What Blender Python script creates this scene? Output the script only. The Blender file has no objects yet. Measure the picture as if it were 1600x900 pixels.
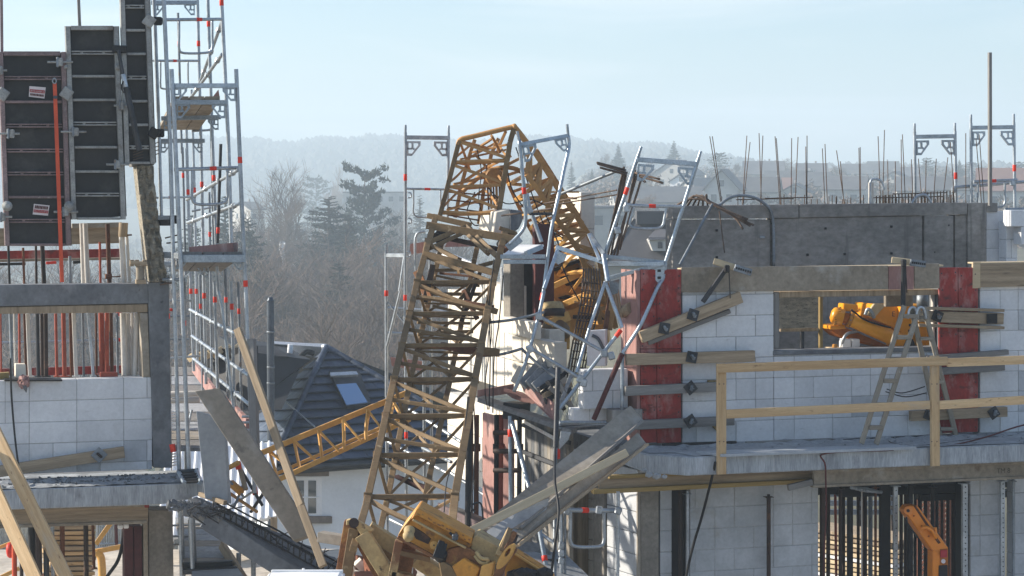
import bpy, bmesh, math, random
from mathutils import Vector, Matrix, Quaternion
R = math.radians
rnd = random.Random(7)
scene = bpy.context.scene
COL = scene.collection

# ---------------------------------------------------------------- camera
F, CX, YH, HC = 3465.0, 800.0, 280.0, 6.15      # focal length in photo pixels, horizon row, eye height
cam_d = bpy.data.cameras.new('camera'); cam = bpy.data.objects.new('camera', cam_d); COL.objects.link(cam)
cam.location = (0, 0, HC); cam.rotation_euler = (R(90), 0, 0)
cam_d.sensor_width = 36.0; cam_d.lens = 36.0 * F / 1600.0
cam_d.shift_y = -(450 - YH) / 1600.0
cam_d.clip_start = 0.5; cam_d.clip_end = 8000
scene.camera = cam

# ---------------------------------------------------------------- daylight
SUN_AZ, SUN_EL = 80.0, 25.0       # degrees left of the view direction, above the horizon
scene.world = bpy.data.worlds.new('World'); scene.world.use_nodes = True
wn = scene.world.node_tree
sky = wn.nodes.new('ShaderNodeTexSky'); sky.sky_type = 'NISHITA'; sky.sun_disc = False
sky.sun_elevation = R(SUN_EL); sky.sun_rotation = R(-SUN_AZ)
sky.altitude = 200; sky.air_density = 1.0; sky.dust_density = 1.0; sky.ozone_density = 2.0
tint = wn.nodes.new('ShaderNodeMix'); tint.data_type = 'RGBA'; tint.blend_type = 'MULTIPLY'; tint.inputs['Factor'].default_value = 1
tint.inputs['B'].default_value = (.77, .89, 1.0, 1)
wn.links.new(sky.outputs[0], tint.inputs['A']); # thin cirrus over the whole sky
tco = wn.nodes.new('ShaderNodeTexCoord'); cmp_ = wn.nodes.new('ShaderNodeMapping'); cmp_.inputs['Scale'].default_value = (2.2, 2.2, 16); cmp_.inputs['Rotation'].default_value = (0, R(9), 0)
cno = wn.nodes.new('ShaderNodeTexNoise'); cno.inputs['Scale'].default_value = 2.4; cno.inputs['Detail'].default_value = 7; cno.inputs['Distortion'].default_value = .6
crm = wn.nodes.new('ShaderNodeMapRange'); crm.inputs['From Min'].default_value = .46; crm.inputs['From Max'].default_value = .78; crm.inputs['To Max'].default_value = .55
cmx = wn.nodes.new('ShaderNodeMix'); cmx.data_type = 'RGBA'; cmx.inputs['B'].default_value = (7.2, 7.0, 6.9, 1)
wn.links.new(tco.outputs['Generated'], cmp_.inputs['Vector']); wn.links.new(cmp_.outputs['Vector'], cno.inputs['Vector']); wn.links.new(cno.outputs['Fac'], crm.inputs['Value'])
wn.links.new(crm.outputs['Result'], cmx.inputs['Factor']); wn.links.new(tint.outputs['Result'], cmx.inputs['A'])
wn.links.new(cmx.outputs['Result'], wn.nodes['Background'].inputs[0])
wn.nodes['Background'].inputs[1].default_value = 0.094
sl = bpy.data.lights.new('sun', 'SUN'); sl.energy = 5.0; sl.angle = R(0.5); sl.color = (1.0, 0.90, 0.76)
so = bpy.data.objects.new('sun', sl); COL.objects.link(so)
sdir = Vector((-math.sin(R(SUN_AZ)) * math.cos(R(SUN_EL)), math.cos(R(SUN_AZ)) * math.cos(R(SUN_EL)), math.sin(R(SUN_EL))))
so.rotation_euler = sdir.to_track_quat('Z', 'Y').to_euler(); so.location = (-30, 20, 40)
vs = scene.view_settings
vs.view_transform = 'Standard'; vs.look = 'None'; vs.exposure = 0.92; vs.gamma = 1; vs.use_curve_mapping = False
scene.render.engine = 'CYCLES'
cy = scene.cycles
cy.use_denoising = True; cy.max_bounces = 6; cy.diffuse_bounces = 3; cy.glossy_bounces = 3; cy.transparent_max_bounces = 12
cy.volume_bounces = 1; cy.caustics_reflective = False; cy.caustics_refractive = False

# ---------------------------------------------------------------- places
def P(px, py, d):
    return Vector(((px - CX) / F * d, d, HC + (YH - py) / F * d))

class Plane:
    """an upright facade plane; s runs along it to the right, n points out of it"""
    def __init__(self, px, d, th):
        self.p0 = P(px, YH, d); self.p0.z = 0; t = R(th)
        self.u = Vector((math.cos(t), math.sin(t), 0)); self.n = Vector((math.sin(t), -math.cos(t), 0))
    def W(self, px, py, off=0.0):
        r = Vector(((px - CX) / F, 1, (YH - py) / F))
        t = (self.p0 + self.n * off).dot(self.n) / r.dot(self.n)
        q = r * t; q.z += HC
        return q
    def sz(self, px, py, off=0.0):
        q = self.W(px, py, off)
        return (q - self.p0).dot(self.u), q.z
    def at(self, s, z, off=0.0):
        q = self.p0 + self.u * s + self.n * off; q.z = z
        return q
    def M(self, s, z, off=0.0):
        m = Matrix((self.u, -self.n, Vector((0, 0, 1)))).transposed().to_4x4()
        m.translation = self.at(s, z, off)
        return m

# ---------------------------------------------------------------- materials
def mat(name, c1, c2=None, scale=3.0, stretch=(1, 1, 1), bump=0.15, rough=0.8, metal=0.0, rand=0.12, obj=False,
        spot=None, lo=0.35, hi=0.65, fine=0.25, dist=0.01, spec=0.3, spot2=None):
    m = bpy.data.materials.new(name); m.use_nodes = True
    nt = m.node_tree; N = nt.nodes; L = nt.links; b = N['Principled BSDF']
    c2 = c2 or tuple(x * 0.75 for x in c1)
    if obj:
        tc = N.new('ShaderNodeTexCoord'); src = tc.outputs['Object']
    else:
        g = N.new('ShaderNodeNewGeometry'); src = g.outputs['Position']
    mp = N.new('ShaderNodeMapping'); mp.inputs['Scale'].default_value = stretch; L.new(src, mp.inputs['Vector'])
    oi = N.new('ShaderNodeObjectInfo')
    def noise(sc, det=6, vec=None, w=False):
        t = N.new('ShaderNodeTexNoise'); t.inputs['Scale'].default_value = sc; t.inputs['Detail'].default_value = det
        t.inputs['Roughness'].default_value = 0.62
        if obj:
            t.noise_dimensions = '4D'; mu = N.new('ShaderNodeMath'); mu.operation = 'MULTIPLY'; mu.inputs[1].default_value = 31.0
            L.new(oi.outputs['Random'], mu.inputs[0]); L.new(mu.outputs[0], t.inputs['W'])
        L.new(vec or mp.outputs['Vector'], t.inputs['Vector']); return t.outputs['Fac']
    def ramp(f, a, z):
        r = N.new('ShaderNodeMapRange'); r.inputs['From Min'].default_value = a; r.inputs['From Max'].default_value = z
        L.new(f, r.inputs['Value']); return r.outputs['Result']
    def mix(f, a, c, mode='MIX'):
        x = N.new('ShaderNodeMix'); x.data_type = 'RGBA'; x.blend_type = mode
        for sock, v in ((x.inputs['Factor'], f), (x.inputs['A'], a), (x.inputs['B'], c)):
            if isinstance(v, (tuple, list)): sock.default_value = (*v, 1)
            elif isinstance(v, (int, float)): sock.default_value = v
            else: L.new(v, sock)
        return x.outputs['Result']
    n1 = noise(scale); n2 = noise(scale * 11, 4)
    col = mix(ramp(n1, lo, hi), c1, c2)
    if fine:
        f = ramp(n2, 0.25, 0.75)
        v = N.new('ShaderNodeMath'); v.operation = 'MULTIPLY_ADD'; v.inputs[1].default_value = 2 * fine; v.inputs[2].default_value = 1 - fine
        L.new(f, v.inputs[0])
        cc = N.new('ShaderNodeCombineColor')
        for i in range(3): L.new(v.outputs[0], cc.inputs[i])
        col = mix(1.0, col, cc.outputs[0], 'MULTIPLY')
    for sp in (spot, spot2):
        if sp:
            sc, ssc, a, z = sp[:4]
            vec = None
            if len(sp) > 4:
                m2 = N.new('ShaderNodeMapping'); m2.inputs['Scale'].default_value = sp[4]; m2.inputs['Location'].default_value = (3.1, 1.7, 9.2); L.new(src, m2.inputs['Vector']); vec = m2.outputs['Vector']
            col = mix(ramp(noise(ssc, 7, vec), a, z), col, sc)
    if rand:
        v = N.new('ShaderNodeMath'); v.operation = 'MULTIPLY_ADD'; v.inputs[1].default_value = 2 * rand; v.inputs[2].default_value = 1 - rand
        L.new(oi.outputs['Random'], v.inputs[0])
        cc = N.new('ShaderNodeCombineColor')
        for i in range(3): L.new(v.outputs[0], cc.inputs[i])
        col = mix(1.0, col, cc.outputs[0], 'MULTIPLY')
    L.new(col, b.inputs['Base Color'])
    b.inputs['Metallic'].default_value = metal
    b.inputs['Specular IOR Level'].default_value = spec
    rr = N.new('ShaderNodeMapRange'); rr.inputs['To Min'].default_value = max(0.05, rough - 0.12); rr.inputs['To Max'].default_value = min(1, rough + 0.12)
    L.new(n2, rr.inputs['Value']); L.new(rr.outputs['Result'], b.inputs['Roughness'])
    if bump:
        bu = N.new('ShaderNodeBump'); bu.inputs['Strength'].default_value = bump; bu.inputs['Distance'].default_value = dist
        ad = N.new('ShaderNodeMath'); ad.operation = 'ADD'; L.new(n1, ad.inputs[0]); L.new(n2, ad.inputs[1])
        L.new(ad.outputs[0], bu.inputs['Height']); L.new(bu.outputs['Normal'], b.inputs['Normal'])
    return m

GR = (9, 9, 0.5)     # wood grain runs along a piece's own z
M = {}
M['galv'] = mat('galvanised_steel', (.42, .46, .50), (.28, .31, .34), 6, rough=.42, metal=.65, bump=.05, spot=((.5, .5, .48), 9, .60, .75))
M['galv_dull'] = mat('dull_steel', (.25, .28, .31), (.15, .17, .19), 5, rough=.55, metal=.5, bump=.05, spot=((.2, .11, .06), 7, .62, .75))
M['blue_steel'] = mat('blueish_steel', (.38, .44, .50), (.26, .31, .36), 5, rough=.38, metal=.6, bump=.04)
M['red'] = mat('red_band_paint', (.75, .045, .02), (.6, .03, .015), 5, rough=.5, bump=.03, fine=.1)
M['conc'] = mat('grey_concrete', (.17, .18, .19), (.105, .11, .12), 1.3, (1, 1, .8), bump=.25, rough=.88, spot=((.25, .255, .26), 3.0, .58, .78), spot2=((.06, .062, .065), 9, .66, .72))
M['conc_wall'] = mat('shuttered_concrete', (.285, .27, .25), (.175, .168, .158), .9, (1, 1, 1.6), bump=.22, rough=.85, fine=.3, spot=((.215, .215, .213), 1.8, .55, .8, (.4, .4, 2.2)), spot2=((.105, .103, .10), 2.6, .57, .72, (2.6, 2.6, .22)))
M['conc_light'] = mat('pale_concrete', (.34, .36, .38), (.22, .24, .26), 2.0, bump=.25, rough=.85, fine=.3, spot=((.44, .46, .48), 4, .55, .75), spot2=((.14, .14, .14), 8, .62, .72))
M['conc_edge'] = mat('slab_edge_concrete', (.36, .39, .42), (.22, .24, .26), 2.2, (2.5, 2.5, .35), bump=.2, rough=.85, fine=.3, spot=((.50, .52, .54), 5, .62, .72, (3, 3, .25)), spot2=((.09, .09, .1), 1.6, .58, .75, (1, 1, .7)))
M['conc_tan'] = mat('tan_concrete', (.26, .24, .21), (.17, .155, .135), 2, bump=.25, rough=.9)
M['broken'] = mat('broken_concrete', (.64, .58, .46), (.36, .33, .265), 9, (1, 1, 3.0), bump=1.0, rough=.95, fine=.5, dist=.04, spot=((.15, .145, .13), 14, .58, .68, (1, 1, 3.5)))
M['block'] = mat('white_block', (.67, .685, .70), (.57, .585, .605), 2.2, bump=.10, rough=.92, rand=.075, fine=.08, spot=((.47, .455, .44), 1.4, .60, .82), spot2=((.40, .40, .405), 5, .63, .76, (1, 1, 3)))
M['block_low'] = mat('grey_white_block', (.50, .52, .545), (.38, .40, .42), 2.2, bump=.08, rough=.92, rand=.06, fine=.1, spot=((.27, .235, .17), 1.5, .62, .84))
M['block_sunlit'] = mat('sunlit_block', (.70, .66, .58), (.60, .56, .49), 2.2, bump=.06, rough=.92, rand=.05, fine=.08)  # white block with the sun's warm tone put into its colour
M['mortar'] = mat('joint_mortar', (.40, .405, .41), (.30, .305, .31), 4, rough=.95)
M['wood_new'] = mat('fresh_timber', (.62, .45, .26), (.46, .30, .15), 2.2, GR, bump=.12, rough=.7, obj=True, fine=.2, spot=((.22, .12, .055), 3.2, .62, .69, (7, 7, 2.2)), spot2=((.42, .36, .28), 1.6, .56, .72, (4, 4, .8)))
M['wood_old'] = mat('weathered_timber', (.39, .305, .21), (.23, .175, .115), 2.2, GR, bump=.3, rough=.85, obj=True, fine=.25, spot=((.085, .065, .05), 2.5, .62, .74, (5, 5, 1.2)))
M['wood_grey'] = mat('grey_board', (.235, .23, .22), (.15, .145, .14), 2.2, GR, bump=.25, rough=.85, obj=True, fine=.25, spot=((.31, .30, .28), 2.0, .55, .75, (3, 3, .8)), spot2=((.07, .065, .06), 6, .66, .72, (3, 3, 2)))
M['wood_board'] = mat('cement_stained_board', (.31, .27, .215), (.195, .165, .125), 1.3, (1.2, 1.2, 1.2), bump=.2, rough=.85, fine=.25, spot=((.40, .385, .35), 2.5, .55, .75), spot2=((.14, .09, .06), 2.6, .60, .75))
M['wood_yellow'] = mat('yellow_formwork_timber', (.33, .235, .09), (.23, .16, .06), 2.2, GR, bump=.15, rough=.75, obj=True, fine=.2)
M['sheet'] = mat('coated_sheet', (.30, .27, .225), (.205, .18, .15), 1.4, (1, 1, 1), bump=.2, rough=.85, fine=.2, spot=((.36, .34, .31), 2.4, .54, .75), spot2=((.10, .09, .08), 3.4, .62, .72))
M['sheet_blue'] = mat('pale_blue_sheet', (.36, .385, .41), (.26, .285, .31), 1.4, bump=.08, rough=.65, fine=.15, spot=((.40, .44, .5), 2.2, .58, .76))
M['mast'] = mat('dusty_crane_paint', (.225, .15, .077), (.155, .102, .05), 2.5, bump=.12, rough=.65, rand=.2, fine=.2, spot=((.13, .07, .035), 4.5, .58, .70), spot2=((.42, .33, .20), 8, .62, .72))
M['jib'] = mat('ochre_crane_paint', (.45, .245, .09), (.33, .175, .062), 2.5, bump=.1, rough=.6, rand=.15, fine=.15, spot=((.22, .11, .05), 3.5, .62, .75))
M['crane_y'] = mat('yellow_crane_paint', (.60, .285, .045), (.46, .20, .035), 2.5, bump=.12, rough=.55, rand=.08, fine=.15, spot=((.15, .075, .035), 3.4, .56, .68), spot2=((.06, .045, .03), 7.5, .64, .70))
M['jib_y_lit'] = mat('yellow_sunlit_jib_paint', (.66, .37, .10), (.50, .265, .07), 2.5, bump=.1, rough=.5, rand=.08, fine=.12)  # yellow paint, also standing in for sunlight on ochre bars and plates
M['crane_pale'] = mat('pale_crane_paint', (.46, .35, .17), (.36, .26, .13), 2.5, bump=.2, rough=.7, rand=.08, fine=.2, spot=((.17, .08, .04), 3.0, .56, .66), spot2=((.07, .05, .035), 8, .62, .70))
M['rusty'] = mat('rusty_plate', (.27, .12, .05), (.13, .065, .035), 4.5, bump=.5, rough=.9, fine=.35, spot=((.42, .24, .07), 3.5, .56, .68))
M['redform'] = mat('red_formwork_ply', (.30, .032, .026), (.20, .022, .02), 1.6, (1.5, 1.5, .8), bump=.12, rough=.6, rand=.05, fine=.3, spot=((.40, .235, .215), 3.6, .52, .76), spot2=((.08, .022, .02), 5, .56, .70, (1, 1, 2.5)))
M['pinkform'] = mat('faded_lit_red_ply', (.36, .205, .185), (.26, .14, .125), 1.6, (2, 2, .6), bump=.12, rough=.7, rand=.05, fine=.2, spot=((.50, .36, .32), 2.6, .56, .75))
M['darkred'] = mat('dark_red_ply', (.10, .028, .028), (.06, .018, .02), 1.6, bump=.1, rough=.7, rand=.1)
M['ply'] = mat('dark_form_ply', (.020, .022, .025), (.036, .036, .037), 1.6, bump=.08, rough=.6, rand=.25, fine=.25, spot=((.085, .082, .075), 2.2, .56, .82), spot2=((.17, .17, .165), 9, .70, .76))
M['frame_grey'] = mat('form_frame_grey', (.34, .35, .34), (.22, .225, .22), 5, bump=.2, rough=.7, rand=.1, fine=.3, metal=.15, spot=((.15, .13, .12), 6, .60, .72))
M['frame_pink'] = mat('form_frame_worn', (.26, .19, .19), (.15, .115, .115), 5, bump=.2, rough=.75, rand=.1, fine=.3, spot=((.38, .33, .32), 5, .60, .75))
M['prop_dark'] = mat('dark_rust_steel', (.05, .032, .026), (.03, .022, .02), 5, bump=.15, rough=.7, rand=.3, fine=.3, spot=((.12, .06, .035), 7, .60, .72))
M['prop_black'] = mat('near_black_steel', (.022, .022, .024), (.014, .014, .016), 5, bump=.1, rough=.6, rand=.3)
M['prop_rust'] = mat('rust_brown_steel', (.15, .06, .03), (.085, .038, .024), 5, bump=.2, rough=.8, rand=.25, fine=.3)
M['prop_red'] = mat('red_oxide_steel', (.36, .075, .04), (.24, .05, .03), 5, bump=.1, rough=.6, rand=.15, fine=.2)
M['strap'] = mat('orange_red_strap', (.62, .09, .035), (.5, .07, .03), 5, bump=.05, rough=.6, rand=.05, fine=.15)
M['pvc'] = mat('pale_plastic_pipe', (.60, .57, .52), (.48, .45, .41), 4, bump=.02, rough=.4, rand=.1, fine=.08)
M['rebar'] = mat('rusty_rebar', (.15, .105, .08), (.085, .062, .05), 9, bump=.3, rough=.8, rand=.25)
M['black'] = mat('black_rubber', (.018, .019, .021), (.01, .01, .011), 5, bump=.05, rough=.55, rand=.2)
M['darkmetal'] = mat('dark_painted_metal', (.05, .053, .06), (.03, .032, .036), 5, bump=.1, rough=.5, metal=.3)
M['white'] = mat('white_paint', (.78, .79, .80), (.7, .71, .72), 3, bump=.04, rough=.5, rand=.05, fine=.05)
M['machine'] = mat('orange_yellow_paint', (.80, .335, .012), (.70, .27, .01), 2, bump=.03, rough=.35, rand=.05, fine=.06, spec=.5, spot=((.4, .18, .03), 3.5, .66, .8))
M['orange'] = mat('bright_orange_paint', (.78, .25, .015), (.70, .20, .012), 2, bump=.03, rough=.35, rand=.03, fine=.06, spec=.5, spot=((.3, .12, .03), 4.5, .66, .8))
M['machine_dark'] = mat('dark_orange_paint', (.42, .13, .015), (.32, .1, .015), 2, bump=.05, rough=.5, rand=.03)
M['ladder'] = mat('worn_wood_ladder', (.30, .265, .21), (.21, .185, .15), 2.2, GR, bump=.2, rough=.75, obj=True, fine=.25, spot=((.42, .42, .40), 4, .60, .74, (3, 3, 2)))
M['roof'] = mat('slate_blue_tile', (.040, .060, .100), (.022, .036, .064), 2.5, bump=.12, rough=.55, rand=.22, fine=.2, spot=((.15, .175, .21), 1.4, .54, .74), spec=.5)  # the pale spots imitate sheen highlights on the tiles
M['roof_flat'] = mat('dark_roofing', (.030, .032, .036), (.02, .021, .024), 2.5, bump=.15, rough=.7, rand=.1)
M['plaster'] = mat('pale_plaster', (.70, .73, .76), (.62, .65, .68), 1.2, bump=.05, rough=.9, rand=.02, fine=.05)
M['plaster_warm'] = mat('warm_plaster', (.74, .68, .56), (.66, .60, .5), .6, bump=.05, rough=.9, rand=.1, fine=.04)
M['stone'] = mat('brown_stone', (.24, .20, .17), (.16, .135, .115), 4, bump=.3, rough=.9)
M['zinc'] = mat('bright_zinc', (.60, .62, .64), (.5, .52, .54), 4, bump=.03, rough=.35, metal=.7)
M['flue'] = mat('dark_flue_steel', (.085, .10, .12), (.06, .07, .085), 4, bump=.03, rough=.4, metal=.5)
M['far_roof'] = mat('far_roof_grey', (.115, .115, .125), (.08, .08, .09), .5, bump=0, rough=.85, rand=.3, fine=.1)
M['far_roof_red'] = mat('far_roof_brown', (.20, .12, .10), (.15, .09, .08), .5, bump=0, rough=.85, rand=.25, fine=.1)
M['far_wall'] = mat('far_white_wall', (.50, .49, .46), (.34, .335, .32), .4, bump=0, rough=.9, rand=.15, fine=.03)
M['far_win'] = mat('far_window_glass', (.06, .07, .09), (.04, .05, .06), .5, bump=0, rough=.2, rand=.2, spec=.6)
M['bark'] = mat('winter_bark', (.115, .098, .088), (.07, .06, .055), 2, bump=.2, rough=.95, rand=.2)
M['twig'] = mat('winter_twig', (.205, .155, .125), (.125, .096, .08), .25, bump=0, rough=.95, rand=.28, fine=.2)
M['twig_grey'] = mat('grey_twig', (.20, .185, .165), (.12, .11, .10), .3, bump=0, rough=.95, rand=.25, fine=.2)
M['needle'] = mat('dark_needles', (.034, .052, .042), (.02, .033, .030), .6, bump=0, rough=.9, rand=.2, fine=.3)
M['needle_far'] = mat('blue_green_needles', (.05, .068, .058), (.03, .045, .042), .4, bump=0, rough=.9, rand=.25, fine=.3)
M['scrub'] = mat('dry_scrub', (.19, .155, .11), (.10, .085, .06), .4, bump=0, rough=.95, rand=.1, fine=.3)
M['wood_far'] = mat('distant_wood', (.075, .07, .06), (.045, .045, .042), .05, bump=0, rough=.95, fine=.2)
M['soil'] = mat('site_gravel', (.50, .45, .38), (.36, .32, .27), .6, bump=.4, rough=.95, fine=.25, spot=((.25, .21, .16), 2.2, .56, .7))
M['meadow'] = mat('winter_ground', (.115, .115, .07), (.10, .085, .06), .03, bump=.3, rough=.95, fine=.25)
M['clay'] = mat('clay_tile', (.30, .125, .075), (.22, .09, .055), 3, bump=.15, rough=.8, rand=.2)
M['ink'] = mat('faded_stencil_ink', (.06, .055, .04), (.10, .09, .07), 30, bump=0, rough=.9, rand=0)
M['label_white'] = mat('sticker_white', (.72, .66, .66), (.65, .6, .6), 6, bump=0, rough=.5, rand=0, fine=.05)
M['label_red'] = mat('sticker_red', (.42, .04, .05), (.36, .03, .04), 6, bump=0, rough=.5, rand=0, fine=.05)
M['light_wood'] = mat('pale_batten', (.58, .47, .31), (.48, .38, .24), 2.2, GR, bump=.1, rough=.75, obj=True, fine=.12)  # pale timber for battens, boards and clamp arms

def glass_mat():
    m = bpy.data.materials.new('window_glass'); m.use_nodes = True
    b = m.node_tree.nodes['Principled BSDF']
    b.inputs['Base Color'].default_value = (.05, .07, .09, 1); b.inputs['Roughness'].default_value = .04
    b.inputs['Specular IOR Level'].default_value = .9; b.inputs['Metallic'].default_value = .25
    return m
M['glass'] = glass_mat()
def glass_mat2():
    m = glass_mat(); m.name = 'skylight_glass'
    b = m.node_tree.nodes['Principled BSDF']; b.inputs['Metallic'].default_value = .8; b.inputs['Base Color'].default_value = (.40, .52, .68, 1)
    return m
M['skyglass'] = glass_mat2()

# ---------------------------------------------------------------- builders
WM = {}
def put(name, me, W, parent=None):
    o = bpy.data.objects.new(name, me); COL.objects.link(o)
    if parent is not None:
        o.parent = parent; o.matrix_parent_inverse = WM[parent.name].inverted()
    o.matrix_basis = W; WM[o.name] = W.copy()
    return o
def T(name, label, cat, loc, group=None):
    o = bpy.data.objects.new(name, None); COL.objects.link(o); o.empty_display_size = .2
    o.location = loc; WM[o.name] = Matrix.Translation(loc)
    o['label'] = label; o['category'] = cat
    if group: o['group'] = group
    return o
def tag(o, label, cat, group=None):
    o['label'] = label; o['category'] = cat
    if group: o['group'] = group
    return o
def kind(o, k, label=None):
    o['kind'] = k
    if label: o['label'] = label
    return o
def mesh_of(bm, name, m, smooth=False):
    me = bpy.data.meshes.new(name); bm.normal_update(); bm.to_mesh(me); bm.free()
    me.materials.append(M[m])
    if smooth:
        for p in me.polygons: p.use_smooth = True
    return me
def from_bm(name, bm, m, parent=None, smooth=False, origin=None):
    if origin is None:
        if len(bm.verts):
            xs = [v.co for v in bm.verts]
            origin = Vector((sum(v.x for v in xs) / len(xs), sum(v.y for v in xs) / len(xs), min(v.z for v in xs)))
        else: origin = Vector()
    bmesh.ops.translate(bm, verts=bm.verts, vec=-Vector(origin))
    return put(name, mesh_of(bm, name, m, smooth), Matrix.Translation(origin), parent)
_box = {}
def box_mesh(w, h, l, m, bev=.004):
    k = (round(w, 3), round(h, 3), round(l, 3), m, bev)
    if k not in _box:
        bm = bmesh.new(); bmesh.ops.create_cube(bm, size=1)
        for v in bm.verts: v.co = Vector((v.co.x * k[0], v.co.y * k[1], v.co.z * k[2]))
        if bev: bmesh.ops.bevel(bm, geom=bm.edges[:], offset=min(bev, .3 * min(k[:3])), segments=1, affect='EDGES')
        _box[k] = mesh_of(bm, 'box', m)
    return _box[k]
def frame_from(A, B, face=None):
    z = (B - A).normalized()
    f = Vector(face) if face is not None else Vector((0, -1, 0))
    y = f - z * f.dot(z)
    if y.length < 1e-4: y = Vector((1, 0, 0)) - z * z.x
    y.normalize(); x = y.cross(z)
    m = Matrix((x, y, z)).transposed().to_4x4(); m.translation = (A + B) / 2
    return m
def bar(A, B, w, t, m, parent=None, name='bar', face=None, bev=.004):
    """a squared length from A to B: w wide across the face that looks along `face`, t deep"""
    A = Vector(A); B = Vector(B)
    return put(name, box_mesh(w, t, (B - A).length, m, bev), frame_from(A, B, face), parent)
_tube = {}
def tube_mesh(m, n=10):
    if (m, n) not in _tube:
        bm = bmesh.new(); bmesh.ops.create_cone(bm, cap_ends=True, segments=n, radius1=1, radius2=1, depth=1)
        me = mesh_of(bm, 'tube', m)
        for p in me.polygons: p.use_smooth = len(p.vertices) == 4
        _tube[(m, n)] = me
    return _tube[(m, n)]
def tube(A, B, r, m, parent=None, name='tube', n=10):
    A = Vector(A); B = Vector(B)
    return put(name, tube_mesh(m, n), frame_from(A, B) @ Matrix.Diagonal((r, r, (B - A).length, 1)), parent)
def sweep(bm, pts, r, n=7, r2=None):
    pts = [Vector(p) for p in pts]; rings = []
    prev = None
    for i, p in enumerate(pts):
        t = (pts[min(i + 1, len(pts) - 1)] - pts[max(i - 1, 0)]).normalized()
        if prev is None:
            a = Vector((0, 0, 1)) if abs(t.z) < .9 else Vector((1, 0, 0))
            x = t.cross(a).normalized()
        else:
            x = (prev - t * prev.dot(t)).normalized()
        prev = x; y = t.cross(x)
        rr = r if r2 is None else r + (r2 - r) * i / (len(pts) - 1)
        rings.append([bm.verts.new(p + (x * math.cos(2 * math.pi * k / n) + y * math.sin(2 * math.pi * k / n)) * rr) for k in range(n)])
    for a, b in zip(rings, rings[1:]):
        for k in range(n): bm.faces.new((a[k], a[(k + 1) % n], b[(k + 1) % n], b[k]))
    bm.faces.new(rings[0][::-1]); bm.faces.new(rings[-1])
def smoothed(pts, n=6):
    pts = [Vector(p) for p in pts]; out = []
    for i in range(len(pts) - 1):
        p0, p1, p2, p3 = pts[max(i - 1, 0)], pts[i], pts[i + 1], pts[min(i + 2, len(pts) - 1)]
        for k in range(n):
            t = k / n
            out.append(.5 * ((2 * p1) + (p2 - p0) * t + (2 * p0 - 5 * p1 + 4 * p2 - p3) * t * t + (3 * p1 - p0 - 3 * p2 + p3) * t ** 3))
    return out + [pts[-1]]
def rope(pts, r, m, parent=None, name='cable', n=7, smooth=6):
    bm = bmesh.new(); sweep(bm, smoothed(pts, smooth) if smooth else pts, r, n)
    return from_bm(name, bm, m, parent, True)
def prism(pts, vec, m, parent=None, name='panel', bev=0.0):
    """a flat outline given thickness along vec"""
    bm = bmesh.new(); vec = Vector(vec)
    a = [bm.verts.new(Vector(p)) for p in pts]; b = [bm.verts.new(Vector(p) + vec) for p in pts]
    n = len(a)
    bm.faces.new(a); bm.faces.new(b[::-1])
    for i in range(n): bm.faces.new((a[i], b[i], b[(i + 1) % n], a[(i + 1) % n]))
    bmesh.ops.recalc_face_normals(bm, faces=bm.faces)
    if bev: bmesh.ops.bevel(bm, geom=bm.edges[:], offset=bev, segments=1, affect='EDGES')
    return from_bm(name, bm, m, parent)
def lathe(profile, axis0, axis1, m, parent=None, name='drum', n=20):
    """(t, r) profile turned about the line axis0 -> axis1"""
    A = Vector(axis0); B = Vector(axis1); fr = frame_from(A, B); x = fr.col[0].xyz; y = fr.col[1].xyz
    bm = bmesh.new(); rings = []
    for t, r in profile:
        c = A.lerp(B, t)
        rings.append([bm.verts.new(c + (x * math.cos(2 * math.pi * k / n) + y * math.sin(2 * math.pi * k / n)) * r) for k in range(n)])
    for a, b in zip(rings, rings[1:]):
        for k in range(n): bm.faces.new((a[k], a[(k + 1) % n], b[(k + 1) % n], b[k]))
    bm.faces.new(rings[0][::-1]); bm.faces.new(rings[-1])
    o = from_bm(name, bm, m, parent)
    bmesh_me = o.data
    for p in bmesh_me.polygons: p.use_smooth = len(p.vertices) == 4
    return o
KR = random.Random(101)
def kinked(A, B, w, m, parent, name, p=.22):
    """a lattice member, some of them buckled in the fall"""
    A = Vector(A); B = Vector(B)
    if KR.random() > p: return bar(A, B, w, w, m, parent, name, (0, -1, 0))
    k = (B - A).length * .026; t = KR.uniform(.3, .7); off = Vector((KR.uniform(-k, k), KR.uniform(-k, k), KR.uniform(-k, k)))
    bm = bmesh.new(); sweep(bm, smoothed([A, A.lerp(B, t) + off, B], 4), w * .68, 4)
    return from_bm(name, bm, m, parent)
def lin(a, b, t): return a + (b - a) * t

def blocks(parent, pl, regions, m, z0, off=0.0, h=.25, w=.5, depth=.2, seed=1, back='mortar', gap=.006, phase=0.0):
    """courses of single blocks over rectangles (s0, s1, za, zb) of a facade plane, mortar set back behind them"""
    rg = random.Random(seed)
    for (s0, s1, za, zb) in regions:
        put('mortar_bed', box_mesh(s1 - s0 - .012, depth - .03, zb - za - .012, back, 0), pl.M((s0 + s1) / 2, (za + zb) / 2, off - .007 - (depth - .03) / 2), parent)
        k0 = math.floor((za - z0) / h + .02)
        k = k0
        while z0 + k * h < zb - .02:
            a, b = max(za, z0 + k * h), min(zb, z0 + (k + 1) * h)
            if b - a < .03: k += 1; continue
            cuts = [s0]; s = math.floor((s0 + phase) / w) * w - phase + (w / 2 if k % 2 else 0) - w
            while s < s1 - .06:
                if s > s0 + .06: cuts.append(s)
                s += w if rg.random() > .45 else w / 2
            cuts.append(s1)
            for p, q in zip(cuts, cuts[1:]):
                if q - p < .03: continue
                put('block', box_mesh(q - p - gap, depth, b - a - gap, m if rg.random() > .07 or m != 'block' else 'block_low', .005), pl.M((p + q) / 2, (a + b) / 2, off - depth / 2 + rg.uniform(-.003, .003)), parent)
            k += 1

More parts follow.
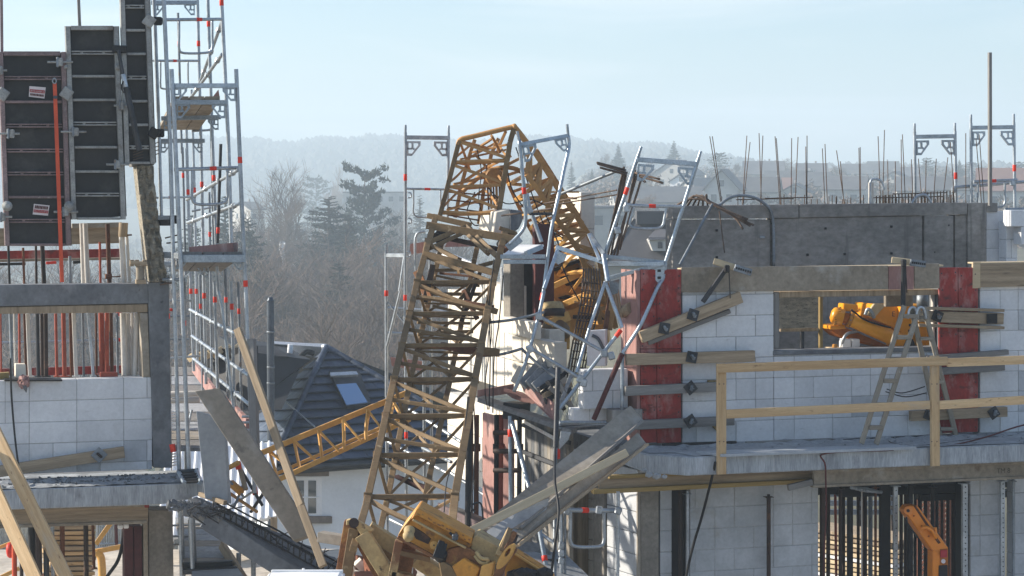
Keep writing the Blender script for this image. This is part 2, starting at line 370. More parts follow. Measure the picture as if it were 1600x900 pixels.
def writing(txt, pos, size, m, parent, pl, off):
    cu = bpy.data.curves.new('stencil', 'FONT'); cu.body = txt; cu.size = size; cu.extrude = .001; cu.align_x = 'CENTER'; cu.align_y = 'CENTER'
    cu.materials.append(M[m])
    W = pl.M(*pl.sz(*pos, off), off) @ Matrix.Rotation(R(90), 4, 'X')
    tmp = bpy.data.objects.new('stencil_source', cu); COL.objects.link(tmp); bpy.context.view_layer.update()
    me = bpy.data.meshes.new_from_object(tmp.evaluated_get(bpy.context.evaluated_depsgraph_get())); bpy.data.objects.remove(tmp)
    return put('stencil', me, W, parent)
# the corner bracket of a scaffold frame: a plate with two holes
def bracket_mesh(m):
    key = ('bracket', m)
    if key not in _tube:
        bm = bmesh.new()
        outer = [(0, 0), (.19, 0), (.19, -.05), (.07, -.20), (0, -.20)]
        def pr(pts, t=.012):
            a = [bm.verts.new((x, -t, y)) for x, y in pts]; b = [bm.verts.new((x, t, y)) for x, y in pts]
            bm.faces.new(a); bm.faces.new(b[::-1])
            for i in range(len(a)): bm.faces.new((a[i], b[i], b[(i + 1) % len(a)], a[(i + 1) % len(a)]))
        pr([(0, 0), (.19, 0), (.19, -.028), (0, -.028)])
        pr([(.155, -.028), (.19, -.028), (.19, -.055), (.07, -.20), (.04, -.20), (.155, -.055)])
        pr([(0, -.20), (.07, -.20), (.055, -.165), (0, -.165)])
        pr([(.06, -.028), (.09, -.028), (.09, -.085), (.11, -.10), (.095, -.12), (.06, -.10)])
        pr([(0, -.09), (.07, -.09), (.07, -.115), (0, -.115)])
        pr([(0, -.028), (.02, -.028), (.02, -.165), (0, -.165)])
        bmesh.ops.recalc_face_normals(bm, faces=bm.faces)
        _tube[key] = mesh_of(bm, 'bracket', m)
    return _tube[key]
def bracket(corner, along, down, m, parent, s=1.0):
    x = Vector(along).normalized(); z = -Vector(down).normalized(); z = (z - x * z.dot(x)).normalized(); y = z.cross(x)
    W = Matrix((x, y, z)).transposed().to_4x4(); W.translation = Vector(corner)
    return put('bracket', bracket_mesh(m), W @ Matrix.Diagonal((s, s, s, 1)), parent)
def band(A, B, t, r, parent, l=.07):
    A = Vector(A); B = Vector(B); c = A.lerp(B, t); d = (B - A).normalized()
    return tube(c - d * l / 2, c + d * l / 2, r * 1.12, 'red', parent, 'red_band')
def coupler(c, parent, s=.05, m='galv'):
    o = put('coupler', box_mesh(s * 1.3, s * 1.5, s * 1.5, m, .012), Matrix.Translation(c) @ Matrix.Rotation(rnd.uniform(-.5, .5), 4, 'Y'), parent)
    return o
def frame_pair(root, TL, TR, BL, BR, m='galv', r=.024, top=.25, reds=(), spig=True, s=1.0):
    """two standards with spigots, a transom and its two corner brackets"""
    TL, TR, BL, BR = map(Vector, (TL, TR, BL, BR))
    dl = (BL - TL).normalized(); dr = (BR - TR).normalized()
    for A, B, d in ((TL, BL, dl), (TR, BR, dr)):
        if spig: tube(A, A + d * top * s, r * .8, m, root, 'spigot')
        st = tube(A + d * top * s * .8, B, r, m, root, 'standard')
        for tt in reds:
            if (tt > 0) == (A is TL) or tt == 0: pass
    a = TL + dl * (top + .04) * s; b = TR + dr * (top + .04) * s
    bar(a, b, .055 * s, .05, m, root, 'transom')
    h = (b - a).normalized()
    bracket(a + h * r - Vector((0, 0, .02)) + dl * .03, h, dl, m, root, s)
    bracket(b - h * r - Vector((0, 0, .02)) + dr * .03, -h, dr, m, root, s)
    return a, b
def guard_loop(A, B, drop, root, m='galv', r=.014, t0=.22, t1=.78, mid=.45):
    """a guardrail with its hanging U-shaped loop"""
    A = Vector(A); B = Vector(B)
    tube(A, B, r * 1.35, m, root, 'guardrail')
    p = A.lerp(B, t0); q = A.lerp(B, t1); dn = Vector(drop); h = (q - p).normalized() * .07
    rope([p, p + dn * .5, p + dn * .85, p + dn + h, q + dn - h, q + dn * .85, q + dn * .5, q], r, m, root, 'rail_loop', 8, 4)
    band(A, B, mid, r * 1.35, root, .08)

# ================================================================ land and air
def sm(a, b, x):
    t = max(0.0, min(1.0, (x - a) / (b - a))); return t * t * (3 - 2 * t)
def land_shape(x, y):
    """height of the ground at a place in the world"""
    d = math.hypot(x, y); az = math.degrees(math.atan2(x, y))
    if abs(az) > 60: d = d * .6
    z = -5.0 * sm(36, 50, y) - 6.0 * sm(55, 95, y) if y > 0 else 0.0
    rt = sm(0.2, 2.4, az)                      # the village slope lies to the right of the view
    if rt > 0:
        ks = [(0, 0), (40, -2.2), (60, -3.2), (100, -1.4), (170, .6), (230, 2.8), (330, 4.6), (450, 6.4), (620, 7.5), (3000, 7.5)]
        for (d0, z0), (d1, z1) in zip(ks, ks[1:]):
            if d0 <= d < d1: zr = z0 + (z1 - z0) * (d - d0) / (d1 - d0)
        z = z * (1 - rt) + zr * rt
    crest = 22.5 - 2.0 * sm(.5, 2, az) - 8.5 * sm(3.8, 5.4, az) - 7.0 * sm(5.4, 7.2, az) + 1.3 * math.sin(az * 1.3) + .6 * math.sin(az * 3.7 + 1)
    z += (crest - z) * sm(620, 1120, d)
    if d > 1180: z -= 30 * sm(1180, 1400, d)
    return z + .25 * math.sin(x * .11) * math.sin(y * .09) * sm(60, 120, d)
FAR = 1.7                                          # how much deeper the valley lies than the house plot
def deep(d): return d * (1 + (FAR - 1) * sm(55, 95, d))
def land(x, y):
    d = math.hypot(x, y); k = 1 + (FAR - 1) * sm(55, 160, d)
    return HC + k * (land_shape(x / k, y / k) - HC)
def ground_sheet():
    bm = bmesh.new(); ds = [0.5, 12, 22, 28, 33, 36, 38, 40, 42, 44, 46, 48, 50, 55, 60, 66, 72, 80, 90, 100, 120, 140, 165, 190, 220, 260, 300, 340, 380, 430, 480, 540, 620, 700, 780, 860, 940, 1010, 1060, 1100, 1130, 1160, 1180, 1220, 1300, 1400]
    azs = [-180, -150, -120, -95, -75, -60, -45, -35, -28, -22] + [-18 + .6 * i for i in range(61)] + [22, 28, 35, 45, 60, 75, 95, 120, 150, 180]
    rows = []; ds = [deep(d) for d in ds]
    for d in ds:
        rows.append([bm.verts.new((d * math.sin(R(a)), d * math.cos(R(a)), land(d * math.sin(R(a)), d * math.cos(R(a))))) for a in azs])
    for a, b in zip(rows, rows[1:]):
        for i in range(len(azs) - 1): bm.faces.new((a[i], a[i + 1], b[i + 1], b[i]))
    return bm
g = from_bm('ground', ground_sheet(), 'meadow', None, True, Vector((0, 0, 0))); kind(g, 'structure', 'winter meadow and valley land running up to a wooded hill')
def sheet_grid(x0, x1, y0, y1, n, dz):
    bm = bmesh.new(); rows = []
    for j in range(n + 1):
        y = lin(y0, y1, j / n)
        rows.append([bm.verts.new((x, y, land(x, y) + dz + rnd.uniform(0, .03))) for x in [lin(x0, x1, i / n) for i in range(n + 1)]])
    for a, b in zip(rows, rows[1:]):
        for i in range(n): bm.faces.new((a[i], a[i + 1], b[i + 1], b[i]))
    return bm
sg = from_bm('site_ground', sheet_grid(-26, 26, -30, 49, 60, .03), 'soil', None, False, Vector((0, 30, 0))); kind(sg, 'structure', 'pale gravel of the building site, extended unseen behind to bounce light')  # widened and run behind the camera to bounce sunlight onto the facades

# ---- woods too far off to count
def clump(bm, c, w, h, rg, cone=False):
    n = 6; rings = []
    prof = [(0, .45), (.35, .5), (.7, .36 if not cone else .24)]
    for t, k in prof:
        rings.append([bm.verts.new((c[0] + math.cos(i * 2 * math.pi / n + t) * w * k * rg.uniform(.6, 1.3), c[1] + math.sin(i * 2 * math.pi / n + t) * w * k * rg.uniform(.6, 1.3), c[2] + h * t * rg.uniform(.85, 1.15))) for i in range(n)])
    top = bm.verts.new((c[0] + rg.uniform(-.1, .1) * w, c[1], c[2] + h))
    for a, b in zip(rings, rings[1:]):
        for i in range(n): bm.faces.new((a[i], a[(i + 1) % n], b[(i + 1) % n], b[i]))
    for i in range(n): bm.faces.new((rings[-1][i], rings[-1][(i + 1) % n], top))
bm = bmesh.new(); rg = random.Random(3)
for i in range(7500):
    az = rg.uniform(-15, 15); d = FAR * (rg.uniform(760, 1170) if i > 900 else rg.uniform(1120, 1172))
    x, y = d * math.sin(R(az)), d * math.cos(R(az))
    clump(bm, (x, y, land(x, y) - 2), rg.uniform(7, 13), rg.uniform(6, 12.0), rg, rg.random() < .25)
fo = from_bm('hill_wood', bm, 'wood_far', None, False, Vector((0, 1000, 0))); kind(fo, 'stuff', 'hazy wood covering the long hill on the skyline')

# ---- trees
def limb(bm, p, d, l, r, n, rg, bend=.12, segs=3, tip=.45):
    pts = [Vector(p)]; d = Vector(d).normalized()
    for i in range(segs):
        d = (d + Vector((rg.uniform(-1, 1), rg.uniform(-1, 1), rg.uniform(-.3, .8))) * bend).normalized()
        pts.append(pts[-1] + d * l / segs)
    sweep(bm, pts, r, n, r * tip)
    return pts, d
def bare_tree(seed, h=12.0, spread=.75, levels=4, upright=.35):
    """two meshes: trunk with its main limbs, and the crown of finer twigs"""
    rg = random.Random(seed); tb = bmesh.new(); cb = bmesh.new()
    def grow(p, d, l, r, lev):
        bm = tb if lev <= 1 else cb
        pts, dd = limb(bm, p, d, l, r, 6 if lev == 0 else (4 if lev == 1 else 3), rg, .10 + .05 * lev, 4 if lev == 0 else (3 if lev < 3 else 2))
        if lev >= levels: return
        k = (10, 8, 8, 8, 5)[lev]
        for i in range(k):
            t = rg.uniform(.28 if lev == 0 else .18, 1.0); q = t * (len(pts) - 1); j = min(int(q), len(pts) - 2)
            pp = pts[j].lerp(pts[j + 1], q - j)
            a = Vector((rg.uniform(-1, 1), rg.uniform(-1, 1), rg.uniform(-.35, .75)))
            a = (a - dd * a.dot(dd)).normalized()
            nd = (dd * rg.uniform(.45, .9) + a * spread + Vector((0, 0, upright))).normalized()
            grow(pp, nd, l * rg.uniform(.42, .68) * (1 - .25 * t if lev == 0 else 1), max(r * .45, .009), lev + 1)
    grow(Vector((0, 0, 0)), Vector((0, 0, 1)), h * .62, h * .014, 0)
    return mesh_of(tb, 'trunk', 'bark'), mesh_of(cb, 'crown', 'twig')
def needle_spray(bm, c, d, l, rg, k=10, w=.16, droop=0.0):
    for i in range(k):
        t = rg.random(); p = c + d * l * t + Vector((rg.gauss(0, 1), rg.gauss(0, 1), rg.gauss(0, .5))) * l * .10
        a = Vector((rg.uniform(-1, 1), rg.uniform(-1, 1), rg.uniform(-.2, .9) - droop)).normalized()
        b = a.cross(Vector((rg.uniform(-1, 1), rg.uniform(-1, 1), rg.uniform(-1, 1)))).normalized()
        s = l * w * rg.uniform(.6, 1.4)
        v = [bm.verts.new(p - b * s * .45), bm.verts.new(p + b * s * .45), bm.verts.new(p + a * s * 1.5)]
        bm.faces.new(v)
def conifer(seed, h=16.0, wide=.24, bare=.1, layered=False, m='needle'):
    rg = random.Random(seed); tb = bmesh.new(); cb = bmesh.new()
    sweep(tb, [(0, 0, 0), (rg.uniform(-.1, .1), 0, h * .5), (0, 0, h * .97)], h * .014, 6, h * .003)
    lev = 15 if layered else 34
    for i in range(lev):
        t = bare + (1 - bare) * (i + rg.uniform(-.25, .25)) / lev
        if layered:
            rad = h * wide * (math.sin(math.pi * min(1, .28 + .72 * (1 - t))) ** .7) * rg.uniform(.65, 1.15) * (1 if t < .85 else .8)
        else:
            rad = h * wide * (1 - t) ** .85 * rg.uniform(.8, 1.15) + .12
        nb = 8 if layered else 11
        for b in range(nb):
            a = 2 * math.pi * (b + rg.random()) / nb; r2 = rad * (rg.uniform(.35, 1.2) if layered else rg.uniform(.6, 1.12))
            d = Vector((math.cos(a), math.sin(a), rg.uniform(-.10, .16) + .22 * t if layered else rg.uniform(-.35, -.05) + .5 * t))
            p = Vector((0, 0, h * (t + (rg.uniform(-.02, .02) if layered else rg.uniform(-.022, .022))))); d.normalize()
            sweep(tb, [p, p + d * r2 * .8], h * .003, 3, h * .001)
            if layered:
                for q in range(6):
                    c = p + d * r2 * rg.uniform(.25, 1.0) + Vector((rg.uniform(-1, 1), rg.uniform(-1, 1), 0)) * r2 * .20
                    needle_spray(cb, c + Vector((0, 0, rg.uniform(-.008, .014) * h)), Vector((d.x, d.y, .25)), h * .052, rg, 13, .27)
            else:
                needle_spray(cb, p + d * r2 * .12, d, r2 * .9, rg, 30, .15, .3)
                needle_spray(cb, p + d * r2 * .55, d, r2 * .5, rg, 12, .22, .2)
    return mesh_of(tb, 'trunk', 'bark'), mesh_of(cb, 'crown', m)
KIND = {'round': [bare_tree(s, 12, .75, 4, .30) for s in (11, 12, 13)],
        'tall': [bare_tree(s, 12, .50, 4, .55) for s in (21, 22)],
        'pine': [conifer(5, 18, .215, .22, True)],
        'fir': [conifer(s, 16, w, .04) for s, w in ((31, .27), (32, .21))],
        'slim': [conifer(41, 14, .13, .02)],
        'blob': [conifer(51, 12, .36, .12, True), conifer(52, 12, .30, .08, True)]}
HT = {'round': 12.2, 'tall': 12.6, 'pine': 18.3, 'fir': 16.1, 'slim': 14, 'blob': 12.4}
ALIKE = {'round': 'bare winter trees', 'tall': 'bare winter trees', 'pine': 'evergreen trees', 'fir': 'evergreen trees', 'slim': 'evergreen trees', 'blob': 'evergreen trees'}
NAME = {'round': 'bare_tree', 'tall': 'bare_tree', 'pine': 'pine_tree', 'fir': 'fir_tree', 'slim': 'fir_tree', 'blob': 'pine_tree'}
def tree(k, px, ytop, d, label, wide=1.0, var=0, m=None):
    d = deep(d)
    x = (px - CX) / F * d; zt = P(px, ytop, d).z; zb = min(land(x, d), zt - 2.5); s = (zt - zb) / HT[k]
    t = T(NAME[k], label, 'tree', Vector((x, d, zb)), ALIKE[k])
    tm, cm = KIND[k][var % len(KIND[k])]
    W = Matrix.Translation((x, d, zb)) @ Matrix.Rotation(rnd.uniform(0, 6.28), 4, 'Z') @ Matrix.Diagonal((s * wide, s * wide, s, 1))
    put('trunk', tm, W, t); c = put('crown', cm, W, t)
    if m: c.material_slots[0].link = 'OBJECT'; c.material_slots[0].material = M[m]
    return t
for a in [
    ('pine', 570, 260, 185, 'tall dark layered pine standing alone against the hazy hill',   .66),
    ('fir', 514, 302, 165, 'broad dark fir just before the tall layered pine', 1.7),
    ('round', 449, 266, 185, 'tall rounded bare tree with a fine pointed crown before the hill', .95, 0),
    ('round', 408, 318, 175, 'lower bare tree leaning toward the tall rounded bare tree', 1.0, 1),
    ('round', 427, 345, 150, 'reddish bare tree under the tall rounded bare tree', 1.5, 2),
    ('blob', 494, 274, 420, 'pale hazy evergreen far behind the broad dark fir', .75, 0),
    ('tall', 530, 276, 410, 'pale hazy bare tree behind the broad fir and the pine', .9, 0),
    ('fir', 352, 300, 150, 'dark fir behind the upper scaffold tower', 1.1, 1),
    ('fir', 388, 335, 135, 'dark fir at the edge of the scaffold tower', 1.2, 0),
    ('fir', 300, 330, 140, 'dark fir seen between the scaffold standards', 1.2, 1),
    ('slim', 656, 304, 250, 'slim bluish fir framed by the thin scaffold frame beside the mast', 1.4),
    ('round', 690, 330, 160, 'bare tree behind the shoulder of the broken crane mast', 1.0, 2),
    ('round', 622, 380, 130, 'bare tree between the pine and the thin scaffold frame', 1.4, 0),
    ('round', 490, 372, 128, 'bare tree under the broad dark fir', 1.5, 1),
    ('round', 556, 368, 120, 'dark twiggy bare tree under the tall layered pine', 1.5, 2),
    ('tall', 398, 410, 120, 'slender bare tree next to the scaffold with a bright stem', 1.0, 1),
    ('round', 455, 405, 112, 'spreading bare tree above the dark roofed house, first of its row', 1.2, 0),
    ('round', 520, 418, 106, 'spreading bare tree above the house ridge', 1.25, 1),
    ('round', 590, 412, 108, 'spreading bare tree above the house skylight', 1.25, 2),
    ('round', 650, 430, 100, 'spreading bare tree behind the middle of the leaning mast', 1.2, 0),
    ('tall', 430, 455, 92, 'thin grey bare tree behind the dark flue pipe', 1.25, 0),
    ('round', 487, 470, 88, 'low grey bare tree just behind the white ridge of the house', 1.4, 2),
    ('round', 560, 480, 86, 'low grey bare tree just behind the hip of the house roof', 1.4, 0),
    ('round', 628, 490, 84, 'low grey bare tree beside the leaning mast chord', 1.4, 1),
    ('round', 330, 400, 118, 'bare tree behind the middle deck of the scaffold tower', 1.2, 2),
    ('round', 268, 410, 112, 'bare tree behind the grey concrete column', 1.2, 0),
    ('round', 350, 450, 96, 'low bare tree behind the lower scaffold rails', 1.4, 1),
    ('round', 205, 400, 112, 'bare tree showing behind the white pipes of the shell window', 1.2, 2),
    ('round', 140, 396, 116, 'bare tree showing behind the red props of the shell window', 1.25, 0),
    ('round', 70, 392, 112, 'bare tree showing behind the dark props of the shell window', 1.25, 1),
    ('round', 10, 398, 110, 'bare tree showing at the outer end of the shell window', 1.25, 2),
    ('round', 110, 450, 92, 'low bare tree showing low in the shell window', 1.5, 1),
    ('fir', 966, 224, 380, 'tall hazy fir at the crest above the bent rebar', .95, 0),
    ('fir', 925, 262, 330, 'small hazy fir over the flat roofed white house', .8, 1),
    ('slim', 893, 250, 350, 'thin hazy fir just clear of the bent jib', 1.2),
    ('round', 945, 240, 400, 'hazy bare tree beside the tall fir on the crest', 1.3, 0),
    ('fir', 1053, 219, 400, 'hazy fir under the top bar of the tilted scaffold frame', 1.1, 0),
    ('round', 1010, 250, 360, 'hazy bare tree framed in the tilted scaffold frame', 1.3, 1),
    ('blob', 1124, 238, 330, 'big dark evergreen beside the first pair of rebars', .95, 0),
    ('round', 1150, 252, 340, 'bare tree right of the big dark evergreen', 1.2, 2),
    ('round', 1227, 248, 370, 'round bare tree between two dark roofs on the skyline', 1.5, 0),
    ('round', 1312, 258, 350, 'sunlit bare tree on the skyline amid the rebars', 1.6, 1),
    ('slim', 1357, 274, 330, 'thin small fir left of the low hazy roofs', 1.2),
    ('round', 1350, 257, 420, 'faint bare tree on the skyline behind the paired rebars', 1.5, 2),
    ('blob', 1450, 246, 350, 'round topped dark evergreen inside the first scaffold frame on the wall', 1.15, 1),
    ('fir', 1478, 262, 340, 'pointed dark evergreen at the edge of the first scaffold frame', 1.0, 0),
    ('fir', 1499, 249, 350, 'spiky dark evergreen between the two scaffold frames on the wall', 1.2, 0),
    ('blob', 1519, 253, 345, 'dark evergreen inside the second scaffold frame on the wall', 1.1, 0),
    ('slim', 1574, 262, 330, 'very slim dark cypress beside the last scaffold standard', 1.0),
    ('blob', 1594, 252, 330, 'dark evergreen at the edge of the picture by the last standard', 1.2, 1),
    ('round', 1120, 295, 230, 'bare tree before the gabled white house', 1.2, 0),
    ('round', 1275, 292, 260, 'bare tree low behind the rebars on the wall', 1.5, 1),
    ('round', 1385, 285, 270, 'bare tree under the small bright gable', 1.5, 2),
    ('fir', 880, 300, 260, 'dim fir behind the lattice of the bent jib', 1.1, 1),
    ('round', 1010, 300, 200, 'bare tree before the long grey roof', 1.1, 2),
    ('fir', 420, 352, 215, 'dark fir half hidden behind the reddish bare tree', 1.6, 1),
    ('fir', 468, 345, 225, 'dark hazy fir between the tall rounded bare tree and the broad fir', 1.5, 0),
    ('fir', 592, 352, 205, 'dark hazy fir at the foot of the tall layered pine', 1.6, 1),
    ('fir', 636, 362, 210, 'dark hazy fir left of the thin scaffold frame', 1.5, 0),
    ('round', 540, 345, 240, 'hazy brown bare tree filling the gap between fir and pine', 1.7, 2),
    ('round', 505, 385, 140, 'wide brown bare tree below the broad dark fir', 1.7, 0),
    ('round', 585, 395, 135, 'wide brown bare tree below the tall layered pine', 1.7, 1),
    ('round', 440, 385, 140, 'wide brown bare tree below the tall rounded bare tree', 1.7, 2),
    ('fir', 530, 405, 118, 'low dark fir among the wide brown bare trees', 1.5, 1),
    ('fir', 402, 385, 120, 'dark fir right beside the scaffold deck with the toe board', 1.5, 0),
    ('round', 660, 395, 130, 'wide brown bare tree between the thin frame and the mast', 1.5, 0),
    ('round', 1165, 268, 300, 'bare tree rising between the gabled white house and the big dark roof', 1.2, 0),
    ('round', 1245, 276, 280, 'bare tree before the wide dark roof on the skyline', 1.4, 2),
    ('blob', 1290, 276, 300, 'small dark evergreen below the sunlit bare tree', 1.2, 0),
    ('round', 1340, 280, 260, 'bare tree left of the conduit loop on the wall', 1.6, 1),
    ('round', 1425, 278, 280, 'bare tree just left of the first scaffold frame on the wall', 1.5, 0),
    ('fir', 1402, 268, 400, 'hazy small fir over the bright pointed gable', 1.2, 1),
    ('round', 1535, 280, 250, 'bare tree inside the second scaffold frame on the wall', 1.5, 2),
    ('round', 1075, 262, 340, 'hazy bare tree beside the fir under the tilted frame bar', 1.3, 1),
    ('round', 1190, 300, 220, 'twiggy bare tree low between rebars and the gabled white house', 1.5, 1),
    ('round', 480, 330, 200, 'hazy bare tree left of the broad dark fir', 1.3, 1),
    ('round', 610, 330, 230, 'hazy bare tree right of the tall layered pine', 1.3, 0),
    ('fir', 545, 330, 150, 'smaller dark fir in the gap beside the broad dark fir', 1.2, 1),
]: tree(*a)

# undergrowth on the valley side below the house: nobody could count it
bm = bmesh.new(); rg = random.Random(9)
for i in range(2600):
    x = rg.uniform(-44, 4); y = rg.uniform(100, 160); p = Vector((x, y, land(x, y)))
    for k in range(4):
        d = Vector((rg.uniform(-.5, .5), rg.uniform(-.5, .5), 1)).normalized(); l = rg.uniform(1.5, 5.5)
        sweep(bm, [p, p + d * l * .5, p + d * l + Vector((rg.uniform(-.5, .5), 0, 0))], .020, 3, .006)
o = from_bm('undergrowth', bm, 'twig_grey', None, False, Vector((0, 87, -10))); kind(o, 'stuff', 'tangle of bare grey undergrowth on the slope behind the dark roofed house')
bm = bmesh.new()
for i in range(1500):
    az = rg.uniform(-14, 14); d = rg.uniform(300, 1000)
    x, y = d * math.sin(R(az)), d * math.cos(R(az)); h_ = rg.uniform(1.4, 4.0)
    for k in range(8): needle_spray(bm, Vector((x + rg.gauss(0, 1.2), y + rg.gauss(0, 1), land(x, y) - 1 + rg.uniform(.1, .8) * h_)), Vector((0, 0, 1)), 2.4, rg, 14, .22)
o = from_bm('village_shrubbery', bm, 'twig', None, False, Vector((0, 400, 0))); kind(o, 'stuff', 'hazy garden shrubbery and hedges scattered over the valley and village slope')

# ---- houses
def house(px, ybase, d, w, dep, wh, rh, rot, label, wall='far_wall', roof='far_roof', wins=2, rows=1, flat=False, chim=True, name='village_house'):
    d = deep(d); base = P(px, ybase, d); w, dep, wh, rh = w * 1.32, dep * 1.32, wh * 1.3, rh * 1.32; ca, sa = math.cos(R(rot)), math.sin(R(rot))
    def L(x, y, z): return base + Vector((x * ca - y * sa, x * sa + y * ca, z))
    t = T(name, label, 'house', base, 'houses of the hazy village')
    zb = min(-1.0, land(base.x, base.y) - base.z - .5)
    hw, hd = w / 2, dep / 2
    def hull(pts, faces, m, nm, parent=t):
        bm = bmesh.new(); v = [bm.verts.new(p) for p in pts]
        for f in faces: bm.faces.new([v[i] for i in f])
        bmesh.ops.recalc_face_normals(bm, faces=bm.faces)
        return from_bm(nm, bm, m, parent)
    # the gable ends look along the local x axis
    g = [L(-hw, -hd, zb), L(hw, -hd, zb), L(hw, hd, zb), L(-hw, hd, zb), L(-hw, -hd, wh), L(hw, -hd, wh), L(hw, hd, wh), L(-hw, hd, wh)]
    fc = [(0, 1, 5, 4), (1, 2, 6, 5), (2, 3, 7, 6), (3, 0, 4, 7)]
    if flat:
        hull(g, fc + [(4, 5, 6, 7)], wall, 'wall')
        o = .18
        q = [L(-hw - o, -hd - o, wh + .01), L(hw + o, -hd - o, wh + .01), L(hw + o, hd + o, wh + .01), L(-hw - o, hd + o, wh + .01)]
        q += [p + Vector((0, 0, .3)) for p in q]
        hull(q, [(0, 1, 2, 3), (4, 5, 6, 7), (0, 1, 5, 4), (1, 2, 6, 5), (2, 3, 7, 6), (3, 0, 4, 7)], roof, 'roof')
    else:
        g += [L(-hw, 0, wh + rh - .12), L(hw, 0, wh + rh - .12)]
        hull(g, [(0, 1, 5, 4), (1, 2, 6, 9, 5), (2, 3, 7, 6), (3, 0, 4, 8, 7)], wall, 'wall')
        e = .35; k = rh / hd; q = []
        for x in (-hw - e, hw + e):
            for dz in (.02, .22): q += [L(x, -hd - e, wh - k * e + dz), L(x, 0, wh + rh + dz), L(x, hd + e, wh - k * e + dz)]
        rf = hull(q, [(0, 1, 7, 6), (1, 2, 8, 7), (3, 4, 10, 9), (4, 5, 11, 10), (0, 1, 4, 3), (1, 2, 5, 4), (6, 7, 10, 9), (7, 8, 11, 10), (0, 3, 9, 6), (2, 5, 11, 8)], roof, 'roof')
        if chim: put('chimney', box_mesh(.45, .45, 1.1, 'far_wall', 0), Matrix.Translation(L(hw * .3, hd * .15, wh + rh + .2)) @ Matrix.Rotation(R(rot), 4, 'Z'), rf)
    for r_ in range(rows):
        z = wh - 1.5 - 2.6 * r_
        for i in range(wins):
            x = lin(-hw, hw, (i + .5) / wins)
            put('window', box_mesh(min(1.1, w / wins * .55), .08, 1.2, 'far_win', 0), Matrix.Translation(L(x, -hd - .02, z)) @ Matrix.Rotation(R(rot), 4, 'Z'), t)
        if not flat:
            for yy in (-hd * .45, hd * .45):
                for sx in (-hw - .02, hw + .02):
                    put('window', box_mesh(.08, .9, 1.2, 'far_win', 0), Matrix.Translation(L(sx, yy, z)) @ Matrix.Rotation(R(rot), 4, 'Z'), t)
    if not flat:
        for sx in (-hw - .02, hw + .02):
            put('window', box_mesh(.08, .8, 1.0, 'far_win', 0), Matrix.Translation(L(sx, 0, wh + rh * .3)) @ Matrix.Rotation(R(rot), 4, 'Z'), t)
    return t
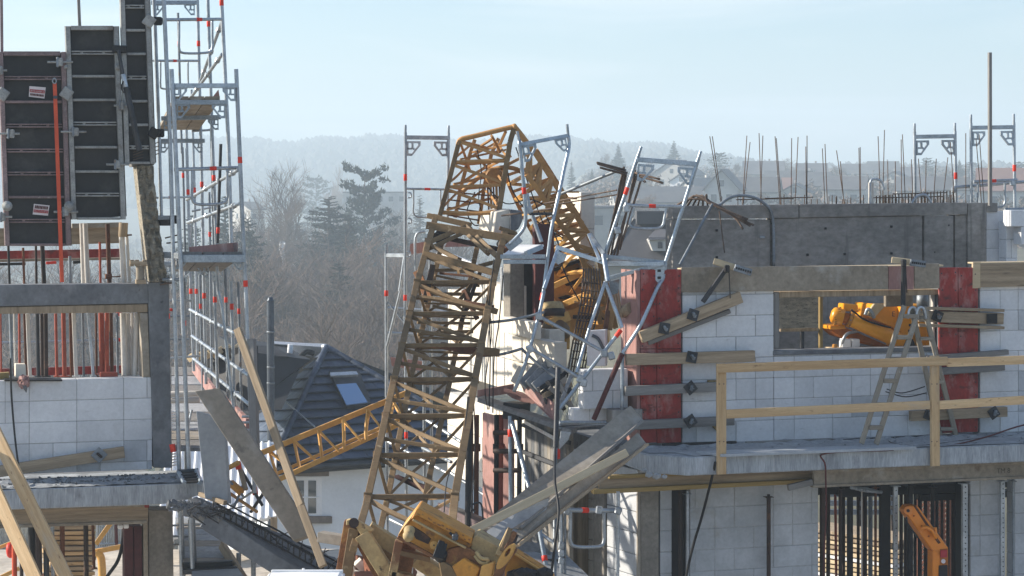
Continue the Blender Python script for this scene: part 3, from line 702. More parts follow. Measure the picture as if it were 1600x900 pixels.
for a in [
    (941, 372, 170, 4.0, 7, 3.0, 0, 8.0, 'white flat roofed modern house with large dark windows', 'far_wall', 'far_roof', 2, 1, True),
    (905, 345, 190, 2.6, 6, 2.8, 0, 8.0, 'warm sunlit flat roofed block beside the white modern house', 'plaster_warm', 'far_roof', 1, 1, True),
    (1037, 330, 225, 13.5, 9, 1.2, 1.9, 4.0, 'long low house with a wide grey roof behind the tilted scaffold frame', 'far_wall', 'far_roof', 4),
    (1060, 292, 300, 6, 8, 2.0, 2.6, 62.0, 'house with a bright sunlit gable seen through the tilted scaffold frame'),
    (1133, 322, 215, 8, 4.2, 2.2, 2.3, 78.0, 'white gabled house with two small windows beside the thin rebars', 'far_wall', 'far_roof', 2),
    (1100, 322, 250, 6, 7, 1.6, 2.4, 35.0, 'small house with a sunlit roof edge left of the white gabled house'),
    (1180, 318, 235, 6.5, 6, 1.6, 1.9, -13, 'low white house with a bluish roof right of the gabled house'),
    (1193, 290, 330, 7.5, 8, 2.2, 2.4, -6, 'big dark roofed house with a white chimney on the skyline'),
    (1228, 300, 300, 7, 6, 1.6, 2.0, -12, 'house with a pale wall below the skyline roofs'),
    (1268, 288, 320, 5.4, 8, 1.6, 2.2, -5, 'house with a wide dark roof and small bright dormer on the skyline'),
    (1262, 306, 270, 7, 6, 1.6, 2.0, -9, 'house half hidden below the wide dark roof'),
    (1245, 312, 235, 2.6, 4, 1.0, 1.1, 70.0, 'little house with pale wall just over the concrete wall'),
    (1322, 312, 230, 5.5, 6, 1.4, 1.6, -16, 'low house under the sunlit bare tree'),
    (1345, 283, 380, 8, 8, 1.6, 2.1, -9, 'low hazy roof farthest along the skyline'),
    (1400, 290, 300, 3, 5, 1.0, 1.4, 60.0, 'house with a small bright pointed gable amid the rebars'),
    (1417, 285, 360, 6.5, 6, 1.3, 1.8, -6, 'hazy house with a pale roof left of the first scaffold frame'),
    (1440, 312, 240, 7, 6, 1.3, 1.8, -8, 'grey roofed house low behind the wall beside the first scaffold frame'),
    (1500, 315, 230, 6, 6, 1.6, 1.5, -14, 'white walled house between the two scaffold frames'),
    (1380, 275, 410, 7, 8, 1.4, 2.0, -4, 'far grey roof on the skyline left of the evergreens'),
    (1574, 318, 210, 7, 8, 1.6, 2.6, -10, 'grey roofed house under the last scaffold rail', 'far_wall', 'far_roof_red'),
    (1205, 312, 260, 6, 6, 1.4, 1.8, -11, 'brown roofed house in the dip of the village', 'far_wall', 'far_roof_red'),
    (587, 327, 330, 12, 9, 3.2, 0, 2.0, 'long flat grey building in the haze right of the pine', 'far_wall', 'far_roof', 6, 1, True),
    (388, 345, 300, 2.6, 8, 2.0, 1.2, 30.0, 'hazy white house beside the scaffold tower'),
    (431, 446, 150, 1.1, 3, 1.0, .4, 75.0, 'small pale yellow house among the bare trees', 'plaster_warm'),
    (455, 446, 160, 1.6, 4, .7, .7, 6.0, 'bluish roofed outbuilding beside the small yellow house'),
    (1219, 283, 330, 1.7, 3, .8, .9, 60, 'tiny bright gable under the round bare tree on the skyline', 'plaster_warm'),
    (1266, 283, 300, 1.6, 3, .6, 1.1, 62, 'tiny pointed bright gable in front of the wide dark roof', 'plaster_warm'),
    (1246, 297, 270, 1.6, 3, .9, .5, 58, 'tiny bright house wall below the rebars on the skyline', 'plaster_warm'),
    (1327, 309, 250, 1.9, 3, .9, .9, 60, 'tiny bright gable just over the wall left of the conduit loop', 'plaster_warm'),
    (1068, 292, 290, 2.4, 4, .9, 1.3, 64, 'small dazzling white gable in the tilted scaffold frame', 'white'),
    (1392, 291, 320, 1.6, 3, .7, 1.0, 60, 'tiny bright gable left of the small pointed gable', 'plaster_warm'),
    (1505, 312, 260, 2.0, 3, 1.0, .6, 56, 'small bright house wall between the two wall scaffold frames', 'plaster_warm'),
]: house(*a)

# the thin column of chimney steam over the small yellow house
sm_m = bpy.data.materials.new('steam'); sm_m.use_nodes = True
nt = sm_m.node_tree; b = nt.nodes['Principled BSDF']; b.inputs['Base Color'].default_value = (.9, .9, .9, 1); b.inputs['Roughness'].default_value = 1
ns = nt.nodes.new('ShaderNodeTexNoise'); ns.inputs['Scale'].default_value = 2.2; ns.inputs['Detail'].default_value = 5
mr = nt.nodes.new('ShaderNodeMapRange'); mr.inputs['From Min'].default_value = .35; mr.inputs['From Max'].default_value = .75; mr.inputs['To Max'].default_value = .75
geo = nt.nodes.new('ShaderNodeNewGeometry'); nt.links.new(geo.outputs['Position'], ns.inputs['Vector'])
nt.links.new(ns.outputs['Fac'], mr.inputs['Value']); nt.links.new(mr.outputs['Result'], b.inputs['Alpha'])
M['steam'] = sm_m
bm = bmesh.new(); rg = random.Random(5); pts = []
for i in range(16):
    t = i / 15; q = P(441 + 2.2 * math.sin(t * 6) + t * 1.5, lin(420, 378, t), 250); pts.append(q)
sweep(bm, smoothed(pts, 3), .16, 8, .34)
for v in bm.verts: v.co += Vector((rg.uniform(-1, 1), rg.uniform(-1, 1), rg.uniform(-1, 1))) * .06
o = from_bm('smoke', bm, 'steam'); kind(o, 'stuff', 'thin white column of chimney steam in the valley')

# ---- near house with a dormer behind the tilted frame
t = T('dormer_house', 'pale house with a big grey slate roof and white dormer behind the tilted frame', 'house', P(1010, 420, 100), None)
D = 100
prism([P(945, 412, D - 3), P(1062, 412, D - 3), P(1062, 342, D), P(990, 342, D)], Vector((0, .25, -.1)), 'far_roof', t, 'roof')
prism([P(937, 412, D - 2.9), P(945, 411, D - 3.05), P(990, 341, D - .05), P(983, 342, D)], Vector((0, .3, -.1)), 'far_wall', t, 'verge_board')  # verge coloured pale to look sunlit
prism([P(945, 412, D - 2.5), P(1062, 412, D - 2.5), P(1062, 480, D - 2.5), P(945, 480, D - 2.5)], Vector((0, 6, 0)), 'far_wall', t, 'wall')
dm = prism([P(1020, 392, D - 3.2), P(1046, 392, D - 3.2), P(1046, 372, D - 3.2), P(1020, 372, D - 3.2), P(1014, 376, D - 3.2)], Vector((0, 2.6, 0)), 'far_wall', t, 'dormer')
prism([P(1013, 375, D - 3.4), P(1050, 374, D - 3.4), P(1052, 362, D - 1.2), P(1025, 362, D - 1.2)], Vector((0, .1, .12)), 'far_roof', dm, 'dormer_roof')
prism([P(1028, 388, D - 3.25), P(1035, 388, D - 3.25), P(1035, 378, D - 3.25), P(1028, 378, D - 3.25)], Vector((0, .06, 0)), 'far_win', dm, 'window')
prism([P(995, 350, D - 1), P(1040, 350, D - 1), P(1040, 330, D - 1), P(995, 330, D - 1)], Vector((0, 1.5, 0)), 'far_roof', t, 'ridge_block')

# ---- the white house with the dark tiled hip roof
A = P(510, 545, 57); B1 = P(424, 728, 52.2); B2 = P(785, 703, 55.0); RG = P(425, 541, 60.0); B0 = P(330, 722, 60.0); BK = P(760, 640, 66)
hs = T('tiled_house', 'white house with a dark blue tiled hip roof and skylight behind the leaning mast', 'house', P(560, 900, 54))
def clip_poly(poly, a, b):
    """keep what lies left of a -> b in the plane"""
    out = []
    def side(p): return (b[0] - a[0]) * (p[1] - a[1]) - (b[1] - a[1]) * (p[0] - a[0])
    for i in range(len(poly)):
        p, q = poly[i], poly[(i + 1) % len(poly)]; sp, sq = side(p), side(q)
        if sp >= 0: out.append(p)
        if (sp >= 0) != (sq >= 0):
            t = sp / (sp - sq); out.append((p[0] + (q[0] - p[0]) * t, p[1] + (q[1] - p[1]) * t))
    return out
def tiled_face(apex, b1, b2, tw, th, parent, hole=None, top2=None):
    """courses of single tiles over a roof face with its foot along b1 -> b2"""
    ex = (b2 - b1).normalized(); nrm = ex.cross(apex - b1).normalized()
    if nrm.y > 0: nrm = -nrm
    ey = nrm.cross(ex); 
    if ey.z < 0: ey = -ey
    f = lambda p: ((p - b1).dot(ex), (p - b1).dot(ey))
    a2, c2 = f(apex), f(b2); poly = [(0, 0), c2] + ([f(top2)] if top2 is not None else []) + [a2]
    area = sum(poly[i][0] * poly[(i + 1) % len(poly)][1] - poly[(i + 1) % len(poly)][0] * poly[i][1] for i in range(len(poly)))
    prism([b1 + ex * x + ey * y - nrm * .05 for x, y in poly], -nrm * .12, 'roof_flat', parent, 'roof_deck')
    ymax = max(p[1] for p in poly); xs = [p[0] for p in poly]
    j = 0; y = 0.0; n = 0
    while y < ymax:
        x = min(xs) - (tw / 2 if j % 2 else 0)
        while x < max(xs):
            q = [(x + .006, y - .02), (x + tw - .006, y - .02), (x + tw - .006, y + th), (x + .006, y + th)]
            for i in range(len(poly)):
                if not q: break
                q = clip_poly(q, poly[i], poly[(i + 1) % len(poly)]) if area > 0 else clip_poly(q, poly[(i + 1) % len(poly)], poly[i])
            if len(q) >= 3:
                cx = sum(p[0] for p in q) / len(q); cy_ = sum(p[1] for p in q) / len(q)
                if not (hole and hole[0] < cx < hole[1] and hole[2] < cy_ < hole[3]):
                    pts = [b1 + ex * px + ey * py + nrm * (.075 - .07 * (py - y) / th + rnd.uniform(-.006, .006)) for px, py in q]
                    o = prism(pts, -nrm * .035, 'roof', parent, 'roof_tile'); n += 1
            x += tw
        y += th; j += 1
    return ex, ey, nrm, n
ex, ey, nrm, n1 = tiled_face(A, B1, B2, .62, .335, hs)
_, _, nrm2, n2 = tiled_face(A, B0, B1, .62, .335, hs, None, None)
for a, b in ((A, B1), (A, B2), (A, RG)):
    k = 14 if a is A and b is not RG else 8
    for i in range(k):
        p, q = a.lerp(b, i / k), a.lerp(b, (i + 1.08) / k)
        m_ = 'zinc' if b is RG else 'roof'
        tube(p + Vector((0, -.03, .05)), q + Vector((0, -.03, .05)), .08, m_, hs, 'ridge_tile', 8)
prism([RG, A, BK, BK + Vector((-6, 0, 0))], Vector((0, 0, -.15)), 'roof_flat', hs, 'roof_deck')
# skylight lies in the tiled face
def on_face(px, py, lift=0.0):
    r = Vector(((px - CX) / F, 1, (YH - py) / F)); o0 = Vector((0, 0, HC))
    t = (B1 + nrm * lift - o0).dot(nrm) / r.dot(nrm); return o0 + r * t
sk = prism([on_face(513, 584, .1), on_face(559, 582, .1), on_face(579, 634, .1), on_face(540, 639, .1)], nrm * .10, 'darkmetal', hs, 'skylight')
prism([on_face(525, 602, .21), on_face(556, 600, .21), on_face(574, 630, .21), on_face(541, 634, .21)], nrm * .03, 'skyglass', sk, 'pane')
prism([on_face(516, 590, .21), on_face(559, 588, .21), on_face(556, 583, .25), on_face(515, 585, .25)], nrm * .06, 'zinc', sk, 'blind_box')
rope([on_face(430, 612, .12), on_face(470, 648, .12), on_face(492, 667, .12)], .02, 'galv', hs, 'cable')
# walls, eaves, window
dB = (B2 - B1).normalized(); dn = Vector((dB.y, -dB.x, 0)).normalized()
w0, w1 = B1 + dB * .25 - dn * .45, B2 - dB * .3 - dn * .45
prism([Vector((w0.x, w0.y, w0.z - .1)), Vector((w1.x, w1.y, w1.z - .1)), Vector((w1.x, w1.y, -7)), Vector((w0.x, w0.y, -7))], -dn * 7, 'plaster', hs, 'wall')
bar(B1 + Vector((0, 0, -.12)) + dn * .04, B2 + Vector((0, 0, -.12)) + dn * .04, .2, .06, 'roof_flat', hs, 'eaves_board', dn)
prism([B1 + Vector((0, 0, -.2)), B2 + Vector((0, 0, -.2)), B2 + Vector((0, 0, -.2)) - dn * .5, B1 + Vector((0, 0, -.2)) - dn * .5], Vector((0, 0, .05)), 'roof_flat', hs, 'soffit')
rope([B1 + dn * .12 + Vector((0, 0, -.08)), B1.lerp(B2, .5) + dn * .12 + Vector((0, 0, -.09)), B2 + dn * .12 + Vector((0, 0, -.1))], .07, 'darkmetal', hs, 'gutter', 8, 2)
class HP:   # the front wall as a plane
    pass
hp = Plane.__new__(Plane); hp.p0 = Vector((w0.x, w0.y, 0)); hp.u = Vector((dB.x, dB.y, 0)).normalized(); hp.n = Vector((hp.u.y, -hp.u.x, 0))
def hbox(x0, y0, x1, y1, dep, off, m, nm, par):
    a = hp.W(x0, y0, 0); b = hp.W(x1, y1, 0)
    return prism([hp.W(x0, y0, off), hp.W(x1, y0, off), hp.W(x1, y1, off), hp.W(x0, y1, off)], -hp.n * dep, m, par, nm)
hbox(449, 731, 514, 744, .2, .06, 'stone', 'lintel', hs)
hbox(462, 807, 519, 818, .2, .10, 'stone', 'window_sill', hs)
wi = hbox(461, 745, 503, 806, .12, .03, 'white', 'window', hs)
hbox(464, 751, 475, 802, .06, .045, 'glass', 'pane', wi); hbox(482, 751, 494, 802, .06, .045, 'glass', 'pane', wi)
hbox(462, 776, 502, 778, .02, .06, 'white', 'glazing_bar', wi)
# dark dormer at the back with its bright parapet, and what lies on it
dr = prism([P(376, 548, 53), P(486, 562, 53.5), P(470, 575, 53.3), P(440, 640, 52.0), P(376, 642, 52.0)], Vector((-1.2, 5, 0)), 'roof_flat', hs, 'roof_dormer')
prism([P(376, 539, 54), P(432, 541, 54), P(452, 557, 53.2), P(376, 556, 53.2)], Vector((0, 1.5, -.25)), 'roof_flat', hs, 'flat_roof')
bar(P(428, 543, 57.5), P(509, 548, 57.2), .10, .4, 'zinc', hs, 'ridge_flashing', (0, -1, 1))
tube(P(452, 562, 55), P(454, 538, 55), .07, 'white', hs, 'vent_pipe')
rope([P(455, 562, 54.6), P(466, 560, 54.6), P(478, 550, 54.7), P(490, 552, 54.8)], .07, 'black', hs, 'hose')

# flue pipe by the house, nearer than the roof
t = T('flue_pipe', 'tall dark steel flue pipe rising past the tiled roof', 'chimney', P(424, 900, 45))
tube(P(424, 905, 45), P(422.5, 472, 45), .075, 'flue', t, 'pipe', 14)
lathe([(0, .075), (.3, .075), (.6, .055), (1, .05)], P(422.5, 472, 45), P(422.5, 464, 45), 'flue', t, 'cap', 12)
for y in (575, 600, 655, 700, 520): tube(P(423, y, 45), P(423, y - 3, 45), .081, 'galv_dull', t, 'joint_ring', 14)

# ---------------------------------------------------------------- haze
hm = bpy.data.materials.new('haze'); hm.use_nodes = True; nt = hm.node_tree; nt.nodes.remove(nt.nodes['Principled BSDF'])
pv = nt.nodes.new('ShaderNodeVolumePrincipled'); pv.inputs['Color'].default_value = (.74, .885, 1.0, 1); pv.inputs['Density'].default_value = .00088; pv.inputs['Anisotropy'].default_value = .15
nt.links.new(pv.outputs[0], nt.nodes['Material Output'].inputs['Volume'])
bm = bmesh.new(); bmesh.ops.create_cube(bm, size=1)
for v in bm.verts: v.co = Vector((v.co.x * 5200, v.co.y * 5200, -120 + (v.co.z + .5) * 205))
M['haze'] = hm
o = from_bm('haze', bm, 'haze', None, False, Vector((0, 0, 0))); kind(o, 'stuff')

# ================================================================ the unfinished building on the right
RW = Plane(1150, 26.2, 17.0)
n, u = RW.n, RW.u
ZD = 3.02                                     # top of its deck
rb = T('building_shell', 'white block building shell with red formwork columns, concrete deck and timber railing before it', 'building', RW.at(0, 0))
def rect(pl, x0, y0, x1, y1, off=0.0):
    """(s0, s1, z0, z1) of a pixel box on a facade plane"""
    (s0, za), (s1, _) = pl.sz(x0, (y0 + y1) / 2, off), pl.sz(x1, (y0 + y1) / 2, off)
    xm = (x0 + x1) / 2
    return s0, s1, pl.sz(xm, y1, off)[1], pl.sz(xm, y0, off)[1]
def pbox(pl, x0, y0, x1, y1, dep, off, m, nm, par, bev=.006):
    s0, s1, z0, z1 = rect(pl, x0, y0, x1, y1, off)
    return put(nm, box_mesh(s1 - s0, dep, z1 - z0, m, bev), pl.M((s0 + s1) / 2, (z0 + z1) / 2, off - dep / 2), par)
def pbar(pl, x0, y0, x1, y1, w, dep, off, m, nm, par):
    """a squared timber lying against the plane, its middle line from one pixel to the other"""
    return bar(pl.W(x0, y0, off - dep / 2), pl.W(x1, y1, off - dep / 2), w, dep, m, par, nm, pl.n)
sWL = rect(RW, 1066, 560, 1209, 640)[:2]; sW2 = rect(RW, 1209, 560, 1464, 640)[:2]; sWR = rect(RW, 1531, 560, 1660, 640)[:2]
zT = RW.sz(1130, 452)[1]; zS = RW.sz(1330, 551)[1]; zD = ZD
blocks(rb, RW, [(sWL[0], sWL[1], zD, zT), (sW2[0], sW2[1], zD, zS), (sWR[0], sWR[1], zD, zT + .02)], 'block', ZD + .02, seed=3)
# concrete sill strip under the window and thin frame timbers of the opening
pbox(RW, 1208, 545, 1466, 552, .24, .012, 'conc', 'window_sill', rb)
pbox(RW, 1209, 456, 1218, 545, .07, -.03, 'wood_grey', 'jamb_board', rb)
pbox(RW, 1218, 454, 1466, 463, .18, -.02, 'wood_old', 'head_board', rb)
# red formwork columns, each of three boards
fcol = T('column_formwork', 'worn red column formwork with diagonal and level timbers at the deck end', 'formwork', RW.at(*RW.sz(1030, 690)))
def screws(par, xs, ys, off):
    for x in xs:
        for y in ys: put('screw', box_mesh(.016, .006, .016, 'darkmetal', .003), RW.M(*RW.sz(x + rnd.uniform(-1, 1), y + rnd.uniform(-3, 3), off), off), par)
for x0, x1 in ((1001, 1026), (1026.6, 1064.5)):
    for (y0, y1) in ((421, 545), (545.6, 692)): screws(pbox(RW, x0, y0, x1, y1, .035, .05, 'redform', 'face_board', fcol), (x0 + 4, x1 - 4), [y0 + 8 + 22 * i for i in range(6)], .053)
a = RW.W(1000, 423, .05); b = RW.W(1000, 693, .05); back = -n * .55
prism([a, b, b + back, a + back], u * -.035, 'pinkform', fcol, 'side_board')  # paler pink than the face boards, standing in for light on this side
pbox(RW, 1003, 423, 1062, 690, .45, .012, 'conc', 'wet_concrete', fcol)
def washer(par, px, py, off, ang=.6, s=.13, m='darkmetal'):
    c = RW.W(px, py, off); W = RW.M(*RW.sz(px, py, off), off) @ Matrix.Rotation(ang, 4, 'Y')
    o = put('anchor_plate', box_mesh(s, .015, s, m, .004), W, par)
    put('wing_nut', box_mesh(s * .55, .05, s * .22, 'galv_dull', .008), W @ Matrix.Translation((0, -.03, 0)) @ Matrix.Rotation(.9, 4, 'Y'), o)
    tube(c - n * .06, c + n * .10, .009, 'galv_dull', o, 'tie_rod', 8)
def waler(x0, y0, x1, y1, w, m, off, plates, par, dep=.08, nm='waler'):
    o = pbar(RW, x0, y0, x1, y1, w, dep, off, m, nm, par)
    for (x, y, ang) in plates: washer(o, x, y, off + .012, ang)
    return o
waler(1001, 527, 1157, 464, .135, 'wood_old', .15, [(1038, 513, .2), (1083, 492, .3)], fcol)
waler(978, 562, 1178, 556, .13, 'wood_old', .15, [(1081, 558, .2)], fcol)
waler(976, 611, 1128, 604, .11, 'wood_grey', .15, [(1079, 606, .9)], fcol)
waler(992, 664, 1146, 657, .105, 'wood_grey', .15, [(1079, 658, 1.0)], fcol)
waler(1012, 536, 1140, 486, .05, 'wood_grey', .07, [], fcol, .06)
for x0, y0, x1, y1 in ((1106, 598, 1134, 598), (1108, 655, 1124, 672)): pbar(RW, x0, y0, x1, y1, .06, .05, .06, 'wood_yellow', 'wedge', fcol)
pbox(RW, 957, 640, 1004, 662, .22, .10, 'wood_grey', 'stop_block', fcol)
f2 = T('column_formwork', 'worn red column formwork right of the window opening, behind the stepladder', 'formwork', RW.at(*RW.sz(1500, 680)))
for (x0, x1, y0, y1) in ((1467.5, 1497, 418, 560), (1497.6, 1528.5, 418, 560), (1467.5, 1528.5, 560.6, 676)): screws(pbox(RW, x0, y0, x1, y1, .035, .05, 'redform', 'face_board', f2), (x0 + 4, x1 - 4), [y0 + 10 + 24 * i for i in range(5)], .053)
pbox(RW, 1470, 420, 1526, 676, .3, .012, 'conc', 'wet_concrete', f2)
waler(1574, 550, 1446, 560, .06, 'wood_grey', .13, [], f2)
waler(1455, 581, 1568, 573, .085, 'wood_grey', .15, [], f2)
waler(1422, 650, 1572, 643, .12, 'wood_old', .15, [(1452, 648, .4), (1553, 645, 1.0)], f2)
# the heavy I timber held across the second column
ib = pbar(RW, 1436, 494, 1567, 498, .135, .05, .13, 'wood_old', 'girder_timber', f2)
for dy in (-13, 14): pbar(RW, 1434, 494 + dy, 1567, 498 + dy, .035, .09, .155, 'wood_old', 'flange', ib)
put('anchor_plate', box_mesh(.14, .02, .12, 'prop_black', .004), RW.M(*RW.sz(1550, 498, .16), .16), ib)
washer(ib, 1465, 494, .15, .4, .13, 'prop_black')
# stained boards along the wall head
zz = [(1065, 421, 455, 1393, 415, 452), ]
for (xa, xb, ya, yb, h, m, of) in ((1064, 1387, 437, 433.5, .29, 'wood_board', .05), (1388, 1427, 434.5, 434, .28, 'pinkform', .058), (1428, 1467, 432, 431, .30, 'wood_board', .05), (1519, 1532, 430, 430, .32, 'light_wood', .055), (1531, 1660, 430, 428, .29, 'wood_old', .06)):
    o = pbar(RW, xa, ya, xb, yb, h, .035, of, m, 'head_shutter_board', rb)
pbar(RW, 1064, 420.5, 1467, 414.5, .02, .24, .04, 'light_wood', 'top_batten', rb)
pbar(RW, 1519, 411, 1660, 409, .02, .24, .055, 'light_wood', 'top_batten', rb)
# pale end posts in the opening's far corner
for x in (1459, 1466): pbox(RW, x - 1.5, 455, x + 2, 545, .06, -.10, 'pvc', 'jamb_strip', rb)
# deck slab, with its chipped corner
eB = [(985, 714), (1020, 748), (1640, 721)]
fr = .98                                       # how far the deck reaches out
def dk(px, py): # point of the deck's top from its pixel
    t = (HC - ZD) / ((py - YH) / F); return Vector(((px - CX) / F * t, t, ZD))
s_l = RW.sz(1012, 720)[0]; sR = RW.sz(1700, 700)[0]
top = [RW.at(s_l - .25, ZD, fr - .36), RW.at(s_l + .10, ZD, fr), RW.at(sR, ZD, fr), RW.at(sR, ZD, -.3), RW.at(s_l - .25, ZD, -.3)]
bm = bmesh.new(); va = [bm.verts.new(p) for p in top]; vb = [bm.verts.new(p + Vector((0, 0, -.21)) + (n * 0 if i > 1 else n * 0)) for i, p in enumerate(top)]
bm.faces.new(va); bm.faces.new(vb[::-1])
for i in range(5): bm.faces.new((va[i], vb[i], vb[(i + 1) % 5], va[(i + 1) % 5]))
bmesh.ops.recalc_face_normals(bm, faces=bm.faces)
bmesh.ops.bevel(bm, geom=bm.edges[:], offset=.012, segments=2, affect='EDGES')
dek = from_bm('deck_slab', bm, 'conc_edge', rb)
# trowelled top of the deck and the crumbs left on it
bm = bmesh.new(); rg = random.Random(4); nx, ny = 60, 9; rows = []
for j in range(ny + 1):
    rows.append([bm.verts.new(RW.at(lin(s_l - .2, sR, i / nx), ZD + .006 + rg.uniform(0, .008) + (.03 * rg.random() if j > 6 else 0), lin(fr - (.40 if i < 4 else .03), -.0, j / ny))) for i in range(nx + 1)])
for a, b in zip(rows, rows[1:]):
    for i in range(nx): bm.faces.new((a[i], a[i + 1], b[i + 1], b[i]))
from_bm('screed', bm, 'conc_light', rb)
bm = bmesh.new()
for i in range(150):
    c = RW.at(rg.uniform(s_l, sR), ZD + .02, rg.choice((rg.uniform(.02, .25), rg.uniform(.02, .9)))); s = rg.uniform(.005, .024)
    bmesh.ops.create_cube(bm, size=1, matrix=Matrix.Translation(c) @ Matrix.Rotation(rg.uniform(0, 3), 4, (rg.random(), rg.random(), 1)) @ Matrix.Diagonal((s * 1.6, s, s * .6, 1)))
o = from_bm('rubble', bm, 'conc_light', rb); o['kind'] = 'stuff'
bm = bmesh.new()
for (px, py, s) in ((1014, 742, .05), (1026, 744, .06), (1038, 745, .04), (1006, 735, .04)):
    c = RW.W(px, py, fr - .05 if px > 1008 else fr - .12)
    bmesh.ops.create_icosphere(bm, subdivisions=1, radius=s, matrix=Matrix.Translation(c) @ Matrix.Diagonal((1, .5, .7, 1)))
o = from_bm('broken_corner', bm, 'conc_light', rb)
for e in range(3): pbar(RW, 1035 + 130 * e, 697 - 3 * e, 1150 + 150 * e, 693 - 4.5 * e, .06, .05, .10 + .01 * e, 'prop_black' if e != 1 else 'wood_grey', 'kick_board', rb)
# loose board on the deck edge
tag(prism([dk(1088, 709), dk(1128, 714), dk(1432, 702), dk(1395, 698)], Vector((0, 0, .03)), 'sheet_blue', None, 'loose_board'), 'thin pale blue sheet lying along the deck edge behind the railing post', 'board')
# timbers carrying the deck
for (xa, ya, xb, yb, h, m, o_) in ((925, 768, 1660, 732, .05, 'wood_yellow', .52), (950, 745, 1100, 739, .04, 'wood_yellow', .50)):
    pbar(RW, xa, ya, xb, yb, h, .09, o_, m, 'formwork_beam_flange', rb)
pbar(RW, 935, 757, 1660, 722, .15, .03, .47, 'wood_old', 'formwork_beam_web', rb)
gb = pbar(RW, 1270, 748, 1660, 731, .155, .05, .72, 'wood_board', 'edge_beam', rb)
writing('TM 8', (1568, 736), .085, 'ink', gb, RW, .723)
for dy in (-11.5, 11.5): pbar(RW, 1268, 748 + dy, 1660, 731 + dy, .032, .085, .74, 'wood_board', 'flange', gb)
pbar(RW, 1231, 762, 1269, 753, .07, .05, .74, 'wood_grey', 'batten_end', rb)
# lower storey
LO = -.05
zL = .0
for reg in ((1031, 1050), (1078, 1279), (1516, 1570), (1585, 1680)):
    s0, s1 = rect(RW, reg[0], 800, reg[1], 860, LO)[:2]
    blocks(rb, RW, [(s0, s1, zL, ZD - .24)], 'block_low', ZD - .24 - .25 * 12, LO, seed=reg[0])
pbox(RW, 1002, 764, 1029.5, 1080, .3, LO + .02, 'conc_tan', 'concrete_column', rb)
pbox(RW, 996, 764, 1001.5, 1080, .1, LO + .01, 'sheet', 'column_edge_form', rb)
pbox(RW, 1050, 762, 1077, 1080, .15, LO - .12, 'prop_black', 'wall_slot', rb)
# the block return running back left of the column, with openings
cR = RW.at(*RW.sz(996, 850, LO), LO)
RT = Plane.__new__(Plane); RT.u = Vector((-.46, .888, 0)).normalized(); RT.p0 = Vector((cR.x, cR.y, 0)); RT.n = Vector((-RT.u.y, RT.u.x, 0)) * 1.0
def rt_s(px): # run along the return wall for a pixel column
    r = (px - CX) / F; return (r * RT.p0.y - RT.p0.x) / (RT.u.x - r * RT.u.y)
RT.u_keep = RT.u
def rt_M(s, z, off=0): 
    m = Matrix((-RT.u, -RT.n, Vector((0, 0, 1)))).transposed().to_4x4(); m.translation = RT.p0 + RT.u * s + RT.n * off + Vector((0, 0, z)); return m
rg = random.Random(8)
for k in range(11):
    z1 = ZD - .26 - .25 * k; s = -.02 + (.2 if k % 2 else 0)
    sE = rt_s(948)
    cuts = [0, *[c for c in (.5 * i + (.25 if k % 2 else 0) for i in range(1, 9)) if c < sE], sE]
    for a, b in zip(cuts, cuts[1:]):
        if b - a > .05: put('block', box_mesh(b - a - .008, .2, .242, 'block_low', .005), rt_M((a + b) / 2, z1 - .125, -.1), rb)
for (xa, xb, m, nm, zt) in ((930, 947, 'conc_tan', 'concrete_column', ZD - .25), (882, 906, 'wood_old', 'wall_end_board', ZD - .5)):
    sa, sb = rt_s(xb), rt_s(xa)
    put(nm, box_mesh(sb - sa, .3, 3.4, m, .006), rt_M((sa + sb) / 2, zt - 1.7, -.12), rb)
sa, sb = rt_s(928), rt_s(908)
for k in range(11):
    put('block', box_mesh(sb - sa, .2, .242, 'block_sunlit', .005), rt_M((sa + sb) / 2, ZD - .4 - .25 * k, -.2), rb)
# steel posts standing at the lower wall
def post(x, y0, y1, w, m, label, off=.08, holes=0, plate=True, lean=0):
    t = T('steel_prop', label, 'prop', RW.W(x, y1, off), 'props under the deck of the right shell')
    a, b = RW.W(x, y0, off), RW.W(x + lean, y1, off)
    if holes:
        bar(a, b, w, w * .7, m, t, 'post', n)
        for k in range(holes):
            c = a.lerp(b, (k + .5) / holes) + n * (w * .35 + .001)
            put('hole', box_mesh(w * .22, .004, w * .22, 'prop_black', 0), Matrix.Translation(c), t)
    else:
        tube(a, b, w / 2, m, t, 'outer_tube'); tube(a.lerp(b, -.02), a.lerp(b, .4), w * .38, 'galv_dull' if m == 'galv_dull' else m, t, 'inner_tube')
        c = a.lerp(b, .62); tube(c - Vector((0, 0, .09)), c + Vector((0, 0, .09)), w * .68, 'prop_dark', t, 'collar')
        rope([c + n * w * .5, c + n * (w * .5 + .05) + u * .08, c + n * .04 + u * .12], .008, 'prop_black', t, 'collar_handle', 6, 3)
    if plate: bar(a + Vector((0, 0, .004)) - u * w, a + Vector((0, 0, .004)) + u * w, .09, .008, m, t, 'head_plate', Vector((0, 0, 1)))
    return t
post(1063, 764, 1010, .05, 'prop_dark', 'dark steel prop in the wall slot under the deck')
post(1074, 772, 1010, .045, 'galv', 'bright steel prop just beside the dark prop in the wall slot')
post(1201, 777, 1010, .05, 'prop_dark', 'dark prop with a flat head plate before the lower block wall')
post(1566, 752, 1010, .06, 'galv', 'perforated steel post at the outer blocks of the lower wall', .1, 34)
post(1583, 752, 1010, .03, 'galv_dull', 'thin steel post beside the perforated post by the outer blocks', .1)
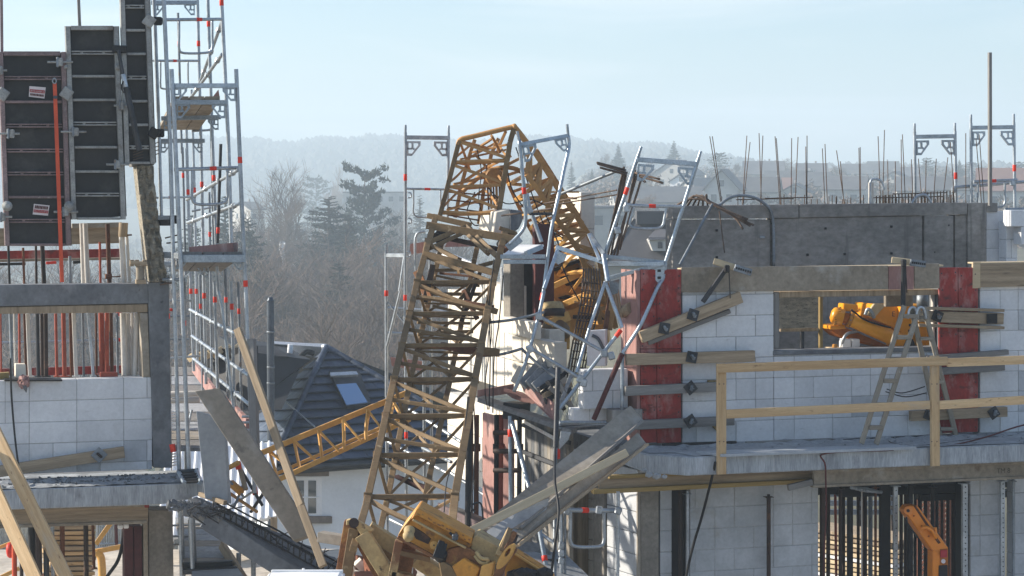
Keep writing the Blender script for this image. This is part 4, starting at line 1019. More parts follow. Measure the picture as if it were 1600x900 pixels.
pl_ = [(1285, 762, 12, 'prop_dark', 0, 'first dark prop beside the block pier of the lower opening'), (1294, 763, 9, 'prop_dark', 0, 'second dark prop from the block pier with a red hose before it'),
       (1305, 764, 6, 'prop_red', 0, 'slanting red prop behind the dark pair near the block pier'), (1313, 764, 8, 'prop_dark', 0, 'slim dark prop with a collar handle near the block pier'),
       (1328, 764, 14, 'prop_black', 0, 'thick black prop standing left of the steel channel'), (1341, 768, 7, 'prop_dark', 0, 'thin black prop between two thick ones'),
       (1346.5, 768, 3, 'pvc', 0, 'thin pale lath between the black props'), (1352, 768, 8, 'prop_dark', 0, 'rust dark prop hugging the grey steel channel'),
       (1360, 772, 10, 'galv_dull', 0, 'grey steel channel prop below the bundled wires'), (1368, 762, 6, 'prop_rust', 0, 'rust red prop beside the wide dark panel'),
       (1399, 760, 7, 'galv', 22, 'perforated bright post in the middle of the lower opening'), (1408, 760, 8, 'prop_dark', 0, 'dark rust prop right of the perforated bright post'),
       (1422, 760, 13, 'prop_black', 0, 'thick black prop behind the orange boom tip'), (1437, 762, 10, 'prop_black', 0, 'black prop above the orange boom arm'),
       (1446, 762, 8, 'prop_dark', 0, 'dark prop leaning close to the orange boom elbow'), (1457, 762, 9, 'prop_black', 0, 'black prop over the orange boom knuckle'),
       (1472, 760, 6, 'prop_dark', 0, 'thin dark prop before the clay tiles'), (1490, 758, 11, 'prop_dark', 0, 'thick rust dark prop at the edge of the clay tiles'),
       (1507, 756, 9, 'galv', 30, 'tall perforated steel post next to the outer block pier')]
for i, (x, y, w, m, h, lb) in enumerate(pl_):
    post(x, y, 1020, w / 128 * (.72 if h == 0 else 1), m, lb, -.15 - .35 * (i % 3) if h == 0 else .02, h, True, 3 if 'slanting' in lb else 0)
tag(pbox(RW, 1376, 758, 1392, 1020, .06, -.35, 'prop_black', 'form_gap_board', None), 'wide black formwork panel standing upright in the lower opening', 'panel')
tag(pbox(RW, 1511, 754, 1523, 1020, .3, -.1, 'roof_flat', 'form_gap_board', None), 'narrow dark panel between the perforated post and the outer block pier', 'panel')
# what lies beyond the lower opening in the sun
t = T('tile_stack', 'stack of clay roof tiles leaning in rows beyond the lower opening', 'tiles', P(1465, 1000, 33))
for r_ in range(6):
    for c_ in range(20):
        q = P(1436 + r_ * 12, 768 + c_ * 8.2, 36)
        put('roof_tile', box_mesh(.20, .03, .06, 'clay', .006), Matrix.Translation(q) @ Matrix.Rotation(-.9, 4, 'Z') @ Matrix.Rotation(.75, 4, 'Y'), t)
t = T('timber_stack', 'sunlit stack of pale boards beyond the dark props of the lower opening', 'timber', P(1330, 1000, 36))
rg = random.Random(12)
for k in range(17):
    q = P(1345 + rg.uniform(-4, 4), 832 + k * 7.5, 38); put('board', box_mesh(rg.uniform(1.9, 2.3), .8, .055, rg.choice(['light_wood', 'white', 'wood_old', 'light_wood', 'wood_old']), .006), Matrix.Translation(q) @ Matrix.Rotation(-.8, 4, 'Z'), t)
for (x, m, o__, lb_) in ((1350, 'prop_rust', -1.2, 'rust prop deep inside the lower opening behind the grey channel'), (1382, 'prop_red', -1.6, 'red prop deep inside the lower opening by the wide black panel'), (1415, 'prop_dark', -1.3, 'dark prop deep inside the lower opening behind the orange boom tip'), (1430, 'prop_black', -1.7, 'black prop deep inside the lower opening between the boom and clay tiles'), (1318, 'prop_dark', -1.5, 'dark prop deep inside the lower opening before the board stack'), (1464, 'prop_black', -1.0, 'black prop standing just before the clay tiles'), (1481, 'prop_dark', -1.4, 'dark prop half over the outer edge of the clay tiles')):
    post(x, 766, 1020, .045, m, lb_, o__)
t = T('steel_rack', 'dark rack of steel rails beyond the top of the lower opening', 'rack', P(1340, 1000, 40))
for y in (772, 786, 800): bar(P(1283, y, 40), P(1400, y, 40), .09, .08, 'galv_dull', t, 'rail')
for x in (1287, 1342, 1396): bar(P(x, 768, 40), P(x, 960, 40), .08, .08, 'prop_dark', t, 'upright')
t = T('formwork_beams', 'dark formwork beams running back under the right deck', 'beams', RW.at(2, 2.5, -1))
for k, (x, y) in enumerate(((1290, 766), (1345, 769), (1412, 762), (1470, 775))):
    c = RW.W(x, y, -.5); bar(c + u * -.3, c + u * 1.4, .08, .2, 'prop_black', t, 'beam', n)
for k in range(4):
    c = RW.W(1330 + 7 * k, 762 + 1.5 * k, .2); tube(c, c + u * .32 + Vector((0, 0, -.06)) - n * .2, .02, 'galv', t, 'tube_end')
# floor of the storey
put('floor_slab', box_mesh(sR - s_l + 1.0, 3.1, .1, 'conc_light', 0), RW.M((s_l + sR) / 2, -.03, -1.4), rb)
put('upper_floor', box_mesh(sR - s_l + 1.2, 2.7, .2, 'conc', 0), RW.M((s_l + sR) / 2 + .3, ZD - .11, -1.66), rb)
# perforated speckled panel, pale post and dark gear seen through the window
tag(pbox(RW, 1217, 460, 1279, 513, .04, -.75, 'broken', 'wood_wool_sheet', None), 'speckled grey wood wool sheet hanging at the left end of the window opening', 'panel')
t = T('window_scaffold', 'small trestle with a yellow green post inside the window opening', 'trestle', RW.W(1250, 560, -.9))
pbox(RW, 1281, 460, 1286, 600, .05, -.8, 'wood_yellow', 'post', t); pbox(RW, 1220, 513, 1284, 518, .05, -.82, 'wood_old', 'crossbar', t); pbox(RW, 1252, 518, 1257, 600, .05, -.84, 'darkmetal', 'leg', t)
pbox(RW, 1384, 457, 1427, 479, .06, -.5, 'wood_board', 'hanging_board', rb)
tag(lathe([(0, .07), (1, .07)], RW.W(1441, 459, -.6), RW.W(1441, 480, -.6), 'galv_dull', None, 'bucket'), 'grey metal drum end hanging at the top of the window opening', 'drum')

# rear wall that rises above the boards, with cast joints and rebar in its head
BW = Plane(1300, 29.1, 17.0)
bw = T('rear_wall', 'tall dark grey cast concrete wall with rebar sticking out of its head', 'wall', BW.at(*BW.sz(1300, 560)))
def wallpiece(x0, y0, x1, y1, dep, off, m='conc_wall', nm='wall_panel', y0b=None, y1b=None):
    return prism([BW.W(x0, y0, off), BW.W(x1, y0 if y0b is None else y0b, off), BW.W(x1, y1 if y1b is None else y1b, off), BW.W(x0, y1, off)], -BW.n * dep, m, bw, nm, .006)
wallpiece(1051, 343.5, 1203.5, 640, .26, 0); wallpiece(1209, 341.5, 1441.5, 640, .25, .0, y0b=337); wallpiece(1444.5, 337, 1490, 640, .25, .022)
wallpiece(1492, 336, 1510.5, 640, .25, -.02); wallpiece(1512.5, 317, 1541, 640, .28, .015)
wallpiece(1051, 322, 1248, 342, .27, .030, y0b=319.5, y1b=340.5); wallpiece(1249.5, 319.5, 1511.5, 340, .27, .036, y0b=316.5, y1b=335)
put('wall_core', box_mesh(4.0, .2, 2.2, 'conc_wall', 0), BW.M(*BW.sz(1296, 480, -.06), -.16), bw)
wallpiece(1541, 317, 1559, 331, .27, .015, nm='wall_ledge')
for x, y in ((1208, 400), (1262, 398), (1393, 396), (1120, 402), (1320, 397), (1460, 394), (1120, 360), (1290, 357), (1393, 354), (1482, 352)): put('tie_hole', box_mesh(.03, .02, .03, 'prop_black', .004), BW.M(*BW.sz(x, y, .012), .012), bw)
for x, y0, x1, y1 in [(1109, 213, 1128, 320), (1113, 213, 1129, 318), (1167, 212, 1160, 318), (1172, 222, 1161, 316), (1186, 208, 1190, 318), (1192, 212, 1188, 318), (1211, 213, 1219, 318), (1213, 216, 1221, 318),
        (1237, 216, 1236, 318), (1247, 214, 1242, 318), (1259, 229, 1260, 318), (1261, 212, 1261, 318), (1285, 232, 1289, 317), (1289, 225, 1293, 317), (1307, 235, 1320, 317), (1313, 252, 1319, 317),
        (1342, 231, 1344, 317), (1344, 230, 1345, 317), (1372, 213, 1376, 317), (1382, 203, 1379, 317), (1387, 252, 1388, 317), (1399, 252, 1399, 317), (1410, 210, 1415, 317), (1408, 218, 1409, 317),
        (1424, 249, 1427, 317), (1435, 248, 1441, 316), (1447, 250, 1446, 316), (1463, 248, 1458, 316), (1481, 246, 1472, 316), (1509, 208, 1509, 316), (1525, 217, 1534, 316), (1530, 210, 1538, 316), (1485, 222, 1492, 316)]:
    o_ = -.06 - .12 * rnd.random()
    tube(BW.W(x, y0, o_), BW.W(x1, y1 + 6, o_),   .006, 'rebar', bw, 'rebar', 6)
for k in range(26):
    x = 1365 + k * 5; o_ = -.10
    rope([BW.W(x, 322, o_), BW.W(x, 306 - k * .35, o_), BW.W(x + 4, 306 - k * .35, o_), BW.W(x + 4, 322, o_)], .0045, 'rebar', bw, 'stirrup', 5, 0)
for (a, b, y) in ((1150, 1240, 312), (1195, 1270, 310), (1395, 1480, 303), (1365, 1475, 309)): tube(BW.W(a, y, -.08), BW.W(b, y - 2, -.08), .008, 'rebar', bw, 'rebar', 6)
rg = random.Random(2)
for k in range(34):
    x = rg.uniform(1140, 1500); tube(BW.W(x, rg.uniform(303, 312), -.12), BW.W(x, 322, -.12), .006, 'rebar', bw, 'rebar', 5)
# conduit loops out of the wall head
rope([BW.W(1360, 320, -.1), BW.W(1360, 285, -.1), BW.W(1368, 280, -.1), BW.W(1377, 284, -.1), BW.W(1381, 297, -.1)], .017, 'galv', bw, 'conduit', 8)
for x in (1358.5, 1364): tube(BW.W(x, 285, -.1), BW.W(x, 322, -.1), .015, 'pvc', bw, 'conduit_stub', 8)
rope([BW.W(1424, 318, -.05), BW.W(1433, 307, -.05), BW.W(1446, 305, -.05), BW.W(1453, 314, -.05), BW.W(1454, 320, -.05)], .022, 'galv', bw, 'conduit', 8)
rope([BW.W(1118, 326, .1), BW.W(1140, 309, .1), BW.W(1165, 306, .1), BW.W(1190, 315, .1), BW.W(1207, 340, .05), BW.W(1209, 416, .05)], .020, 'galv_dull', bw, 'conduit', 8)
put('tie_cone', box_mesh(.07, .03, .035, 'conc_light', .01), BW.M(*BW.sz(1191, 371, .02), .02), bw)
# timber pole and the two frames on the wall head
tag(pbar(BW, 1546.5, 82, 1547, 322, .045, .045, .12, 'wood_grey', 'timber_pole', None), 'slim timber pole standing upright through the second scaffold frame', 'pole')
def wall_frame(xl, xr, yt, yb, label, redy, off=-.02, s=1.0):
    t = T('wall_scaffold', label, 'scaffold', BW.W(xl, yb, off), 'scaffold frames on the rear wall')
    TL, TR, BL, BR = BW.W(xl, yt, off), BW.W(xr, yt - 1, off), BW.W(xl + 1, yb, off), BW.W(xr + 2, yb, off)
    frame_pair(t, TL, TR, BL, BR, 'galv', .021, .14)
    band(TR, BR, (redy - yt) / (yb - yt), .021, t, .09)
    return t
t = wall_frame(1429, 1492, 193, 330, 'galvanised scaffold frame on the wall head left of the timber pole', 275, -.45)
t2 = wall_frame(1517, 1584, 179, 345, 'galvanised scaffold frame around the timber pole on the wall head', 263, -.35)
tube(BW.W(1490, 293, -.4), BW.W(1600, 284, -.4), .024, 'galv', t2, 'guardrail'); coupler(BW.W(1490, 297, -.4), t2); coupler(BW.W(1582, 286, -.3), t2)
guard_loop(BW.W(1521, 284, -.3), BW.W(1589, 281, -.3), Vector((0, 0, -.36)), t2, 'galv', .016, .1, .72, .45)
tube(BW.W(1570, 328, -.3), BW.W(1640, 326, -.3), .03, 'galv', t2, 'ledger')
# white block steps at the far end, sunlit from the side
for (x0, y0, x1, y1, of) in ((1541, 330, 1580, 414, -.03), (1572, 345, 1590, 414, .25), (1579, 328, 1640, 354, .5), (1595, 354, 1640, 382, .5)):
    s0, s1, z0, z1 = rect(BW, x0, y0, x1, y1, of)
    blocks(rb, BW, [(s0, s1, z0, z1)], 'block', z1 - 2, of, seed=int(x0))

# ---- things on and before the right building
# timber railing
t = T('timber_railing', 'fresh timber guardrail of two rails nailed to posts along the deck edge', 'railing', RW.W(1290, 745, fr))
GF = fr + .02
def gbar(x0, y0, x1, y1, w, dep, off, nm): return pbar(RW, x0, y0, x1, y1, w, dep, off, 'wood_new', nm, t)
gbar(1127, 568, 1127, 741, .105, .05, GF + .05, 'post'); gbar(1460, 556, 1461, 728, .105, .05, GF + .05, 'post')
gbar(1120, 575.5, 1480, 564, .10, .035, GF + .10, 'rail'); gbar(1480, 566.5, 1680, 559.5, .10, .035, GF + .10, 'rail')
gbar(1134, 647, 1453, 632.5, .10, .035, GF + .045, 'rail'); gbar(1467, 633, 1680, 620, .10, .035, GF + .045, 'rail')
for x in (1124, 1131, 1456, 1464):
    for y in (600, 690): put('nail', box_mesh(.012, .012, .012, 'darkmetal', .003), RW.M(*RW.sz(x, y, GF + .052), GF + .052), t)
# stepladder
t = T('step_ladder', 'worn double stepladder standing on the deck before the window opening', 'ladder', RW.W(1420, 692, .4))
def lad(x0, y0, x1, y1, o0, o1, nm='stile', w=.062): return bar(RW.W(x0, y0, o0), RW.W(x1, y1, o1), w, .028, 'ladder', t, nm, n)
A_ = ((1413, 478, 1346, 693), (1437, 478, 1369, 694)); B_ = ((1424, 480, 1471, 690), (1444, 480, 1496, 690))
for (x0, y0, x1, y1) in A_: lad(x0, y0, x1, y1, .42, .85)
for (x0, y0, x1, y1) in B_: lad(x0, y0, x1, y1, .40, .12)
for yy in (494, 527, 561, 595, 632, 668):
    k = (yy - 478) / 215; o_ = .42 + .43 * k
    bar(RW.W(lin(1413, 1346, k) + 3, yy, o_), RW.W(lin(1437, 1369, k) + 1, yy, o_), .05, .07, 'ladder', t, 'rung', n)
    k = (yy - 480) / 210; o_ = .40 - .28 * k
    bar(RW.W(lin(1424, 1471, k) + 2, yy + 2, o_), RW.W(lin(1444, 1496, k) + 1, yy + 2, o_), .04, .06, 'ladder', t, 'rung', n)
for dx in (0, 13): rope([RW.W(1418 + dx, 498, .47), RW.W(1421 + dx, 484, .47), RW.W(1426 + dx, 480, .47), RW.W(1431 + dx, 484, .46), RW.W(1434 + dx, 498, .45)], .016, 'galv', t, 'hinge', 8, 4)
rope([RW.W(1386, 608, .72), RW.W(1410, 614, .5), RW.W(1445, 604, .3)], .007, 'black', t, 'spreader_cord'); rope([RW.W(1384, 612, .72), RW.W(1415, 620, .5), RW.W(1447, 614, .3)], .007, 'black', t, 'spreader_cord')
# formwork clamps holding the boards' heads
def clamp(hx0, hy0, hx1, hy1, px, py, qx, qy, label):
    t = T('formwork_clamp', label, 'clamp', RW.W(qx, qy, .18), 'clamps over the wall head boards')
    bar(RW.W(hx0, hy0, .15), RW.W(hx1, hy1, .32), .075, .05, 'light_wood', t, 'head_arm', n)
    a, b = RW.W(lin(hx0, hx1, .55), lin(hy0, hy1, .55), .30), RW.W(hx1, hy1, .34)
    o = bar(a, b, .08, .05, 'galv_dull', t, 'slotted_rail', n)
    for k in range(7): put('slot', box_mesh(.018, .01, .025, 'prop_black', 0), Matrix.Translation(a.lerp(b, (k + .6) / 7.5) + n * .028), o)
    put('wedge_lock', box_mesh(.06, .07, .09, 'prop_black', .012), Matrix.Translation(RW.W(px, py + 2, .3)), t)
    bar(RW.W(px, py, .26), RW.W(qx, qy, .2), .05, .04, 'darkmetal', t, 'strut', n)
    tube(RW.W(px + 3, py + 6, .28), RW.W(px + 5, py + 48, .18), .007, 'darkmetal', t, 'tie_wire', 6)
clamp(1115, 408, 1174, 426, 1136, 418, 1098, 472, 'pale slotted clamp tilted over the boards with a black strut, near the deck end')
clamp(1393, 406, 1446, 413, 1412, 409, 1411, 480, 'pale slotted clamp over the boards just above the stepladder')
# cables
tag(rope([RW.W(1118, 722, fr + .02), RW.W(1110, 756, fr - .1), RW.W(1096, 810, .5), RW.W(1084, 850, .3), RW.W(1074, 892, .25), RW.W(1066, 940, .2)], .016, 'black', None, 'black_cable'), 'black cable hanging slantwise from the deck edge across the lower wall', 'cable')
tag(rope([RW.at(*RW.sz(1680, 652, .5), .5), RW.W(1600, 664, .5), RW.W(1540, 683, .7), RW.W(1480, 697, fr - .1), RW.W(1420, 703, fr - .02), RW.W(1292, 708, fr + .02), RW.W(1290, 730, fr + .04), RW.W(1291, 800, .6), RW.W(1288, 860, .45), RW.W(1286, 960, .4)], .010, 'darkred', None, 'red_cable'), 'thin dark red cable running over the deck and down beside the block pier', 'cable')
tag(rope([dk(1374, 680), dk(1388, 690), dk(1400, 694), dk(1440, 697), dk(1530, 686), dk(1600, 680)], .014, 'black', None, 'black_hose'), 'black hose lying on the deck at the foot of the stepladder', 'hose')
# mixing pump seen in the window
t = T('mortar_pump', 'orange yellow machine with an electric motor and sloping barrel behind the window opening', 'machine', RW.W(1380, 560, -1.0))
o_ = -.95
def w2(px, py, o=o_): return RW.W(px, py, o)
lathe([(0, .07), (.04, .082), (1, .10)], w2(1326, 499, -.85), w2(1412, 535, -.62), 'machine', t, 'barrel', 28)
lathe([(0, .085), (.0, .10), (1, .10), (1.0, .08)], w2(1325, 498.5, -.86), w2(1330, 500.5, -.85), 'crane_y', t, 'flange', 28)
lathe([(0, .05), (.12, .088), (.25, .102), (1, .102)], w2(1298, 491, -.93), w2(1318, 496.5, -.87), 'machine', t, 'motor', 24)
lathe([(0, .07), (1, .07)], w2(1316, 496, -.88), w2(1327, 499, -.86), 'machine_dark', t, 'neck', 20)
for k in range(9):
    a = -1.2 + k * .3; c = w2(1308, 493.5, -.91)
    put('cooling_rib', box_mesh(.10, .012, .02, 'crane_y', .003), Matrix.Translation(c + Vector((0, -.102 * math.cos(a), .102 * math.sin(a)))) @ Matrix.Rotation(-.25, 4, 'Y'), t)
prism([w2(1318, 474, -.88), w2(1341, 476, -.88), w2(1342, 488, -.88), w2(1317, 486, -.88)], -n * .16, 'machine', t, 'terminal_box', .012)
hop = prism([w2(1366, 475, -.75), w2(1385, 477, -.8), w2(1407, 478, -.8), w2(1408, 512, -.75), w2(1398, 514, -.75), w2(1362, 498, -.75)], -n * .55, 'machine', t, 'hopper', .012)
prism([w2(1366, 474.5, -.72), w2(1385, 476.5, -.72), w2(1366, 497, -.72), w2(1354, 492, -.72)], -n * .04, 'light_wood', t, 'hopper_lip', .008)
prism([w2(1408, 478, -.7), w2(1448, 476, -.7), w2(1453, 545, -.7), w2(1420, 547, -.7), w2(1404, 516, -.7)], -n * .6, 'machine', t, 'casing', .015)
lathe([(0, .14), (1, .14)], w2(1412, 541, -.69), w2(1412, 541, -.62), 'prop_black', t, 'wheel', 24)
for (x, y) in ((1421, 517), (1422, 508)): put('bolt_hole', box_mesh(.035, .006, .03, 'prop_black', .004), RW.M(*RW.sz(x, y, -.698), -.698), t)
writing('E', (1396, 491), .09, 'ink', t, RW, -.745)
prism([w2(1296, 513, -.95), w2(1322, 512, -.95), w2(1400, 545, -.8), w2(1396, 548, -.8), w2(1345, 536, -.9), w2(1312, 526, -.95)], -n * .3, 'machine_dark', t, 'cradle', .01)
prism([w2(1297, 509, -.92), w2(1320, 507, -.92), w2(1322, 514, -.92), w2(1297, 515, -.92)], -n * .34, 'machine', t, 'motor_foot', .008)
rope([w2(1315, 545, -.85), w2(1318, 530, -.8), w2(1325, 521, -.8), w2(1342, 517, -.82)], .02, 'galv', t, 'hose', 8)
bar(w2(1300, 547, -.9), w2(1452, 545, -.85), .05, .5, 'light_wood', t, 'skid', n)
for x in (1306, 1355, 1440): bar(w2(x, 548, -.95), w2(x, 640, -.95), .08, .08, 'galv_dull', t, 'stand_leg', n)
prism([w2(1303, 538, -.8), w2(1309, 538, -.8), w2(1309, 547, -.8), w2(1303, 547, -.8)], -n * .06, 'crane_y', t, 'lug', .008)
for (x0, x1) in ((1316, 1330), (1332, 1344)): prism([w2(x0, 529, -.8), w2(x1, 530, -.8), w2(x1, 545, -.8), w2(x0, 544, -.8)], -n * .1, 'white', t, 'valve_box', .01)
rope([w2(1352, 492, -.7), w2(1356, 483, -.68), w2(1362, 488, -.66), w2(1366, 497, -.66)], .022, 'galv', t, 'lifting_eye', 8)
for x in (1434, 1452): bar(w2(x, 502, -.6), w2(x, 546, -.6), .05, .05, 'machine', t, 'guard_bar', n)
for k in range(8):                                 # bolts of the flange, a drain hose and the barrel's strap
    a = k * .785; put('bolt', box_mesh(.018, .018, .018, 'galv_dull', .005), Matrix.Translation(w2(1327.5, 499.5, -.855) + Vector((.01 * math.sin(a), -.095 * math.cos(a), .095 * math.sin(a)))), t)
rope([w2(1330, 484, -.72), w2(1338, 490, -.72), w2(1350, 499, -.70), w2(1372, 507, -.66), w2(1392, 512, -.6)], .012, 'black', t, 'power_cable', 6)
# orange boom in the lower opening
t = T('loader_boom', 'bright orange loader boom reaching up between the dark props of the lower opening', 'crane', RW.W(1470, 960, .35))
bo = .45
def w3(px, py, o=bo): return RW.W(px, py, o)
arm = prism([w3(1413, 798), w3(1420, 790), w3(1434, 790), w3(1482, 856), w3(1470, 872), w3(1455, 858)], -n * .16, 'orange', t, 'boom_arm', .012)
prism([w3(1427, 790, bo + .004), w3(1431, 790, bo + .004), w3(1470, 848, bo + .004), w3(1466, 850, bo + .004)], -n * .01, 'prop_rust', arm, 'groove')
lathe([(0, .05), (1, .05)], w3(1419, 798, bo + .02), w3(1419, 798, bo - .18), 'orange', arm, 'pivot', 16); lathe([(0, .02), (1, .02)], w3(1419, 798, bo + .03), w3(1419, 798, bo + .01), 'prop_dark', arm, 'pin', 10)
for (x, y) in ((1428, 806), (1440, 822), (1451, 838)): put('bolt', box_mesh(.02, .02, .02, 'machine_dark', .006), RW.M(*RW.sz(x, y, bo + .006), bo + .006), arm)
up = prism([w3(1458, 860), w3(1482, 854), w3(1483, 960), w3(1457, 960)], -n * .15, 'orange', t, 'boom_post', .012)
prism([w3(1469, 858, bo + .004), w3(1481, 857, bo + .004), w3(1482, 900, bo + .004), w3(1468, 900, bo + .004)], -n * .01, 'machine_dark', up, 'side_plate')
prism([w3(1470, 860, bo + .02), w3(1480, 859, bo + .02), w3(1480, 871, bo + .02), w3(1470, 871, bo + .02)], -n * .02, 'label_red', up, 'warning_sticker')
lathe([(0, .026), (1, .026)], w3(1474, 877, bo + .02), w3(1474, 877, bo), 'label_white', up, 'round_sticker', 14)
prism([w3(1468, 884, bo + .02), w3(1481, 883, bo + .02), w3(1482, 930, bo + .02), w3(1467, 930, bo + .02)], -n * .03, 'prop_black', up, 'dark_cover', .005)
rope([w3(1440, 826, bo + .05), w3(1447, 824, bo + .07), w3(1456, 829, bo + .08), w3(1462, 840, bo + .06), w3(1461, 824, bo + .05)], .022, 'orange', t, 'hook', 8)
rope([w3(1416, 808, bo + .03), w3(1419, 822, bo + .06), w3(1428, 832, bo + .05), w3(1434, 840, bo + .03)], .012, 'black', t, 'hydraulic_hose', 8)

# ================================================================ the unfinished building on the left
LW = Plane(120, 26.2, 16.0)
ln, lu = LW.n, LW.u
lb = T('building_shell', 'grey concrete and white block building shell with a open window full of props', 'building', LW.at(0, 0))
def qprism(pl, pts, dep, off, m, nm, par, bev=.006):
    return prism([pl.W(x, y, off) for x, y in pts], -pl.n * dep, m, par, nm, bev)
# blocks under the opening, following the slight lean
ZL = LW.sz(120, 738)[1]
s0, s1 = LW.sz(-60, 660)[0], LW.sz(238, 660)[0]
ztop = LW.sz(120, 592)[1]
blocks(lb, LW, [(s0, s1, ZL, ztop)], 'block', ztop - .25 * 6, 0, w=.55, seed=21)
qprism(LW, [(231, 441), (263, 441), (269, 731), (240, 731)], .3, .02, 'conc', 'concrete_column', lb)
qprism(LW, [(-60, 446), (231, 443), (232, 474), (-60, 480)], .28, .015, 'conc', 'ring_beam', lb)
qprism(LW, [(-60, 481), (231, 475), (231, 488), (-60, 491)], .3, -.005, 'wood_old', 'head_board', lb)
qprism(LW, [(219, 489), (231, 489), (235, 590), (223, 590)], .28, -.01, 'wood_board', 'jamb_board', lb)
# slab with its crumbled right end
frl = .80
def ldk(px, py, z=None):
    z = ZL if z is None else z
    t = (HC - z) / ((py - YH) / F); return Vector(((px - CX) / F * t, t, z))
se = LW.sz(322, 760, frl)[0]; sw = LW.sz(-80, 760)[0]
bm = bmesh.new(); zt = LW.sz(160, 760, frl)[1]; zb = LW.sz(160, 790, frl)[1]
prof = [(sw, zt), (se, zt), (se, zb + .07), (se - .12, zb + .07), (se - .22, zb + .03), (se - .38, zb - .0), (se - .55, zb - .015), (sw, zb)]
va = [bm.verts.new(LW.at(s, z, frl)) for s, z in prof]; vb = [bm.verts.new(LW.at(s, z, -.4)) for s, z in prof]
bm.faces.new(va); bm.faces.new(vb[::-1])
for i in range(len(prof)): bm.faces.new((va[i], vb[i], vb[(i + 1) % len(prof)], va[(i + 1) % len(prof)]))
bmesh.ops.recalc_face_normals(bm, faces=bm.faces); bmesh.ops.bevel(bm, geom=bm.edges[:], offset=.008, segments=1, affect='EDGES')
from_bm('deck_slab', bm, 'conc_edge', lb)
bm = bmesh.new(); rg = random.Random(5); nx, ny = 46, 8; rows = []
for j in range(ny + 1):
    rows.append([bm.verts.new(LW.at(lin(sw, se - .12 - (.25 if j < 4 and i == nx else 0), i / nx), zt + .006 + rg.uniform(0, .012) + (.035 * rg.random() if 4 < j < 7 else 0), lin(frl - .02, .0, j / ny))) for i in range(nx + 1)])
for a, b in zip(rows, rows[1:]):
    for i in range(nx): bm.faces.new((a[i], a[i + 1], b[i + 1], b[i]))
from_bm('screed', bm, 'conc_light', lb)
bm = bmesh.new()
for i in range(200):
    c = LW.at(rg.uniform(sw, se - .3), zt + .02, rg.choice((rg.uniform(.02, .2), rg.uniform(.3, .5), rg.uniform(.02, .75)))); s = rg.uniform(.006, .03)
    bmesh.ops.create_cube(bm, size=1, matrix=Matrix.Translation(c) @ Matrix.Rotation(rg.uniform(0, 3), 4, (rg.random(), rg.random(), 1)) @ Matrix.Diagonal((s * 1.6, s, s * .6, 1)))
o = from_bm('rubble', bm, 'conc', lb); o['kind'] = 'stuff'
def lbox(x0, y0, x1, y1, w, dep, off, m, nm, par): return pbar(LW, x0, y0, x1, y1, w, dep, off, m, nm, par)
eb = lbox(-60, 811, 231, 802, .19, .06, .60, 'wood_old', 'edge_beam', lb)
lbox(-60, 796, 231, 789, .03, .09, .62, 'wood_board', 'flange', eb); lbox(-60, 824, 229, 815, .035, .09, .62, 'wood_board', 'flange', eb)
put('red_end', box_mesh(.05, .1, .035, 'redform', .004), LW.M(*LW.sz(229, 790, .625), .625), eb)
# lower storey of the left building
qprism(LW, [(232, 797), (270, 797), (273, 1050), (234, 1050)], .35, -.02, 'conc_tan', 'concrete_column', lb)
qprism(LW, [(224, 800), (231, 800), (233, 1050), (226, 1050)], .2, 0, 'wood_board', 'column_form_edge', lb)
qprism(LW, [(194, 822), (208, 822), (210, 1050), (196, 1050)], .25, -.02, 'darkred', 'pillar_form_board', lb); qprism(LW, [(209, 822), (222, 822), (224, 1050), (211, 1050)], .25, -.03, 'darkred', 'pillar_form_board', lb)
put('floor_slab', box_mesh(se - sw, 2.2, .1, 'conc_light', 0), LW.M((se + sw) / 2, -.03, -.9), lb)
put('upper_floor', box_mesh(s1 - s0 + .2, 3.2, .2, 'conc', 0), LW.M((s1 + s0) / 2 - .1, zt - .12, -1.8), lb)
# leaning timber on the deck
t = T('loose_waler', 'weathered timber with a square anchor plate leaning on the left deck against the blocks', 'timber', LW.W(100, 735, .1))
o = lbox(-10, 738, 194, 706, .13, .08, .14, 'wood_old', 'timber', t)
c = LW.W(155, 711, .155); W = LW.M(*LW.sz(155, 711, .155), .155) @ Matrix.Rotation(.75, 4, 'Y')
pp = put('anchor_plate', box_mesh(.14, .015, .14, 'galv_dull', .004), W, o); put('wing_nut', box_mesh(.08, .05, .03, 'prop_dark', .008), W @ Matrix.Translation((0, -.03, 0)), pp)
tag(rope([LW.W(16, 560, .1), LW.W(18, 620, .1), LW.W(24, 690, .15), LW.W(30, 735, .25), LW.W(33, 752, .6)], .012, 'black', None, 'black_cable'), 'thin black cable hanging down the white blocks of the left shell', 'cable')
t = T('cloth_bundle', 'small pinkish rag caught on the block ledge', 'rag', LW.W(37, 600, .1))
bm = bmesh.new(); bmesh.ops.create_icosphere(bm, subdivisions=3, radius=.1, matrix=Matrix.Translation(LW.W(37, 597, .08)) @ Matrix.Diagonal((.6, .4, .75, 1)))
for v in bm.verts: v.co += Vector((rg.uniform(-1, 1), rg.uniform(-1, 1), rg.uniform(-1, 1))) * .022
from_bm('cloth', bm, 'pinkform', t); bm = bmesh.new(); sweep(bm, [LW.W(37, 600, .1), LW.W(40, 608, .12), LW.W(41, 613, .1)], .03, 6, .006); from_bm('cloth_tail', bm, 'conc', t)
lbox(6, 567 + 26, 96, 593, .02, .25, .06, 'prop_black', 'sill_strip', lb)
